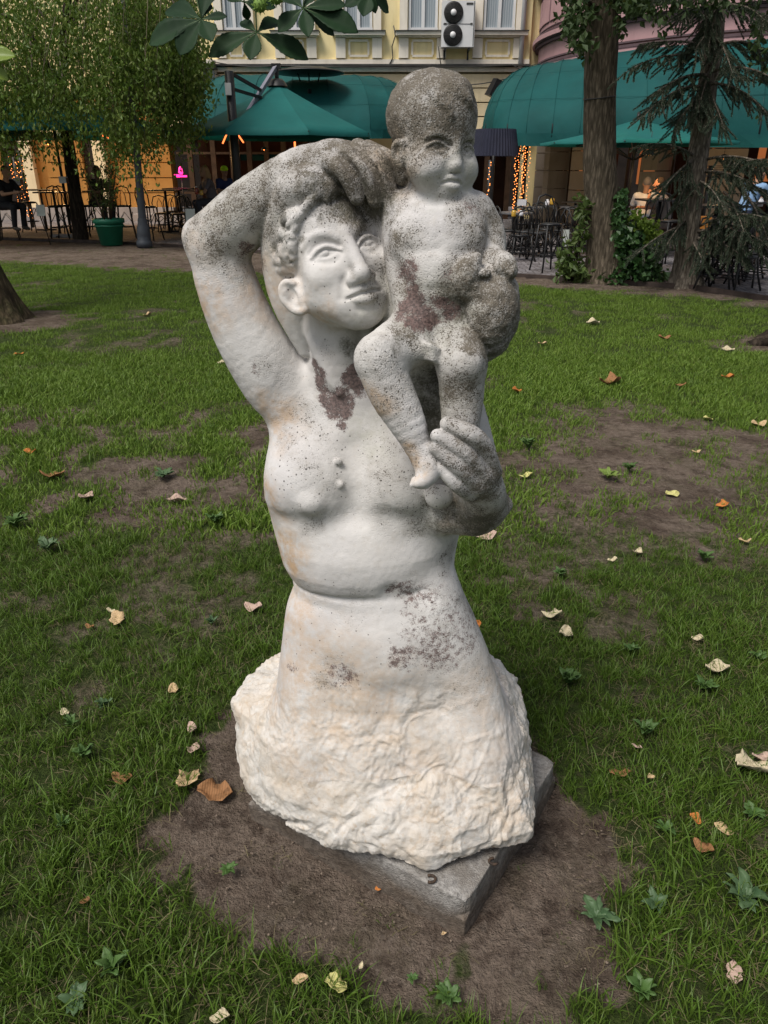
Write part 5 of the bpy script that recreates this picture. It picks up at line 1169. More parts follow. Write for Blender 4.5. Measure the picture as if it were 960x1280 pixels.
BC, BR = np.array((11.15, 25.4)), 6.5
def bay(th, r, z): a = math.radians(th); return (BC[0] + r * math.cos(a), BC[1] + r * math.sin(a), z)
def arc_band(r0, r1, z0, z1, t0=140, t1=300, n=64):
    mb = MB(); V, F = [], []
    for i in range(n + 1):
        t = t0 + (t1 - t0) * i / n; V += [bay(t, r0, z0), bay(t, r1, z0), bay(t, r1, z1), bay(t, r0, z1)]
    for i in range(n):
        a = i * 4
        for k in range(4): b = (k + 1) % 4; F.append((a + k, a + b, a + 4 + b, a + 4 + k))
    F += [(3, 2, 1, 0), (n * 4, n * 4 + 1, n * 4 + 2, n * 4 + 3)]
    return mb.add(V, F)
def build_mauve():
    root = empty('mauve_corner_building'); tag(root, 'mauve building with a rounded corner and dark moulding bands above the green awning', 'house')
    R = BR; p = lambda nm, mb, m: mb.build(nm, MAT[m], root)
    p('wall', arc_band(R - .4, R, 4.25, 9.5), 'mauve')
    for z0, z1, o in ((4.18, 4.26, .16), (4.30, 4.36, .10), (4.40, 4.44, .07), (4.82, 4.88, .10), (4.93, 5.04, .20), (5.08, 5.12, .12), (5.20, 5.225, .03), (6.12, 6.145, .03), (6.28, 6.34, .08), (6.40, 6.52, .20), (6.55, 6.60, .12)):
        p('moulding', arc_band(R - .1, R + o, z0, z1), 'mauve_dark' if (z1 - z0) < .07 else 'mauve')
    for z0 in (4.265, 4.895, 6.345, 6.525): p('shadow_line', arc_band(R - .1, R + .13, z0, z0 + .022), 'mauve_dark')
    for t in np.arange(150, 300, 9.0):
        p('panel', arc_band(R - .1, R + .035, 5.36, 6.0, t + .5, t + 8.4, 6), 'mauve'); p('panel_line', arc_band(R - .1, R + .012, 5.33, 6.03, t + .15, t + 8.75, 6), 'mauve_dark')
        w = arc_band(R - .1, R + .04, 6.75, 8.6, t + .8, t + 8.0, 6).build('window', MAT['glass'], root)
        for k in (0.8, 4.2, 7.6): arc_band(R - .1, R + .09, 6.75, 8.6, t + k, t + k + .5, 2).build('mullion', MAT['trim'], w)
    # ground floor piers and dark openings
    for t, hw in ((166, 3.0), (187, 2.2), (206, 4.2), (226, 2.0), (243, 4.0), (262, 2.0), (281, 4.0)):
        for k in range(7): arc_band(R - 1.1, R - .2 + (.03 if hw > 2.5 else 0), .05 + k * .5, .53 + k * .5, t - hw, t + hw, 4).build('pier_block', MAT['stone'], root)
    p('ceiling', arc_band(1.0, R - .1, 3.6, 3.8), 'dark'); p('back_wall', arc_band(R - 4.3, R - 4.0, 0, 3.6), 'interior')
    for t in np.arange(150, 296, 4.4): p('shopfront_mullion', arc_band(R - .9, R - .82, 0, 3.2, t, t + .55, 1), 'wood')
    p('shopfront_transom', arc_band(R - .9, R - .82, 2.3, 2.42), 'wood')
    for t0, t1, z0, z1 in ((172, 183, .9, 2.2), (214, 221, 1.2, 2.5), (232, 238, 2.0, 2.9), (250, 257, 1.3, 2.8), (267, 276, .9, 2.6)): p('lit_panel', arc_band(R - 1.6, R - 1.55, z0, z1, t0, t1, 3), 'warm_window')
    for t in (213, 216, 219, 233, 236, 250, 254, 256, 269, 272): p('pendant', MB().box(bay(t, R - 1.3, 2.2 + (t % 3) * .25), (.09, .09, .16)), 'orange_glow')

def awning(name, W, F, label, hem=.22, nv=12, bulge=1.0):
    """barrel awning: W[i] wall point, F[i] front bottom point"""
    root = empty(name); tag(root, label, 'awning'); W = np.array(W); F = np.array(F); n = len(W)
    G_ = []
    for i in range(n):
        col = []
        for j in range(nv + 1):
            a = math.pi / 2 * j / nv; u = math.sin(a) ** bulge; h = math.cos(a)
            p_ = W[i] + (F[i] - W[i]) * np.array((u, u, 0)); p_[2] = F[i][2] + (W[i][2] - F[i][2]) * h; col.append(p_)
        G_.append(col)
    G_ = np.array(G_)
    for i0 in range(0, n - 1, 2):
        i1 = min(i0 + 2, n - 1); V, Fc = [], []
        for i in range(i0, i1 + 1):
            s = -.05 * math.sin(math.pi * (i - i0) / max(1, i1 - i0))
            for j in range(nv + 1): q = G_[i][j].copy(); q[2] += s * math.sin(math.pi * j / nv) - (.012 if j % 3 == 0 else 0); V.append(q)
        for i in range(i1 - i0):
            for j in range(nv): a = i * (nv + 1) + j; Fc.append((a, a + 1, a + nv + 2, a + nv + 1))
        me = bpy.data.meshes.new('canvas_panel'); me.from_pydata([tuple(map(float, v)) for v in V], [], Fc); me.polygons.foreach_set('use_smooth', [True] * len(Fc))
        link('canvas_panel', me, MAT['canvas'], root)
    seam = MB()
    for i in range(0, n, 2): seam.tube([q + np.array((0, 0, .008)) for q in G_[i]], .007, 4)
    for j in (3, 6, 9): seam.tube([G_[i][j] + np.array((0, 0, .004)) for i in range(n)], .004, 4)
    seam.build('seam', MAT['canvas'], root)
    V, Fc = [], []
    for i in range(n):
        q = G_[i][-1]; V += [q + np.array((0, -.012, .02)), q + np.array((.01 * math.sin(i * 2), -.03 + .02 * math.sin(i * 1.7), -hem))]
    for i in range(n - 1): Fc.append((i * 2, i * 2 + 1, i * 2 + 3, i * 2 + 2))
    me = bpy.data.meshes.new('valance'); me.from_pydata([tuple(map(float, v)) for v in V], [], Fc); link('valance', me, MAT['canvas'], root)
    fr = MB(); fr.tube([G_[i][-1] + np.array((0, .05, .03)) for i in range(n)], .03, 6)
    for i in range(0, n, 4): fr.tube([G_[i][j] - np.array((0, 0, .05)) for j in range(nv + 1)], .02, 5)
    fr.build('frame', MAT['black'], root)

def resample(pts, n):
    p = np.array(pts, float); s = np.linspace(0, len(p) - 1, n); return np.stack([np.interp(s, np.arange(len(p)), p[:, k]) for k in range(3)], 1)
def build_awnings():
    F = [P(612, 152, 25.6), P(604, 160, 23.4), P(603, 165, 21.0), P(618, 167.5, 19.4), P(660, 168, 18.9), P(720, 168, 18.6), P(790, 168, 18.2), P(870, 168, 17.8), P(960, 169, 17.5), P(1080, 169, 17.2)]
    Wl = [np.array(bay(t, BR, 4.22)) for t in (177, 178, 180, 183, 190, 203, 217, 231, 246, 262)]
    n = 33; awning('corner_awning', resample(Wl, n), resample(F, n), 'big dark green barrel awning wrapped round the mauve corner building', .24)
    F = [P(243, 150, 25.6), P(238, 163, 23.2), P(262, 164, 22.4), P(330, 163, 22.2), P(400, 163, 22.2), P(470, 163, 22.3), P(505, 163, 23.0), P(520, 158, 25.5)]
    Wl = [P(285, 100, 26.6), P(292, 97, 26.6), P(305, 96, 26.7), P(345, 96, 26.7), P(395, 96, 26.7), P(440, 97, 26.7), P(462, 98, 26.7), P(475, 100, 26.7)]
    n = 21; awning('shop_awning', resample(Wl, n), resample(F, n), 'long dark green barrel awning on the yellow house behind the open umbrella', .20, bulge=.9)

def octa_umbrella(cx, cy, ze, za, R, label, mast=None, rot=22.5, n=8, valance=.10, group='green parasols'):
    root = empty('parasol', (cx, cy, 0)); tag(root, label, 'umbrella', group)
    V = [(R * math.cos(math.radians(rot + k * 360 / n)), R * math.sin(math.radians(rot + k * 360 / n)), ze) for k in range(n)]
    top = Vector((0, 0, za))
    for k in range(n):
        a, b = Vector(V[k]), Vector(V[(k + 1) % n]); vs, fs = [], []; m = 7
        for i in range(m + 1):
            u = i / m
            for j in range(m + 1):
                v = j / m; p = top.lerp(a.lerp(b, v), u); p.z -= (.035 * math.sin(math.pi * u) + .025 * u * math.sin(math.pi * v) * (1 if u < .99 else .4)); vs.append(p)
        for i in range(m):
            for j in range(m): q = i * (m + 1) + j; fs.append((q, q + 1, q + m + 2, q + m + 1))
        base = len(vs)
        for j in range(m + 1): p = vs[m * (m + 1) + j].copy(); p.z -= valance; vs.append(p)
        for j in range(m): q = m * (m + 1) + j; fs.append((q, q + 1, base + j + 1, base + j))
        mb = MB(); mb.add(vs, fs, True); mb.build('canopy_panel', MAT['parasol'], root)
        r = MB(); r.tube([top.lerp(a, t) - Vector((0, 0, .03 + .035 * math.sin(math.pi * t))) for t in np.linspace(0, 1, 6)], .018, 5); r.build('rib', MAT['black'], root)
    r = MB(); [r.tube([Vector((0, 0, za - .75)), top.lerp(Vector(V[k]), .5) - Vector((0, 0, .12))], .013, 5) for k in range(n)]; r.build('stretchers', MAT['black'], root)
    if mast is None:
        MB().tube([(0, 0, .0), (0, 0, za + .12)], .035, 10).build('pole', MAT['black'], root)
        MB().box((0, 0, .05), (.7, .7, .10)).build('base', MAT['plinthgrey'], root)
    else:
        (mx, my), mz = mast; mx -= cx; my -= cy
        MB().tube([(mx, my, 0), (mx, my, mz)], .105, 12).build('mast', MAT['black'], root)
        MB().box((mx, my, .06), (1.0, 1.0, .12)).build('base', MAT['black'], root)
        MB().box((mx - .02, my - .14, mz - .36), (.13, .06, .24)).build('crank_box', MAT['white'], root)
        tip = Vector((0, 0, za + .34)); low = Vector((mx + .12, my - .02, 2.45)); mid = low.lerp(tip, .52)
        MB().tube([low, tip], .06, 4, smooth=False).build('arm', MAT['steel'], root)
        for dz in (.0, -.30): MB().tube([(mx + .06, my, mz - .05 + dz), mid + Vector((.06, 0, .10 + dz * .5))], .045, 4, smooth=False).build('strut', MAT['black'], root)
        MB().tube([tip + Vector((0, 0, .05)), (0, 0, za - .1)], .05, 8).box(tip, (.22, .12, .12)).build('hanger', MAT['black'], root)
        cp = MB(); cp.lathe([(0, .10), (.12, .08), (.20, .02), (.26, -.08)], (0, 0, za), 10); cp.build('vent_cap', MAT['black'], root)
    return root
def build_umbrellas():
    pm = MAT['canvas'].copy(); pm.name = 'faded_green_parasol_cloth'; MAT['parasol'] = pm
    for n_ in pm.node_tree.nodes:
        if n_.type == 'MIX' and tuple(round(v, 3) for v in n_.inputs['A'].default_value[:3]) == (.004, .062, .062): n_.inputs['A'].default_value = (.009, .108, .102, 1); n_.inputs['B'].default_value = (.014, .142, .132, 1)
    MAT['steel'] = plain('grey_aluminium', (.26, .26, .31), .4, .1, 3, .5, .6)
    c = P(347, 118, 20.7); mx = P(290, 140, 19.2)
    octa_umbrella(c[0], c[1], 2.38, c[2] + .25, 2.42, 'open dark green octagonal umbrella hung from a black mast, left of the statue', ((mx[0], mx[1]), float(P(288, 89, 19.2)[2])))
    c = P(60, 118, 20.2); octa_umbrella(c[0], c[1], 2.42, c[2], 3.5, 'wide green umbrella half hidden behind the willow foliage')
    c = P(-120, 118, 19.2); octa_umbrella(c[0], c[1], 2.36, c[2], 2.9, 'green umbrella cut by the left edge above the bar tables')
    c = P(798, 149, 16.8); octa_umbrella(c[0], c[1], float(P(798, 178, 16.8)[2]), c[2], 1.95, 'flat green umbrella in front of the corner awning, behind the ivy trunk', valance=.05)
    # black round heater hood above the awning
    h = empty('heater_hood', P(386, 90, 23.0)); tag(h, 'round flat black hood seen edge-on above the green awning', 'lamp')
    MB().lathe([(0, .10), (.5, .09), (.92, .0), (.96, -.03), (.90, -.04), (0, .02)], n=32).build('disc', MAT['black'], h)
    for sx in (-.3, .0, .3): MB().tube([(sx, 0, -.03), (sx * .8, 0, -.22)], .02, 6).build('stay', MAT['black'], h)
    MB().tube([(0, 0, -.4), (0, 0, -float(P(386, 90, 23.0)[2]) + .02)], .05, 8).build('pole', MAT['black'], h)
    f = empty('speaker', P(622, 112, 26.3)); tag(f, 'black loudspeaker on the pale courses just above the left end of the corner awning', 'speaker')
    MB().box((0, 0, 0), (.55, .4, .5), Matrix.Rotation(.35, 3, 'Y') @ Matrix.Rotation(.3, 3, 'Z'), .75).build('cabinet', MAT['black'], f); MB().tube([(.2, .2, 0), (.5, .62, -.1)], .03, 6).build('bracket', MAT['black'], f)

# ------------------------------------------------------------------ cafe furniture
def make_stool(h=.76, back=True, w=.38):
    root = empty('bar_stool' if h > .6 else 'chair'); b = MAT['black']
    MB().lathe([(0, h - .03), (w * .45, h - .035), (w * .5, h - .02), (w * .5, h), (w * .3, h + .012), (0, h + .01)], n=16).build('seat', b, root)
    for sx in (-1, 1):
        for sy in (-1, 1): MB().tube([(sx * w * .36, sy * w * .36, h - .02), (sx * w * .42, sy * w * .42, h * .5), (sx * w * .55, sy * w * .55, 0)], [.017, .017, .015], 6).build('leg', b, root)
    r = MB(); r.tube([(w * .46 * math.cos(t), w * .46 * math.sin(t), h * .36) for t in np.linspace(0, 2 * math.pi, 17)], .011, 5)
    for k in range(4):
        t = math.pi / 4 + k * math.pi / 2; t2 = t + math.pi / 2
        r.tube([(w * .52 * math.cos(t), w * .52 * math.sin(t), h * .52), (w * .5 * math.cos((t + t2) / 2), w * .5 * math.sin((t + t2) / 2), h * .80), (w * .52 * math.cos(t2), w * .52 * math.sin(t2), h * .52)], .009, 5)
    r.build('stretcher', b, root)
    if back:
        r = MB(); H = h + .44
        r.tube([(-w * .42, w * .40, h), (-w * .46, w * .52, h + .25), (-w * .32, w * .60, H - .04), (0, w * .62, H), (w * .32, w * .60, H - .04), (w * .46, w * .52, h + .25), (w * .42, w * .40, h)], .015, 6)
        r.tube([(-w * .2, w * .42, h), (-w * .14, w * .54, h + .25), (0, w * .58, h + .36), (w * .14, w * .54, h + .25), (w * .2, w * .42, h)], .010, 5); r.build('backrest', b, root)
    return root
def make_table(h=1.06, w=.75, round_=False, top=None):
    root = empty('cafe_table'); b = MAT['black']; t = top or b
    mb = MB(); (mb.lathe([(0, h - .03), (w / 2, h - .03), (w / 2, h), (0, h)], n=24, smooth=False) if round_ else mb.box((0, 0, h - .015), (w, w, .03))); mb.build('tabletop', t, root)
    MB().tube([(0, 0, .03), (0, 0, h - .03)], .035, 8).build('post', b, root)
    f = MB(); f.box((0, 0, .02), (w * .7, .07, .035)).box((0, 0, .022), (.07, w * .7, .034)); f.build('foot', b, root)
    return root
def on_ground(px, py): return G(px, py, .02)
def build_furniture():
    protos = {}
    def put(kind, px, py, rz, label, group, Y=None, **kw):
        key = (kind, tuple(sorted(kw.items())))
        g = on_ground(px, py) if Y is None else np.array((FX(px, Y, .5), Y, .02))
        if key not in protos:
            r = {'stool': make_stool, 'chair': lambda: make_stool(.47, True, .44), 'table': make_table, 'low': lambda: make_table(.75, .75, True, MAT['tabletop'])}[kind](); protos[key] = r
        else: r = copy_tree(protos[key])
        r.location = Vector([float(v) for v in g]); r.rotation_euler = (0, 0, math.radians(rz)); tag(r, label, 'table' if kind in ('table', 'low') else 'bar stool' if kind == 'stool' else 'chair', group); return r
    MAT['tabletop'] = plain('grey_tabletop', (.12, .12, .125), .35, .2, 3, .5)
    T = 'high tables under the left umbrellas'; S = 'bar stools round the high tables'
    put('table', 59, 288, 10, 'high table with napkins at the left edge, beside the seated dark-clothed guest', T); put('table', 76, 296, 5, 'high table just left of the dark tree trunk', T); put('table', 135, 292, 0, 'high table behind the green planter', T); put('table', 212, 290, 0, 'high table right of the lamp post', T)
    for px, py, rz, lb in ((14, 300, 200, 'bar stool carrying the guest in dark clothes, left edge'), (43, 290, 80, 'bar stool right of the seated guest in dark clothes'), (76, 299, 20, 'bar stool left of the dark trunk, nearest the lawn'), (88, 297, 180, 'bar stool half behind the dark trunk'),
                           (112, 298, 150, 'bar stool between the dark trunk and the green planter'), (124, 288, 10, 'bar stool carrying the silhouetted guest behind the planter'), (160, 298, 200, 'bar stool between the planter and the lamp post'), (190, 300, 160, 'bar stool leaning close on the right of the lamp post')):
        put('stool', px, py, rz, lb, S)
    C2 = 'dark chairs in the shade left of the elbow'
    for i, (px, py, rz) in enumerate(((206, 289, 30), (216, 286, 200), (226, 290, 10), (238, 288, 170), (250, 291, 90), (236, 280, 60), (262, 284, 120))): put('chair', px, py, rz, ('dark cafe chair in the shade nearest the lamp post', 'dark cafe chair second from the lamp post, turned away', 'dark cafe chair in the shade right below the pink neon', 'dark cafe chair just left of the pale board by the elbow', 'dark cafe chair behind the pale board by the elbow', 'farthest dark cafe chair under the pink neon, by the shop front', 'dark cafe chair at the mast, pulled up to the bottle table')[i], C2)
    put('table', 228, 284, 0, 'dark table in the shade with bottles, left of the raised elbow', T); put('table', 268, 285, 0, 'dark table with the guest in a patterned top, behind the forearm', T)
    L = 'low round tables on the right terrace'; C3 = 'dark bentwood chairs on the right terrace'
    put('low', 643, 312, 0, 'round grey table with a flower jar, nearest the child statue', L); put('low', 662, 300, 0, 'round grey table behind the one with the flower jar', L); put('low', 690, 296, 0, 'round grey table holding yellow jars', L); put('low', 716, 300, 0, 'round grey table just left of the ivy trunk', L)
    put('low', 716, 288, 0, 'farthest round table left of the ivy trunk', L)
    for i, (px, py, rz) in enumerate(((634, 318, 100), (648, 326, 190), (655, 320, 20), (664, 318, 150), (672, 322, 270), (680, 316, 30), (700, 318, 200), (712, 322, 120), (722, 318, 10), (704, 308, 60), (668, 306, 180), (652, 306, 0), (735, 322, 80))): put('chair', px, py, rz, ('bentwood chair touching the pale board beside the bird', 'bentwood chair closest to the lawn beside the bird', 'bentwood chair in front of the flower-jar table', 'bentwood chair right of the flower-jar table', 'bentwood chair nearest the lawn, left of the tall dark stool', 'bentwood chair directly behind the tall dark stool', 'bentwood chair behind the small white menu board', 'bentwood chair in front, just right of the small white menu board', 'bentwood chair at the low shrub beside the trunk', 'bentwood chair between the two farthest round tables', 'bentwood chair at the far side of the yellow-jar table', 'bentwood chair behind the flower-jar table', 'bentwood chair half hidden by the ivy trunk')[i], C3)
    put('stool', 683, 339, 20, 'tall dark stool standing closest to the lawn, left of the ivy', 'dark bentwood chairs on the right terrace')
    R_ = 'chairs behind the spruce'
    put('table', 882, 342, 0, 'dark table with a white napkin under the spruce boughs', 'tables behind the spruce'); put('table', 945, 330, 0, 'dark table at the right edge behind the spruce', 'tables behind the spruce'); put('table', 815, 322, 0, 'table between the man in white and the man in grey', 'tables behind the spruce')
    for i, (px, py, rz, lb) in enumerate(((800, 330, 200, 'dark chair under the man in the white shirt'), (829, 332, 20, 'dark chair under the man in the grey shirt'))): put('stool', px, py, rz, lb, 'stools of the two men')
    for i, (px, py, rz) in enumerate(((868, 356, 60), (892, 360, 150), (905, 352, 240), (918, 362, 20), (935, 356, 120), (885, 348, 0), (950, 350, 70), (925, 346, 10))): put('chair', px, py, rz, ('bentwood chair just right of the spruce trunk foot', 'bentwood chair closest to the kerb below the spruce boughs', 'bentwood chair behind the orange handbag table', 'bentwood chair at the kerb, under the blue-shirted guest', 'bentwood chair right of the blue-shirted guest legs', 'bentwood chair behind the spruce, left of the handbag', 'bentwood chair cut by the right edge of the photo', 'bentwood chair carrying the blue-shirted guest')[i], R_)
    # jars, napkins and bottles on the tables
    gl = plain('amber_glass_jar', (.50, .30, .04), .2, .2, 10, .6); wn = plain('white_napkins', (.62, .62, .66), .8, .05); rd = plain('dark_red_bottle', (.22, .035, .02), .25, .2, 5, .6)
    for px, py, Y, k, h, lb, ct in ((642, 271, 14.9, gl, .12, 'amber jar with flowers on the round table nearest the child statue', 'jar'), (651, 270, 14.9, wn, .08, 'small white cup beside the amber flower jar', 'cup'), (652, 257, 16.0, wn, .11, 'white napkin holder on the second round table', 'napkin holder'),
                                (684, 257, 16.4, wn, .10, 'white cup on the round table with yellow jars', 'cup'), (690, 256, 16.4, gl, .13, 'yellow jar on the round table, beside the white cup', 'jar'), (23, 231, 18.6, wn, .14, 'stack of white napkins on the table at the left edge', 'napkins'), (80, 229, 18.6, wn, .14, 'white napkins and bottle on the table by the dark trunk', 'napkins'),
                                (246, 243, 19.6, rd, .16, 'red bottle on the shaded table left of the elbow', 'bottle'), (252, 244, 19.6, gl, .12, 'amber glass beside the red bottle in the shade', 'glass'), (888, 283, 13.4, gl, .07, 'small amber glass under the spruce bough', 'glass'), (898, 282, 13.4, wn, .13, 'white bottle on the table under the spruce bough', 'bottle'), (950, 258, 14.0, wn, .12, 'white cup on the table at the right edge', 'cup')):
        q = P(px, py, Y); r = empty('jar' if ct in ('jar', 'glass', 'cup') else 'napkin_stack' if 'nap' in ct else 'bottle', q); tag(r, lb, ct)
        if 'nap' in ct: MB().box((0, 0, h / 2), (.16, .12, h)).build('napkins', k, r); MB().box((.09, 0, h * .4), (.012, .13, h * .8)).build('holder', MAT['black'], r)
        else: MB().lathe([(0, 0), (.04, 0), (.045, .02), (.045, h * .75), (.025, h), (0, h)], n=10).build('vessel', k, r); MB().lathe([(0, h), (.028, h), (.028, h + .015), (0, h + .02)], n=10).build('lid', MAT['black'] if k is gl else MAT['white'], r)
    # menu boards
    for px0, px1, py0, py1, ft, Y, lb in ((47, 55, 256, 270, 297, 17.9, 'pale menu board on a thin stand between the bar stools, far left'), (233, 243, 261, 277, 296, 18.3, 'pale menu board half hidden by the raised elbow'), (616, 628, 284, 303, 318, 14.2, 'pale grey menu board beside the bird in the child hand'), (701, 712, 287, 308, 322, 14.0, 'small white menu board left of the ivy trunk')):
        A, B = P(px0, py1, Y), P(px1, py0, Y); c = (A + B) / 2; r = empty('menu_board', (c[0], Y, .02)); tag(r, lb, 'menu board', 'menu boards')
        w, h = abs(B[0] - A[0]), B[2] - A[2]; Rm = Matrix.Rotation(-.15, 3, 'X')
        MB().box((0, 0, c[2] - .02), (w, .02, h), Rm).build('board', plain('pale_card', (.42, .45, .42), .6, .1, 4), r); MB().tube([(0, .02, c[2] - h / 2 - .02), (w * .3, .05, 0)], .012, 6).build('stand', MAT['black'], r)
    # giant pleated lamp
    q = P(617, 195, 17.3); r = empty('pleated_lamp', (q[0], 17.3, .02)); tag(r, 'giant floor lamp with a pleated dark navy shade beside the child statue head', 'lamp')
    z0, z1 = q[2] - .02, float(P(617, 163, 17.3)[2]); V, F = [], []; n = 96
    for i in range(n):
        t = 2 * math.pi * i / n; k = 1 + (.018 if i % 2 else -.018)
        V += [(.52 * k * math.cos(t), .52 * k * math.sin(t), z0), (.43 * k * math.cos(t), .43 * k * math.sin(t), z1)]
    for i in range(n): j = (i + 1) % n; F.append((2 * i, 2 * j, 2 * j + 1, 2 * i + 1))
    MB().add(V, F).build('lamp_shade', plain('navy_pleated_fabric', (.020, .022, .040), .8, .2, 4), r)
    MB().tube([(0, 0, 0), (0, 0, z1)], .04, 8).build('pole', MAT['black'], r); MB().lathe([(0, 0), (.35, 0), (.33, .05), (0, .07)], n=20).build('base', MAT['black'], r)
    # strings of warm bulbs wound round posts
    rr = random.Random(8)
    for px, y0, y1, Y, w, nb, lb in ((610, 200, 262, 19.5, .10, 26, 'thin string of warm bulbs under the pleated lamp shade'), (644, 172, 262, 20.5, .22, 80, 'dense string of warm bulbs wound on the post right of the pleated lamp, left strand'), (653, 170, 262, 20.2, .16, 60, 'string of warm bulbs on the post right of the pleated lamp, right strand'),
                                     (29, 192, 268, 23.5, .16, 46, 'string of amber bulbs on the ochre wall at the far left, left strand'), (38, 188, 272, 23.2, .16, 46, 'string of amber bulbs on the ochre wall at the far left, right strand'), (888, 207, 222, 18.0, .9, 26, 'string of small bulbs hanging behind the spruce')):
        A, B = P(px, y1, Y), P(px, y0, Y); r = empty('string_lights', (A[0], Y, A[2])); tag(r, lb, 'string lights', 'strings of warm bulbs'); H = B[2] - A[2]
        MB().tube([(0, .06, -A[2] + .02), (0, .06, H)], .05, 8).build('post', MAT['black'], r); wb = MB()
        bl = MB(); pts = []
        for i in range(nb):
            t = i / nb; a = i * 2.1; p_ = (w * .5 * math.cos(a) + rr.uniform(-.03, .03), -.03 - abs(.05 * math.sin(a)), H * t + rr.uniform(-.02, .02)); pts.append(p_); s = rr.uniform(.010, .017)
            bl.lathe([(0, -s), (s, 0), (0, s)], p_, 5, False)
        wb.tube(pts, .004, 4).build('wire', MAT['black'], r); b_ = bl.build('bulbs', MAT['amber'], r); b_['kind'] = 'stuff'
    for px, py, Y, s, mt, lb in ((226, 217, 24.0, .12, 'pink_glow', 'small pink neon figure in the dark cafe left of the elbow'),):
        q = P(px, py, Y); r = empty('neon_sign', q); tag(r, lb, 'neon sign'); mb = MB()
        mb.lathe([(0, .2), (.05, .15), (.07, .02), (.05, -.02), (0, -.03)], n=10).box((-.12, 0, -.06), (.16, .05, .08)).box((.06, 0, -.07), (.22, .05, .05)).build('figure', MAT[mt], r); MB().tube([(0, .04, -.08), (0, .04, -float(q[2]) + .02)], .02, 6).build('stand', MAT['black'], r)
    for px, py, Y, a in ((300, 172, 19.4, -35), (281, 173, 20.0, 30), (132, 171, 19.5, -70), (197, 173, 20.3, 20)):
        q = P(px, py, Y); r = empty('heater_tube', q); tag(r, 'glowing orange heater tube under the umbrella near photo column %s' % {300: 'right of the black mast', 281: 'left of the black mast', 132: 'in the willow leaves', 197: 'above the lamp post'}[px], 'heater', 'glowing heater tubes'); r['label'] = 'glowing orange heater tube under the umbrella, ' + {300: 'just right of the black mast', 281: 'just left of the black mast', 132: 'among the willow leaves', 197: 'near the lamp post'}[px]
        R = Matrix.Rotation(math.radians(a), 3, 'Y'); MB().box((0, 0, 0), (.03, .03, .26), R).build('tube', MAT['orange_glow'], r); MB().box((0, .05, .02), (.07, .03, .32), R).build('housing', MAT['black'], r)
    # warm lamps of the cafe (they light the ochre wall and the terrace); the one over the two men is added fill light
    for li, (px, py, Y, e) in enumerate(((-40, 178, 22.5, 45), (60, 178, 23.5, 60), (170, 178, 24.0, 60), (330, 185, 25, 14), (655, 190, 21.5, 12), (812, 190, 15.4, 28), (905, 195, 18.5, 10))):
        q = P(px, py, Y); r = empty('hanging_lamp', q); tag(r, 'small warm lamp hanging under the canvas, ' + ('outside the left edge of the view', 'over the table by the dark tree trunk', 'over the lamp post tables', 'right of the black umbrella mast', 'right of the pleated lamp shade', 'added as fill over the two men, behind the ivy trunk', 'over the guest in the blue shirt')[li], 'lamp', 'warm lamps under the canvas')
        l = bpy.data.lights.new('warm_lamp', 'POINT'); l.energy = e; l.color = (1, .55, .22); l.shadow_soft_size = .08; lo = bpy.data.objects.new('warm_lamp', l); COL.objects.link(lo); lo.parent = r; lo.location = (0, 0, -.16)
        MB().lathe([(0, .04), (.05, .03), (.11, -.05), (.10, -.05), (.04, .02)], n=14).build('shade', MAT['black'], r); MB().lathe([(0, 0), (.03, -.03), (0, -.07)], n=8).build('bulb', MAT['amber'], r); MB().tube([(0, 0, .04), (0, 0, .35)], .006, 4).build('cord', MAT['black'], r)

def build_street_things():
    # green plant pot
    g = on_ground(140, 306); r = empty('planter', g); tag(r, 'green round plant pot with a thin shrub at the edge of the paving', 'plant pot')
    gp = plain('green_plastic_pot', (.010, .15, .085), .45, .2, 3, .5)
    MB().lathe([(0, 0), (.24, 0), (.31, .46), (.345, .47), (.35, .56), (.325, .56), (.31, .50), (0, .49)], n=28).build('pot', gp, r)
    MB().lathe([(.312, .40), (.33, .40), (.33, .43), (.312, .43)], n=28).build('rim_band', gp, r)
    MB().lathe([(0, .51), (.31, .505)], n=20).build('soil', plain('potting_soil', (.04, .028, .02), .9), r)
    st = MB(); rr = random.Random(4); tips = []
    for i in range(13):
        a = rr.uniform(0, 6.28); s = rr.uniform(.25, .75); h = rr.uniform(.9, 1.7); p0 = (.08 * math.cos(a), .08 * math.sin(a), .5); p1 = (s * .5 * math.cos(a), s * .5 * math.sin(a), .5 + h * .5); p2 = (s * math.cos(a), s * math.sin(a), .5 + h); st.tube([p0, p1, p2], [.014, .009, .004], 5); tips.append((p0, p1, p2))
    st.build('stems', plain('thin_bark', (.10, .07, .045), .8), r)
    pts = []
    for p0, p1, p2 in tips:
        for _ in range(70):
            t = rr.uniform(.25, 1.05); A = np.array(p0) * (1 - t) ** 2 + 2 * np.array(p1) * t * (1 - t) + np.array(p2) * t * t; pts.append(A + np.array([rr.gauss(0, .07) for _ in range(3)]))
    link('foliage', leaf_cloud(np.array(pts), .085, .028, 9), MAT['shrubleaf'], r)
    # lamp post
    g = on_ground(181, 309); r = empty('lamp_post', g); r.rotation_euler = (0, math.radians(2.6), 0); tag(r, 'old dark grey cast-iron lamp post with a bulbous foot beside the planter', 'lamp post')
    ir = plain('grey_blue_iron', (.050, .058, .070), .5, .2, 5, .4)
    MB().lathe([(0, 0), (.17, 0), (.17, .12), (.14, .15), (.15, .24), (.13, .42), (.10, .50), (.105, .55), (.09, .60)], n=20).build('foot', ir, r)
    MB().lathe([(.085, .58), (.075, 1.6), (.078, 1.95), (.10, 1.97), (.10, 2.03), (.07, 2.06)], n=16).build('lower_shaft', ir, r)
    MB().lathe([(.06, 2.04), (.05, 3.2), (.04, 5.2), (0, 5.25)], n=14).build('upper_shaft', ir, r)

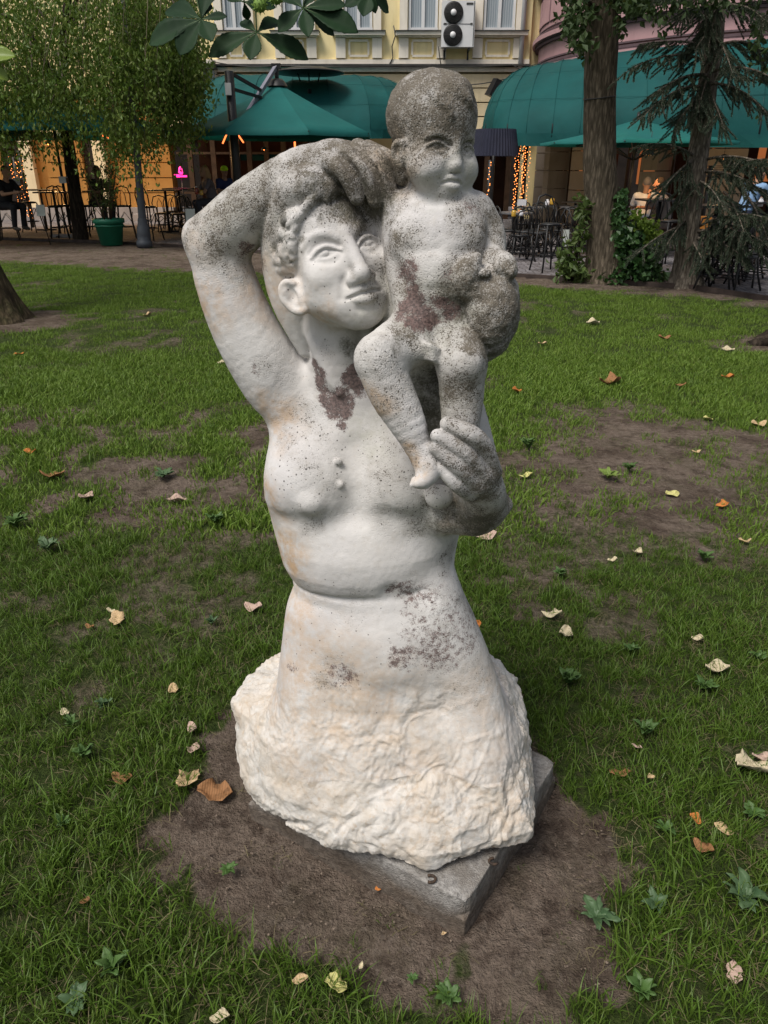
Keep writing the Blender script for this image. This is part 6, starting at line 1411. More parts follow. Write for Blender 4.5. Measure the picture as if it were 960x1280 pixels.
# ================================================================== TREES AND LEAVES
def leaf_cloud(C, L, W, seed, down=0.0, name='foliage', sizev=.35, fold=.25, dirs=None, nf=2):
    """small folded leaves at the points C, one mesh"""
    r = np.random.default_rng(seed); n = len(C)
    d = r.normal(size=(n, 3)) if dirs is None else dirs + r.normal(size=(n, 3)) * .45
    d[:, 2] -= down; d /= np.linalg.norm(d, axis=1, keepdims=True)
    s = np.cross(d, r.normal(size=(n, 3))); s /= np.linalg.norm(s, axis=1, keepdims=True); u = np.cross(s, d)
    k = (1 + sizev * r.uniform(-1, 1, n))[:, None]; l, w = L * k, W * k
    a = C; m1 = C + d * l * .45 + s * w * .5 + u * w * fold; m2 = C + d * l * .45 - s * w * .5 + u * w * fold; t = C + d * l; mid = C + d * l * .5
    V = np.stack([a, m1, t, m2, mid], 1).reshape(-1, 3); i = np.arange(n)[:, None] * 5
    F = np.concatenate([np.stack([i, i + 1, i + 2, i + 4], -1), np.stack([i, i + 4, i + 2, i + 3], -1)], 1).reshape(-1, 4)
    return np_mesh(name, V, F, False)
def trunk_mesh(pts, rad, seed, furrow=.012, nu=48, flare=.0, ns=8, name='trunk', step=.05):
    c = np.array(Field.curve([np.append(np.asarray(p, float), r_) for p, r_ in zip(pts, rad)], ns)); n = len(c)
    s = np.concatenate([[0], np.cumsum(np.linalg.norm(np.diff(c[:, :3], axis=0), axis=1))]); m = max(8, int(s[-1] / step)); t = np.linspace(0, s[-1], m)
    c = np.stack([np.interp(t, s, c[:, k]) for k in range(4)], 1); a = np.linspace(0, 2 * math.pi, nu, endpoint=False)
    ca, sa = np.cos(a), np.sin(a); hgt = t[:, None]
    p = np.stack(np.broadcast_arrays(ca[None] * 1.6, sa[None] * 1.6, hgt * .8 + seed), -1).astype(np.float32)
    n1 = vnoise(p * np.array((5, 5, 2.2), np.float32), seed); rid = 1 - np.abs(2 * vnoise(p * np.array((6.5, 6.5, 2.6), np.float32), seed + 3) - 1); n2 = fnoise(p * 1.1, 2, seed + 5)
    R = c[:, 3][:, None] * (1 + .10 * (n2 - .5)) + furrow * (n1 - .5) + furrow * 1.4 * (rid - .5)
    lob = 1 + flare * np.exp(-hgt / .28) * (.45 + .55 * np.cos(a * 5 + seed + 1.5 * np.sin(a * 2))[None]); R = R * lob
    V = np.stack([c[:, 0][:, None] + R * ca[None], c[:, 1][:, None] + R * sa[None], np.broadcast_to(c[:, 2][:, None], R.shape)], -1).reshape(-1, 3)
    i = np.arange(m * nu).reshape(m, nu); j = np.roll(i, -1, 1); F = np.stack([i[:-1], j[:-1], j[1:], i[1:]], -1).reshape(-1, 4)
    return np_mesh(name, V, F)
def bark(name, a, b, sc=1.0, moss=0.0):
    m = NM(name, .9, .15); v = m.scaled(22 * sc, 22 * sc, 4.5 * sc)
    n = m.node('ShaderNodeTexNoise', {'Vector': v, 'Scale': 1.0, 'Detail': 7.0, 'Roughness': .65, 'Distortion': .6}).outputs['Fac']; w = m.vor(1.0, m.scaled(30 * sc, 30 * sc, 6 * sc)); g = m.noise(5, 5)
    c = m.mix(m.mr(n, .38, .62), a, b); c = m.mix(m.mr(w, .35, .6, 0, .55), c, [x * .45 for x in a]); c = m.mix(m.mr(g, .5, .7, 0, moss), c, (.055, .070, .022)); m.col(c)
    m.bump(m.math('ADD', n, m.math('MULTIPLY', w, .6)), .03, .9); return m.m

def build_plant_materials():
    MAT['shrubleaf'] = leafy('shrub_leaf', ((.05, .09, .02), (.08, .13, .035), (.13, .17, .05)), .5, .3)
    MAT['willow'] = leafy('willow_leaf', ((.070, .140, .018), (.115, .195, .028), (.21, .24, .055)), .5, .4)
    MAT['chestnut'] = leafy('chestnut_leaf', ((.020, .042, .012), (.032, .062, .016), (.055, .085, .022)), .65, .15)
    MAT['ivy'] = leafy('ivy_leaf', ((.022, .070, .018), (.050, .125, .035), (.090, .170, .060)), .35, .2, spec=.5)
    MAT['ivy_new'] = leafy('young_ivy_leaf', ((.12, .22, .03), (.20, .30, .045), (.26, .34, .07)), .4, .35)
    MAT['spruce'] = leafy('spruce_needle', ((.035, .055, .036), (.060, .085, .055), (.10, .12, .075)), .55, .1)
    MAT['bark_grey'] = bark('grey_brown_bark', (.085, .068, .048), (.21, .17, .125)); MAT['bark_dark'] = bark('dark_bark', (.022, .017, .013), (.060, .046, .034), .8); MAT['bark_spruce'] = bark('spruce_bark', (.11, .09, .07), (.30, .26, .21), 1.2); MAT['bark_moss'] = bark('mossy_bark', (.050, .038, .024), (.14, .105, .062), .8, .45)

def build_trees():
    rg = np.random.default_rng(12)
    # --- willow-like weeping tree, left
    g = G(101, 301); root = empty('willow_tree', (g[0], g[1], 0)); tag(root, 'weeping tree with small drooping leaves and a thin dark trunk at the upper left', 'tree')
    q = lambda px, py, Y: P(px, py, Y) - np.array((g[0], g[1], 0))
    link('trunk', trunk_mesh([(0, 0, -.1), q(96, 260, g[1]), q(88, 200, g[1]), q(80, 140, g[1]), q(78, 80, g[1] - .2), q(90, -60, g[1] - .4)], [.17, .15, .135, .12, .10, .07], 3, .012, 24, .25, step=.12), MAT['bark_dark'], root)
    lb = MB(); tips = []
    for i in range(16):
        a = rg.uniform(0, 6.28); s = q(80 + rg.uniform(-3, 3), rg.uniform(20, 150), g[1] - .1); L = rg.uniform(1.8, 4.2)
        e = s + np.array((math.cos(a) * L, math.sin(a) * L * .7, rg.uniform(.4, 1.8))); m = (s + e) / 2 + np.array((0, 0, .5)); f = e + np.array((math.cos(a) * .5, math.sin(a) * .4, -1.0)); lb.tube([s, m, e, f], [.05, .035, .018, .008], 6); tips += [m, e, f]
    lb.build('limb', plain('pale_twig', (.16, .13, .10), .8), root)
    C, D = [], []; strands = MB(); ns = 1250
    for i in range(ns):
        px = rg.uniform(-150, 252) if i % 4 else rg.uniform(150, 252); top = rg.uniform(-80, 120); Y = g[1] + rg.uniform(-3.2, .6)
        if px > 200: Y = g[1] + rg.uniform(-1.5, .5)
        lim = np.interp(px, [-150, 0, 60, 120, 150, 190, 215, 235, 252], [215, 205, 185, 170, 195, 185, 165, 180, 150]) + rg.uniform(-60, 14)
        if rg.random() < .07: lim += 40
        if lim < top + 20: continue
        A = P(px, top, Y); B = P(px + rg.uniform(-10, 10), lim, Y + rg.uniform(-.2, .2)); L = np.linalg.norm(A - B); k = int(L / .036); t = np.linspace(0, 1, k)[:, None]
        pts = A + (B - A) * t; pts[:, 0] += .10 * np.sin(t[:, 0] * 5 + i); C.append(pts + rg.normal(size=pts.shape) * np.array((.13, .13, .06))); D.append(np.tile(np.array((0, 0, -.75)), (k, 1)))
        if i % 5 == 0: strands.tube([pts[0] - np.array((g[0], g[1], 0)), pts[k // 2] - np.array((g[0], g[1], 0)), pts[-1] - np.array((g[0], g[1], 0))], [.008, .005, .003], 4)
    C = np.concatenate(C) - np.array((g[0], g[1], 0)); D = np.concatenate(D); clump = fnoise((C * 1.5).astype(np.float32), 3, 77); keep = clump > .37; C, D = C[keep], D[keep]
    link('crown', leaf_cloud(C, .088, .046, 5, dirs=D, name='crown'), MAT['willow'], root); strands.build('hanging_twigs', plain('thin_twig', (.10, .085, .05), .8), root); print('willow leaves', len(C))
    # --- trunk at the left edge
    g = G(-14, 400); root = empty('park_tree', (g[0], g[1], 0)); tag(root, 'thick furrowed trunk cut by the left edge of the photo', 'tree')
    link('trunk', trunk_mesh([(0, 0, -.1), (-.05, 0, .35), (-.14, 0, .9), (-.24, .05, 1.8), (-.3, .1, 3.2), (-.3, .1, 5.5)], [.44, .335, .30, .28, .26, .22], 9, .022, 56, .28), MAT['bark_moss'], root)
    C = rg.normal(size=(5200, 3)) * np.array((2.2, 2.2, .9)) + np.array((-.3, .6, 6.4)); cl = fnoise((C * 1.2).astype(np.float32), 3, 5); C = C[cl > .47]
    link('crown', leaf_cloud(C, .16, .09, 6, .3, 'crown'), MAT['chestnut'], root)
    # --- ivy trunk
    g = G(757, 352); root = empty('park_tree', (g[0], g[1], 0)); tag(root, 'tall straight brown trunk with ivy at its foot, right of the child statue', 'tree')
    q = lambda px, py, Y=g[1]: P(px, py, Y) - np.array((g[0], g[1], 0))
    link('trunk', trunk_mesh([(0, 0, -.15), q(757, 330), q(756, 290), q(751, 230), q(749.5, 180), q(750, 120), q(752, 60), q(753, 0), q(754, -80), q(750, -160)], [.38, .30, .262, .245, .225, .215, .212, .205, .19, .17], 14, .016, 64, .22), MAT['bark_grey'], root)
    wr = MB(); c = q(749.5, 122); wr.tube([c + np.array((.222 * math.cos(t), .222 * math.sin(t), .03 * math.sin(t + 1))) for t in np.linspace(0, 2 * math.pi, 33)], .010, 5); wr.build('wire', MAT['lead'], root)
    lb = MB()
    for a, b, c_ in (((752, 20), (730, -5), (712, 10)), ((755, 0), (785, -10), (800, 12)), ((755, -10), (820, -30), (850, 10)), ((752, -20), (700, -60), (690, -20))): lb.tube([q(*a), q(*b, g[1] - .5), q(*c_, g[1] - .8)], [.05, .03, .01], 6)
    lb.build('limb', MAT['bark_grey'], root)
    C = []
    for px, py, sx, sy, n in ((722, 12, 10, 12, 260), (715, 35, 6, 10, 120), (728, 55, 7, 9, 100), (782, 0, 12, 7, 200), (800, 8, 12, 7, 130), (845, 2, 20, 7, 100), (775, 30, 5, 8, 50), (900, 4, 30, 8, 120), (950, 50, 7, 24, 110), (870, -34, 80, 16, 900), (745, -50, 42, 20, 700), (832, 30, 9, 6, 30)):
        for _ in range(n): C.append(P(px + rg.normal() * sx, py + rg.normal() * sy, g[1] - .6 + rg.normal() * .5))
    C = np.array(C) - np.array((g[0], g[1], 0)); link('crown', leaf_cloud(C, .10, .06, 8, .7, 'crown'), MAT['chestnut'], root)
    # --- ivy
    iv = empty('ivy_bush', (g[0] + .4, g[1] - .1, 0)); tag(iv, 'glossy ivy climbing the foot of the tall trunk, on its right side', 'ivy')
    C, C2 = [], []; st = MB()
    for px, py, sx, sy, n in ((790, 330, 13, 12, 420), (780, 300, 10, 13, 360), (775, 270, 6, 13, 220), (796, 300, 9, 12, 250), (815, 325, 8, 14, 260), (768, 345, 10, 6, 160), (778, 245, 4, 7, 60), (806, 345, 10, 6, 160), (826, 345, 7, 6, 50)):
        for _ in range(n): C.append(P(px + rg.normal() * sx * .7, min(353, py + rg.normal() * sy * .7), g[1] - .25 + rg.normal() * .12))
    for px, py, sx, sy, n in ((806, 282, 8, 7, 150), (818, 292, 6, 7, 110), (796, 270, 5, 5, 40), (815, 305, 6, 6, 60)):
        for _ in range(n): C2.append(P(px + rg.normal() * sx * .7, py + rg.normal() * sy * .7, g[1] - .32 + rg.normal() * .1))
    o = np.array((g[0] + .4, g[1] - .1, 0))
    for i in range(26):
        a = P(rg.uniform(765, 815), 352, g[1] - .15) - o; b = P(rg.uniform(765, 825), rg.uniform(255, 320), g[1] - .25) - o; st.tube([a, (a + b) / 2 + rg.normal(size=3) * .05, b], [.010, .007, .004], 5)
    link('foliage', leaf_cloud(np.array(C) - o, .085, .075, 10, .5, sizev=.45), MAT['ivy'], iv); link('young_foliage', leaf_cloud(np.array(C2) - o, .075, .065, 11, .3), MAT['ivy_new'], iv); st.build('stems', MAT['bark_dark'], iv)
    sh = empty('low_shrub', (g[0] - .5, g[1] - .1, 0)); tag(sh, 'low bright green shrub at the left foot of the tall trunk', 'shrub'); o = np.array((g[0] - .5, g[1] - .1, 0)); C = []; st = MB()
    for px, py, sx, sy, n in ((712, 335, 10, 9, 240), (705, 320, 7, 8, 90), (726, 342, 8, 7, 130), (722, 300, 7, 12, 80), (728, 262, 5, 10, 60), (733, 275, 5, 14, 60)):
        for _ in range(n): C.append(P(px + rg.normal() * sx * .8, min(352, py + rg.normal() * sy * .8), g[1] - .1 + rg.normal() * .15))
    for i in range(14): a = P(rg.uniform(705, 735), 351, g[1] - .1) - o; b = P(rg.uniform(700, 735), rg.uniform(260, 330), g[1] - .1) - o; st.tube([a, b], [.008, .004], 5)
    link('foliage', leaf_cloud(np.array(C) - o, .11, .06, 12, .3), MAT['shrubleaf'], sh); st.build('stems', MAT['bark_dark'], sh)
    # --- root flare of the tree beyond the right edge
    g = G(1003, 428); root = empty('park_tree', (g[0], g[1], 0)); tag(root, 'dark spreading root of a trunk standing at the right edge of the lawn', 'tree')
    link('trunk', trunk_mesh([(0, 0, -.1), (.03, 0, .15), (.05, 0, .5), (.1, 0, 1.5), (.12, .1, 4.5)], [.42, .27, .23, .21, .17], 21, .018, 48, .45), MAT['bark_dark'], root)
    rt = MB(); rt.tube([(-.15, -.05, .18), (-.34, -.08, .07), (-.52, -.10, .01), (-.7, -.1, -.05)], [.13, .09, .06, .03], 10).build('root', MAT['bark_dark'], root)
    C = rg.normal(size=(3500, 3)) * np.array((1.9, 1.9, .8)) + np.array((.3, .5, 6.0)); link('crown', leaf_cloud(C[fnoise((C * 1.2).astype(np.float32), 3, 6) > .47], .15, .085, 7, .3, 'crown'), MAT['chestnut'], root)

def twig_needles(seed, L=.34, n=260, nl=.034, nw=.0085):
    r = np.random.default_rng(seed); t = r.random(n) ** .9; a = r.uniform(0, 2 * math.pi, n); c = np.stack([t * L, 0 * t, -.10 * L * t * t], 1)
    d = np.stack([np.full(n, .9), np.cos(a), np.sin(a)], 1); d /= np.linalg.norm(d, axis=1, keepdims=True); s = np.cross(d, r.normal(size=(n, 3))); s /= np.linalg.norm(s, axis=1, keepdims=True)
    l = nl * (1 - .35 * t)[:, None] * r.uniform(.8, 1.2, (n, 1)); return np.stack([c - s * nw / 2, c + s * nw / 2, c + d * l], 1).reshape(-1, 3)
def build_spruce():
    rg = np.random.default_rng(31); g = G(858, 358); root = empty('spruce_tree', (g[0], g[1], 0)); tag(root, 'blue-green spruce with drooping boughs and a leaning grey trunk on the right', 'tree'); o = np.array((g[0], g[1], 0))
    q = lambda px, py, Y=g[1]: P(px, py, Y) - o
    path = [(858, 362, 0), (858, 330, 0), (860, 290, 0), (867, 230, 0), (876, 170, .1), (884, 110, .1), (893, 50, .2), (900, -40, .3), (908, -160, .4)]
    link('trunk', trunk_mesh([q(a, b, g[1] + c) for a, b, c in path], [.24, .17, .150, .140, .132, .12, .11, .09, .06], 17, .012, 36, .35), MAT['bark_spruce'], root)
    protos = [twig_needles(i) for i in range(5)]; Vn = []; wood = MB()
    def bough(A, B, droop, nt, tl, w=1.0):
        A, B = np.asarray(A, float), np.asarray(B, float); M = (A + B) / 2 + np.array((0, 0, droop)); pts = [A * (1 - t) ** 2 + 2 * M * t * (1 - t) + B * t * t for t in np.linspace(0, 1, 8)]
        wood.tube(pts, list(np.linspace(.020, .004, 8) * w), 6); L = np.linalg.norm(B - A); ax = (B - A) / L
        sd = np.cross(ax, (0, 0, 1)); sd /= np.linalg.norm(sd) + 1e-9
        nt = int(nt * 1.05)
        for k in range(nt):
            t = .12 + .88 * (k + rg.random()) / nt; p_ = A * (1 - t) ** 2 + 2 * M * t * (1 - t) + B * t * t; s = rg.choice((-1, 1)) * (.25 + .75 * rg.random())
            d = ax * rg.uniform(.35, .9) + sd * s * rg.uniform(.4, .9) + np.array((0, 0, -rg.uniform(.15, .75))); d /= np.linalg.norm(d)
            sc = tl * rg.uniform(.6, 1.1) * (1.1 - .45 * t); e2 = np.cross(d, rg.normal(size=3)); e2 /= np.linalg.norm(e2); e3 = np.cross(d, e2)
            m = np.stack([d, e2, e3]) ; pr = protos[rg.integers(5)]; Vn.append((pr * np.array((sc / .34, 1, 1))) @ m + p_); wood.tube([p_, p_ + d * sc * .9], [.004, .002], 4)
    B = [((895, 60), (800, 55), .1, 34, .42, -.9), ((890, 80), (780, 92), .3, 34, .42, -1.0), ((888, 95), (815, 120), .2, 30, .45, -.8), ((884, 110), (800, 150), .3, 36, .45, -1.0), ((882, 120), (840, 165), .2, 34, .5, -.5), ((890, 60), (975, 80), .3, 36, .45, -.6), ((888, 90), (990, 118), .3, 40, .45, -1.2),
         ((885, 105), (965, 150), .25, 34, .45, -.8), ((868, 195), (800, 182), .15, 20, .34, -.7), ((868, 200), (830, 235), .1, 24, .42, -.6), ((866, 215), (845, 262), .1, 22, .4, -.3), ((905, 212), (965, 200), .1, 26, .38, -1.5), ((880, 200), (985, 222), .25, 46, .46, -1.4), ((876, 215), (960, 245), .2, 44, .50, -1.2),
         ((870, 225), (905, 262), .15, 30, .48, -.9), ((862, 270), (830, 312), .1, 28, .42, -.5), ((862, 280), (795, 318), .15, 26, .42, -.7), ((870, 285), (975, 280), .3, 50, .46, -1.6), ((866, 292), (960, 306), .25, 52, .50, -1.5), ((866, 298), (930, 322), .15, 44, .50, -1.2), ((868, 290), (985, 330), .3, 40, .48, -1.7), ((862, 298), (880, 330), .05, 24, .45, -.6),
         ((900, 20), (850, 20), .2, 36, .48, -.6), ((898, 10), (960, 30), .2, 36, .46, -.8), ((900, 30), (870, 60), .1, 34, .5, -.5), ((893, 45), (915, 90), .1, 30, .5, -.7), ((905, -20), (830, -10), .2, 30, .5, -.8), ((905, -30), (985, 0), .2, 30, .5, -.8), ((904, 0), (880, 40), .1, 30, .5, -.3), ((886, 90), (872, 140), .05, 30, .48, -.4), ((884, 110), (905, 160), .05, 28, .46, -.6), ((930, 240), (960, 300), .1, 26, .5, -1.4), ((905, 240), (930, 290), .1, 26, .5, -1.3)]
    for a, b, dr, nt, tl, dy in B: bough(q(*a), q(b[0], b[1], g[1] + dy), dr, nt, tl)
    V = np.concatenate(Vn); F = np.arange(len(V)).reshape(-1, 3); link('needles', np_mesh('needles', V, F, False), MAT['spruce'], root)['kind'] = 'stuff'; wood.build('boughs', MAT['bark_spruce'], root); print('needle tris', len(F))

def build_chestnut_branch():
    """palmate horse-chestnut leaves hanging into the top of the view, about two metres away"""
    lm = leafy('horse_chestnut_leaf', ((.008, .026, .010), (.012, .036, .013), (.020, .050, .017)), .62, .16, 10, .2)
    Y0 = 2.05; root = empty('chestnut_branch', P(340, -150, Y0 + .1)); tag(root, 'low horse chestnut branch with big palmate leaves hanging in at the top', 'branch'); O = np.array(root.location)
    tw = MB()
    def leaflet(parent, hub, tip, wf, seed, Yt):
        a = P(*hub, Y0) - O; b = P(*tip, Yt) - O; d = b - a; L = np.linalg.norm(d); d /= L; nrm = np.array((.0, -.8, .55)); s = np.cross(d, nrm); s /= np.linalg.norm(s); n_ = np.cross(s, d); V, F = [], []; nu, nv = 22, 9; r = random.Random(seed)
        for i in range(nu):
            u = i / (nu - 1); w = L * wf * (math.sin(math.pi * min(1, u) ** 1.55) ** .85) * .5 if 0 < u < 1 else 0; w = max(w, .0012)
            for j in range(nv):
                v = j / (nv - 1) * 2 - 1; e = (1 + .06 * (i % 2) * (abs(v) == 1)); z = -.10 * L * u * u + (abs(v) ** 1.3) * w * .32 + .006 * L * math.sin(u * 44) * abs(v)
                V.append(a + d * L * u + s * v * w * e + n_ * z)
        for i in range(nu - 1):
            for j in range(nv - 1): q = i * nv + j; F.append((q, q + 1, q + nv + 1, q + nv))
        me = bpy.data.meshes.new('leaflet'); me.from_pydata([tuple(map(float, v)) for v in V], [], F)
        bm = bmesh.new(); bm.from_mesh(me); bmesh.ops.solidify(bm, geom=bm.faces[:], thickness=.0005); bm.to_mesh(me); bm.free(); me.polygons.foreach_set('use_smooth', [True] * len(me.polygons))
        link('leaflet', me, MAT['ivy_new'] if hub[0] < 0 else lm, parent)
        vein = MB(); vein.tube([a + d * L * u + n_ * (-.10 * L * u * u - .0012) for u in np.linspace(0, .95, 8)], [.0014 * (1.1 - u) + .0003 for u in np.linspace(0, .95, 8)], 4)
        vein.build('midrib', MAT['veinpale'], parent)
    MAT['veinpale'] = plain('pale_leaf_vein', (.10, .15, .06), .6)
    LV = [((252, 24), [((182, 50), .42, .02), ((222, 66), .62, -.02), ((264, 48), .62, -.05), ((283, 18), .40, 0), ((262, 2), .5, .03), ((262, -30), .5, .05), ((205, 5), .4, .08)], (236, -40)),
          ((321, 40), [((258, 66), .42, 0), ((312, 72), .62, -.04), ((386, 70), .40, 0), ((300, 24), .45, .03), ((350, 22), .5, .05)], (317, -40)),
          ((379, 10), [((347, 37), .55, -.02), ((385, 42), .42, -.06), ((448, 35), .42, -.02), ((420, 42), .40, .03), ((405, -25), .5, .05), ((352, -12), .5, .05), ((432, 2), .4, 0)], (385, -70)),
          ((462, -8), [((430, 5), .6, 0), ((454, 18), .7, -.03), ((470, 16), .5, 0), ((488, 14), .55, .03), ((486, -10), .5, 0), ((436, -22), .5, 0)], (455, -70)),
          ((-34, 70), [((17, 66), .42, 0), ((10, 98), .4, 0), ((-10, 120), .5, 0)], (-60, 0)),
          ((305, 2), [((282, -4), .5, 0), ((330, 12), .6, 0), ((310, 26), .5, .02), ((345, 6), .5, .02)], (312, -60))]
    for k, (hub, tips, up) in enumerate(LV):
        lf = MB(); lf.tube([P(*hub, Y0) - O, P((hub[0] + up[0]) / 2, (hub[1] + up[1]) / 2, Y0 + .02) - O, P(*up, Y0 + .05) - O], [.0016, .002, .0026], 6); h = lf.build('leaf', MAT['veinpale'], root)
        for i, (tp, wf, dy) in enumerate(tips): leaflet(h, hub, tp, wf, k * 10 + i, Y0 + dy)
    tw.tube([P(-80, -20, Y0) - O, P(40, -70, Y0 + .05) - O, P(236, -60, Y0 + .05) - O, P(385, -80, Y0 + .05) - O, P(520, -95, Y0 + .1) - O], [.012, .010, .008, .006, .004], 8).build('twig', MAT['bark_grey'], root)
    fr = NM('spiky_green_fruit', .6); fr.col((.16, .26, .05)); rr = random.Random(3)
    for px, py in ((325, 6), (345, -4)):
        c = P(px, py, Y0 - .02) - O; R = .016; bm = bmesh.new(); bmesh.ops.create_icosphere(bm, subdivisions=2, radius=R); base = [v.co.copy() for v in bm.verts]; me = bpy.data.meshes.new('fruit')
        mb = MB(); bm.verts.ensure_lookup_table(); mb.add([tuple(np.array(v.co) + c) for v in bm.verts], [[v.index for v in f.verts] for f in bm.faces], True)
        for b_ in base: n_ = np.array(b_.normalized()); mb.tube([c + n_ * R * .95, c + n_ * R * 1.35], [.0016, .0003], 4)
        mb.build('fruit', fr.m, root); bm.free()

# ================================================================== CAFE GUESTS (small, seated)
def person(px, py_seat, Y, yaw, shirt, legs, hair, label, skin=(.38, .22, .15), lean=.12, seat=.76, arms='table', scale=1.0, vox=.016):
    """seated figure; seat at the photo point (px, py_seat); yaw 0 faces the camera (degrees, + to viewer right)"""
    q = P(px, py_seat, Y); root = empty('person', (q[0], Y, 0.02), math.radians(yaw)); tag(root, label, 'person')
    z0 = seat
    f = lambda x, o, z: np.array((x, -o, z)) * scale
    B = Field('body', .02); S = Field('shirt', .02); T = Field('legs', .02); H = Field('hair', .01); K = Field('shoes', .01)
    hp = f(0, 0, z0 + .10); ch = f(0, lean * .8, z0 + .42); nk = f(0, lean * 1.1, z0 + .60); hd = f(0, lean * 1.5, z0 + .76)
    B.ell(hd, (.075, .095, .115)); B.chain([hd + f(0, .05, -.08), hd + f(0, .065, -.10)], [.035, .03], .03); B.cap(nk - f(0, 0, .05), hd - f(0, .02, .05), .055, .05)
    B.cap(hd + f(0, .095, .0), hd + f(0, .115, -.03), .012, .016, .02)
    for sx in (-1, 1):
        B.ell(hd + f(sx * .077, -.01, -.01), (.014, .025, .03)); B.push(hd + f(sx * .033, .09, .012), .008, .018)
        sh = f(sx * .175, lean * 1.0, z0 + .53)
        if arms == 'table': el = f(sx * .24, lean + .16, z0 + .30); ha = f(sx * .09, lean + .40, z0 + .34)
        elif arms == 'lap': el = f(sx * .25, lean + .02, z0 + .27); ha = f(sx * .10, lean + .24, z0 + .17)
        else: el = f(sx * .22, lean + .20, z0 + .33); ha = f(sx * .05, lean + .22, z0 + .58) if sx > 0 else f(sx * .09, lean + .38, z0 + .33)
        B.chain([sh, el, ha], [.048, .040, .026], .02, n=1); d = (ha - el) / np.linalg.norm(ha - el)
        B.cap(ha, ha + d * .06, .030, .034, .02)
        for k in range(4): B.cap(ha + d * .07 + f((k - 1.5) * .018, 0, 0), ha + d * .13 + f((k - 1.5) * .016, 0, -.02), .0085, .007, .006)
        B.cap(ha + d * .03 + f(-sx * .03, 0, .01), ha + d * .08 + f(-sx * .05, 0, .0), .010, .008, .008)
        S.chain([f(sx * .13, lean, z0 + .53), sh, sh + (el - sh) * .62], [.075, .068, .062], .03, n=1)
        kn = f(sx * .12, .44, z0 + .04); an = f(sx * .12, .36, z0 - .36 if seat > .6 else .10); B.chain([f(sx * .10, 0, z0 + .05), kn, an], [.085, .062, .042], .02, n=1)
        T.chain([f(sx * .095, -.02, z0 + .06), f(sx * .11, .28, z0 + .06), kn], [.105, .085, .074], .02, n=1)
        if legs[1]: T.chain([kn, (kn + an) / 2, an], [.074, .062, .055], .02, n=1)
        K.chain([an + f(0, -.03, -.04), an + f(0, .06, -.055), an + f(0, .15, -.065)], [.045, .042, .034], .02)
        B.cap(an, an + f(0, .02, -.05), .042, .04)
    B.chain([hp, ch, nk - f(0, 0, .05)], [.12, .13, .06], .04)
    S.chain([hp - f(0, 0, .0), f(0, lean * .4, z0 + .25), ch], [.145, .140, .150], .04); S.ell(f(0, lean * .9, z0 + .47), (.20, .12, .10), None, .05); T.ell(hp - f(0, .02, .02), (.17, .14, .11), None, .03)
    if hair[1] == 'short': H.ell(hd + f(0, -.022, .030), (.080, .090, .100))
    elif hair[1] == 'long': H.ell(hd + f(0, -.025, .025), (.086, .095, .110)); H.chain([hd + f(0, -.06, .0), hd + f(0, -.09, -.12), hd + f(0, -.10, -.26)], [.075, .08, .05], .03)
    else: H.ell(hd + f(0, -.01, .045), (.090, .115, .085)); H.cap(hd + f(0, .08, .04), hd + f(0, .16, .03), .04, .02, .02)
    cl = lambda nm, c: plain(nm, c, .8, .12, 9)
    for fld, nm, mt in ((B, 'body', cl('skin', skin)), (S, 'shirt', cl('shirt_cloth', shirt)), (T, 'trousers' if legs[1] else 'shorts', cl('leg_cloth', legs[0])), (H, 'cap' if hair[1] == 'cap' else 'hair', cl('hair_or_cap', hair[0])), (K, 'shoes', cl('shoe', (.04, .035, .03)))):
        V, Q = mesh_fields([fld], (-.5, -.85, -.1), (.5, .45, 1.85), vox, 16)
        if len(Q): link(nm, np_mesh(nm, V, Q), mt, root)
    return root
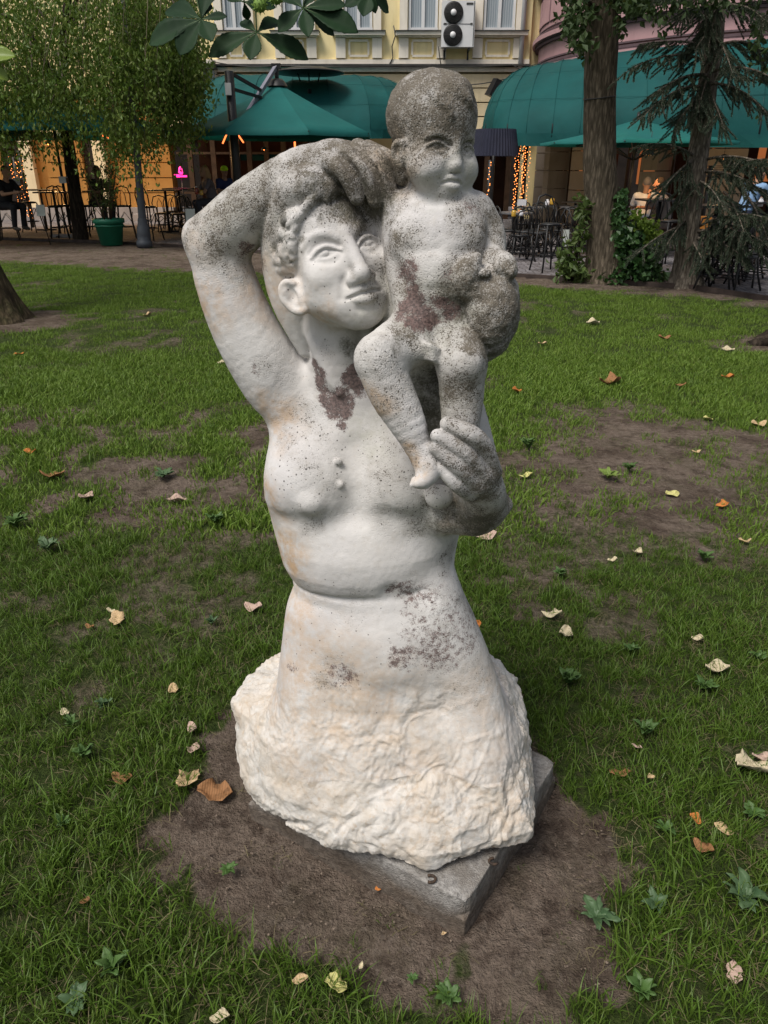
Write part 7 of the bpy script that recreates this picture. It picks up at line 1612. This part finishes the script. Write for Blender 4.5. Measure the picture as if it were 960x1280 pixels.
def build_people():
    person(8, 262, 18.2, 60, (.012, .012, .015), ((.012, .012, .016), True), ((.02, .015, .012), 'short'), 'guest in dark clothes sitting on a bar stool at the left edge', lean=.16)
    person(122, 256, 19.6, 55, (.03, .028, .02), ((.02, .02, .02), True), ((.015, .012, .01), 'short'), 'silhouetted guest sitting behind the green planter', skin=(.16, .09, .06))
    person(268, 262, 20.0, -60, (.10, .09, .10), ((.03, .03, .04), True), ((.30, .20, .10), 'long'), 'fair-haired guest in a patterned top, seated in shade behind the forearm', skin=(.30, .18, .12))
    person(281, 262, 20.5, 35, (.02, .03, .10), ((.03, .03, .04), True), ((.50, .85, .03), 'cap'), 'guest with a bright lime cap beside the umbrella mast', skin=(.28, .16, .11))
    person(801, 290, 16.2, 165, (.82, .83, .86), ((.04, .05, .09), True), ((.16, .15, .15), 'short'), 'grey-haired man in a white shirt seen from behind, right of the trunk', lean=.10, seat=.55)
    person(829, 292, 15.6, -120, (.26, .22, .20), ((.18, .15, .13), False), ((.03, .022, .018), 'short'), 'dark-haired man in a grey T-shirt raising a hand to his chin', arms='chin', lean=.14, seat=.55, skin=(.42, .22, .15))
    person(925, 284, 14.2, 120, (.20, .33, .52), ((.012, .016, .035), False), ((.04, .03, .02), 'short'), 'guest in a light blue shirt and navy shorts behind the spruce', lean=.2, skin=(.42, .24, .16))
    q = P(877, 285, 13.6); r = empty('handbag', q); tag(r, 'orange handbag on the table edge behind the spruce', 'bag'); om = plain('orange_leather', (.55, .22, .045), .5, .2, 4)
    MB().box((0, 0, .09), (.30, .14, .20), None, .8).build('bag_body', om, r); MB().tube([(-.09, 0, .18), (-.06, 0, .30), (0, 0, .34), (.06, 0, .30), (.09, 0, .18)], .010, 6).build('handle', MAT['wood'], r)

def _step(f):
    t = _time.time(); r = f(); print(f.__name__, round(_time.time() - t, 1), 's'); return r
for f in (build_statue, build_plinth, build_ground, build_grass, town_materials, build_plant_materials, build_paving, build_yellow, build_mauve, build_awnings, build_umbrellas, build_furniture, build_street_things,
          build_people, build_trees, build_spruce, build_fallen_leaves, build_weeds, build_chestnut_branch): _step(f)
print('total', round(_time.time() - _t0, 1))
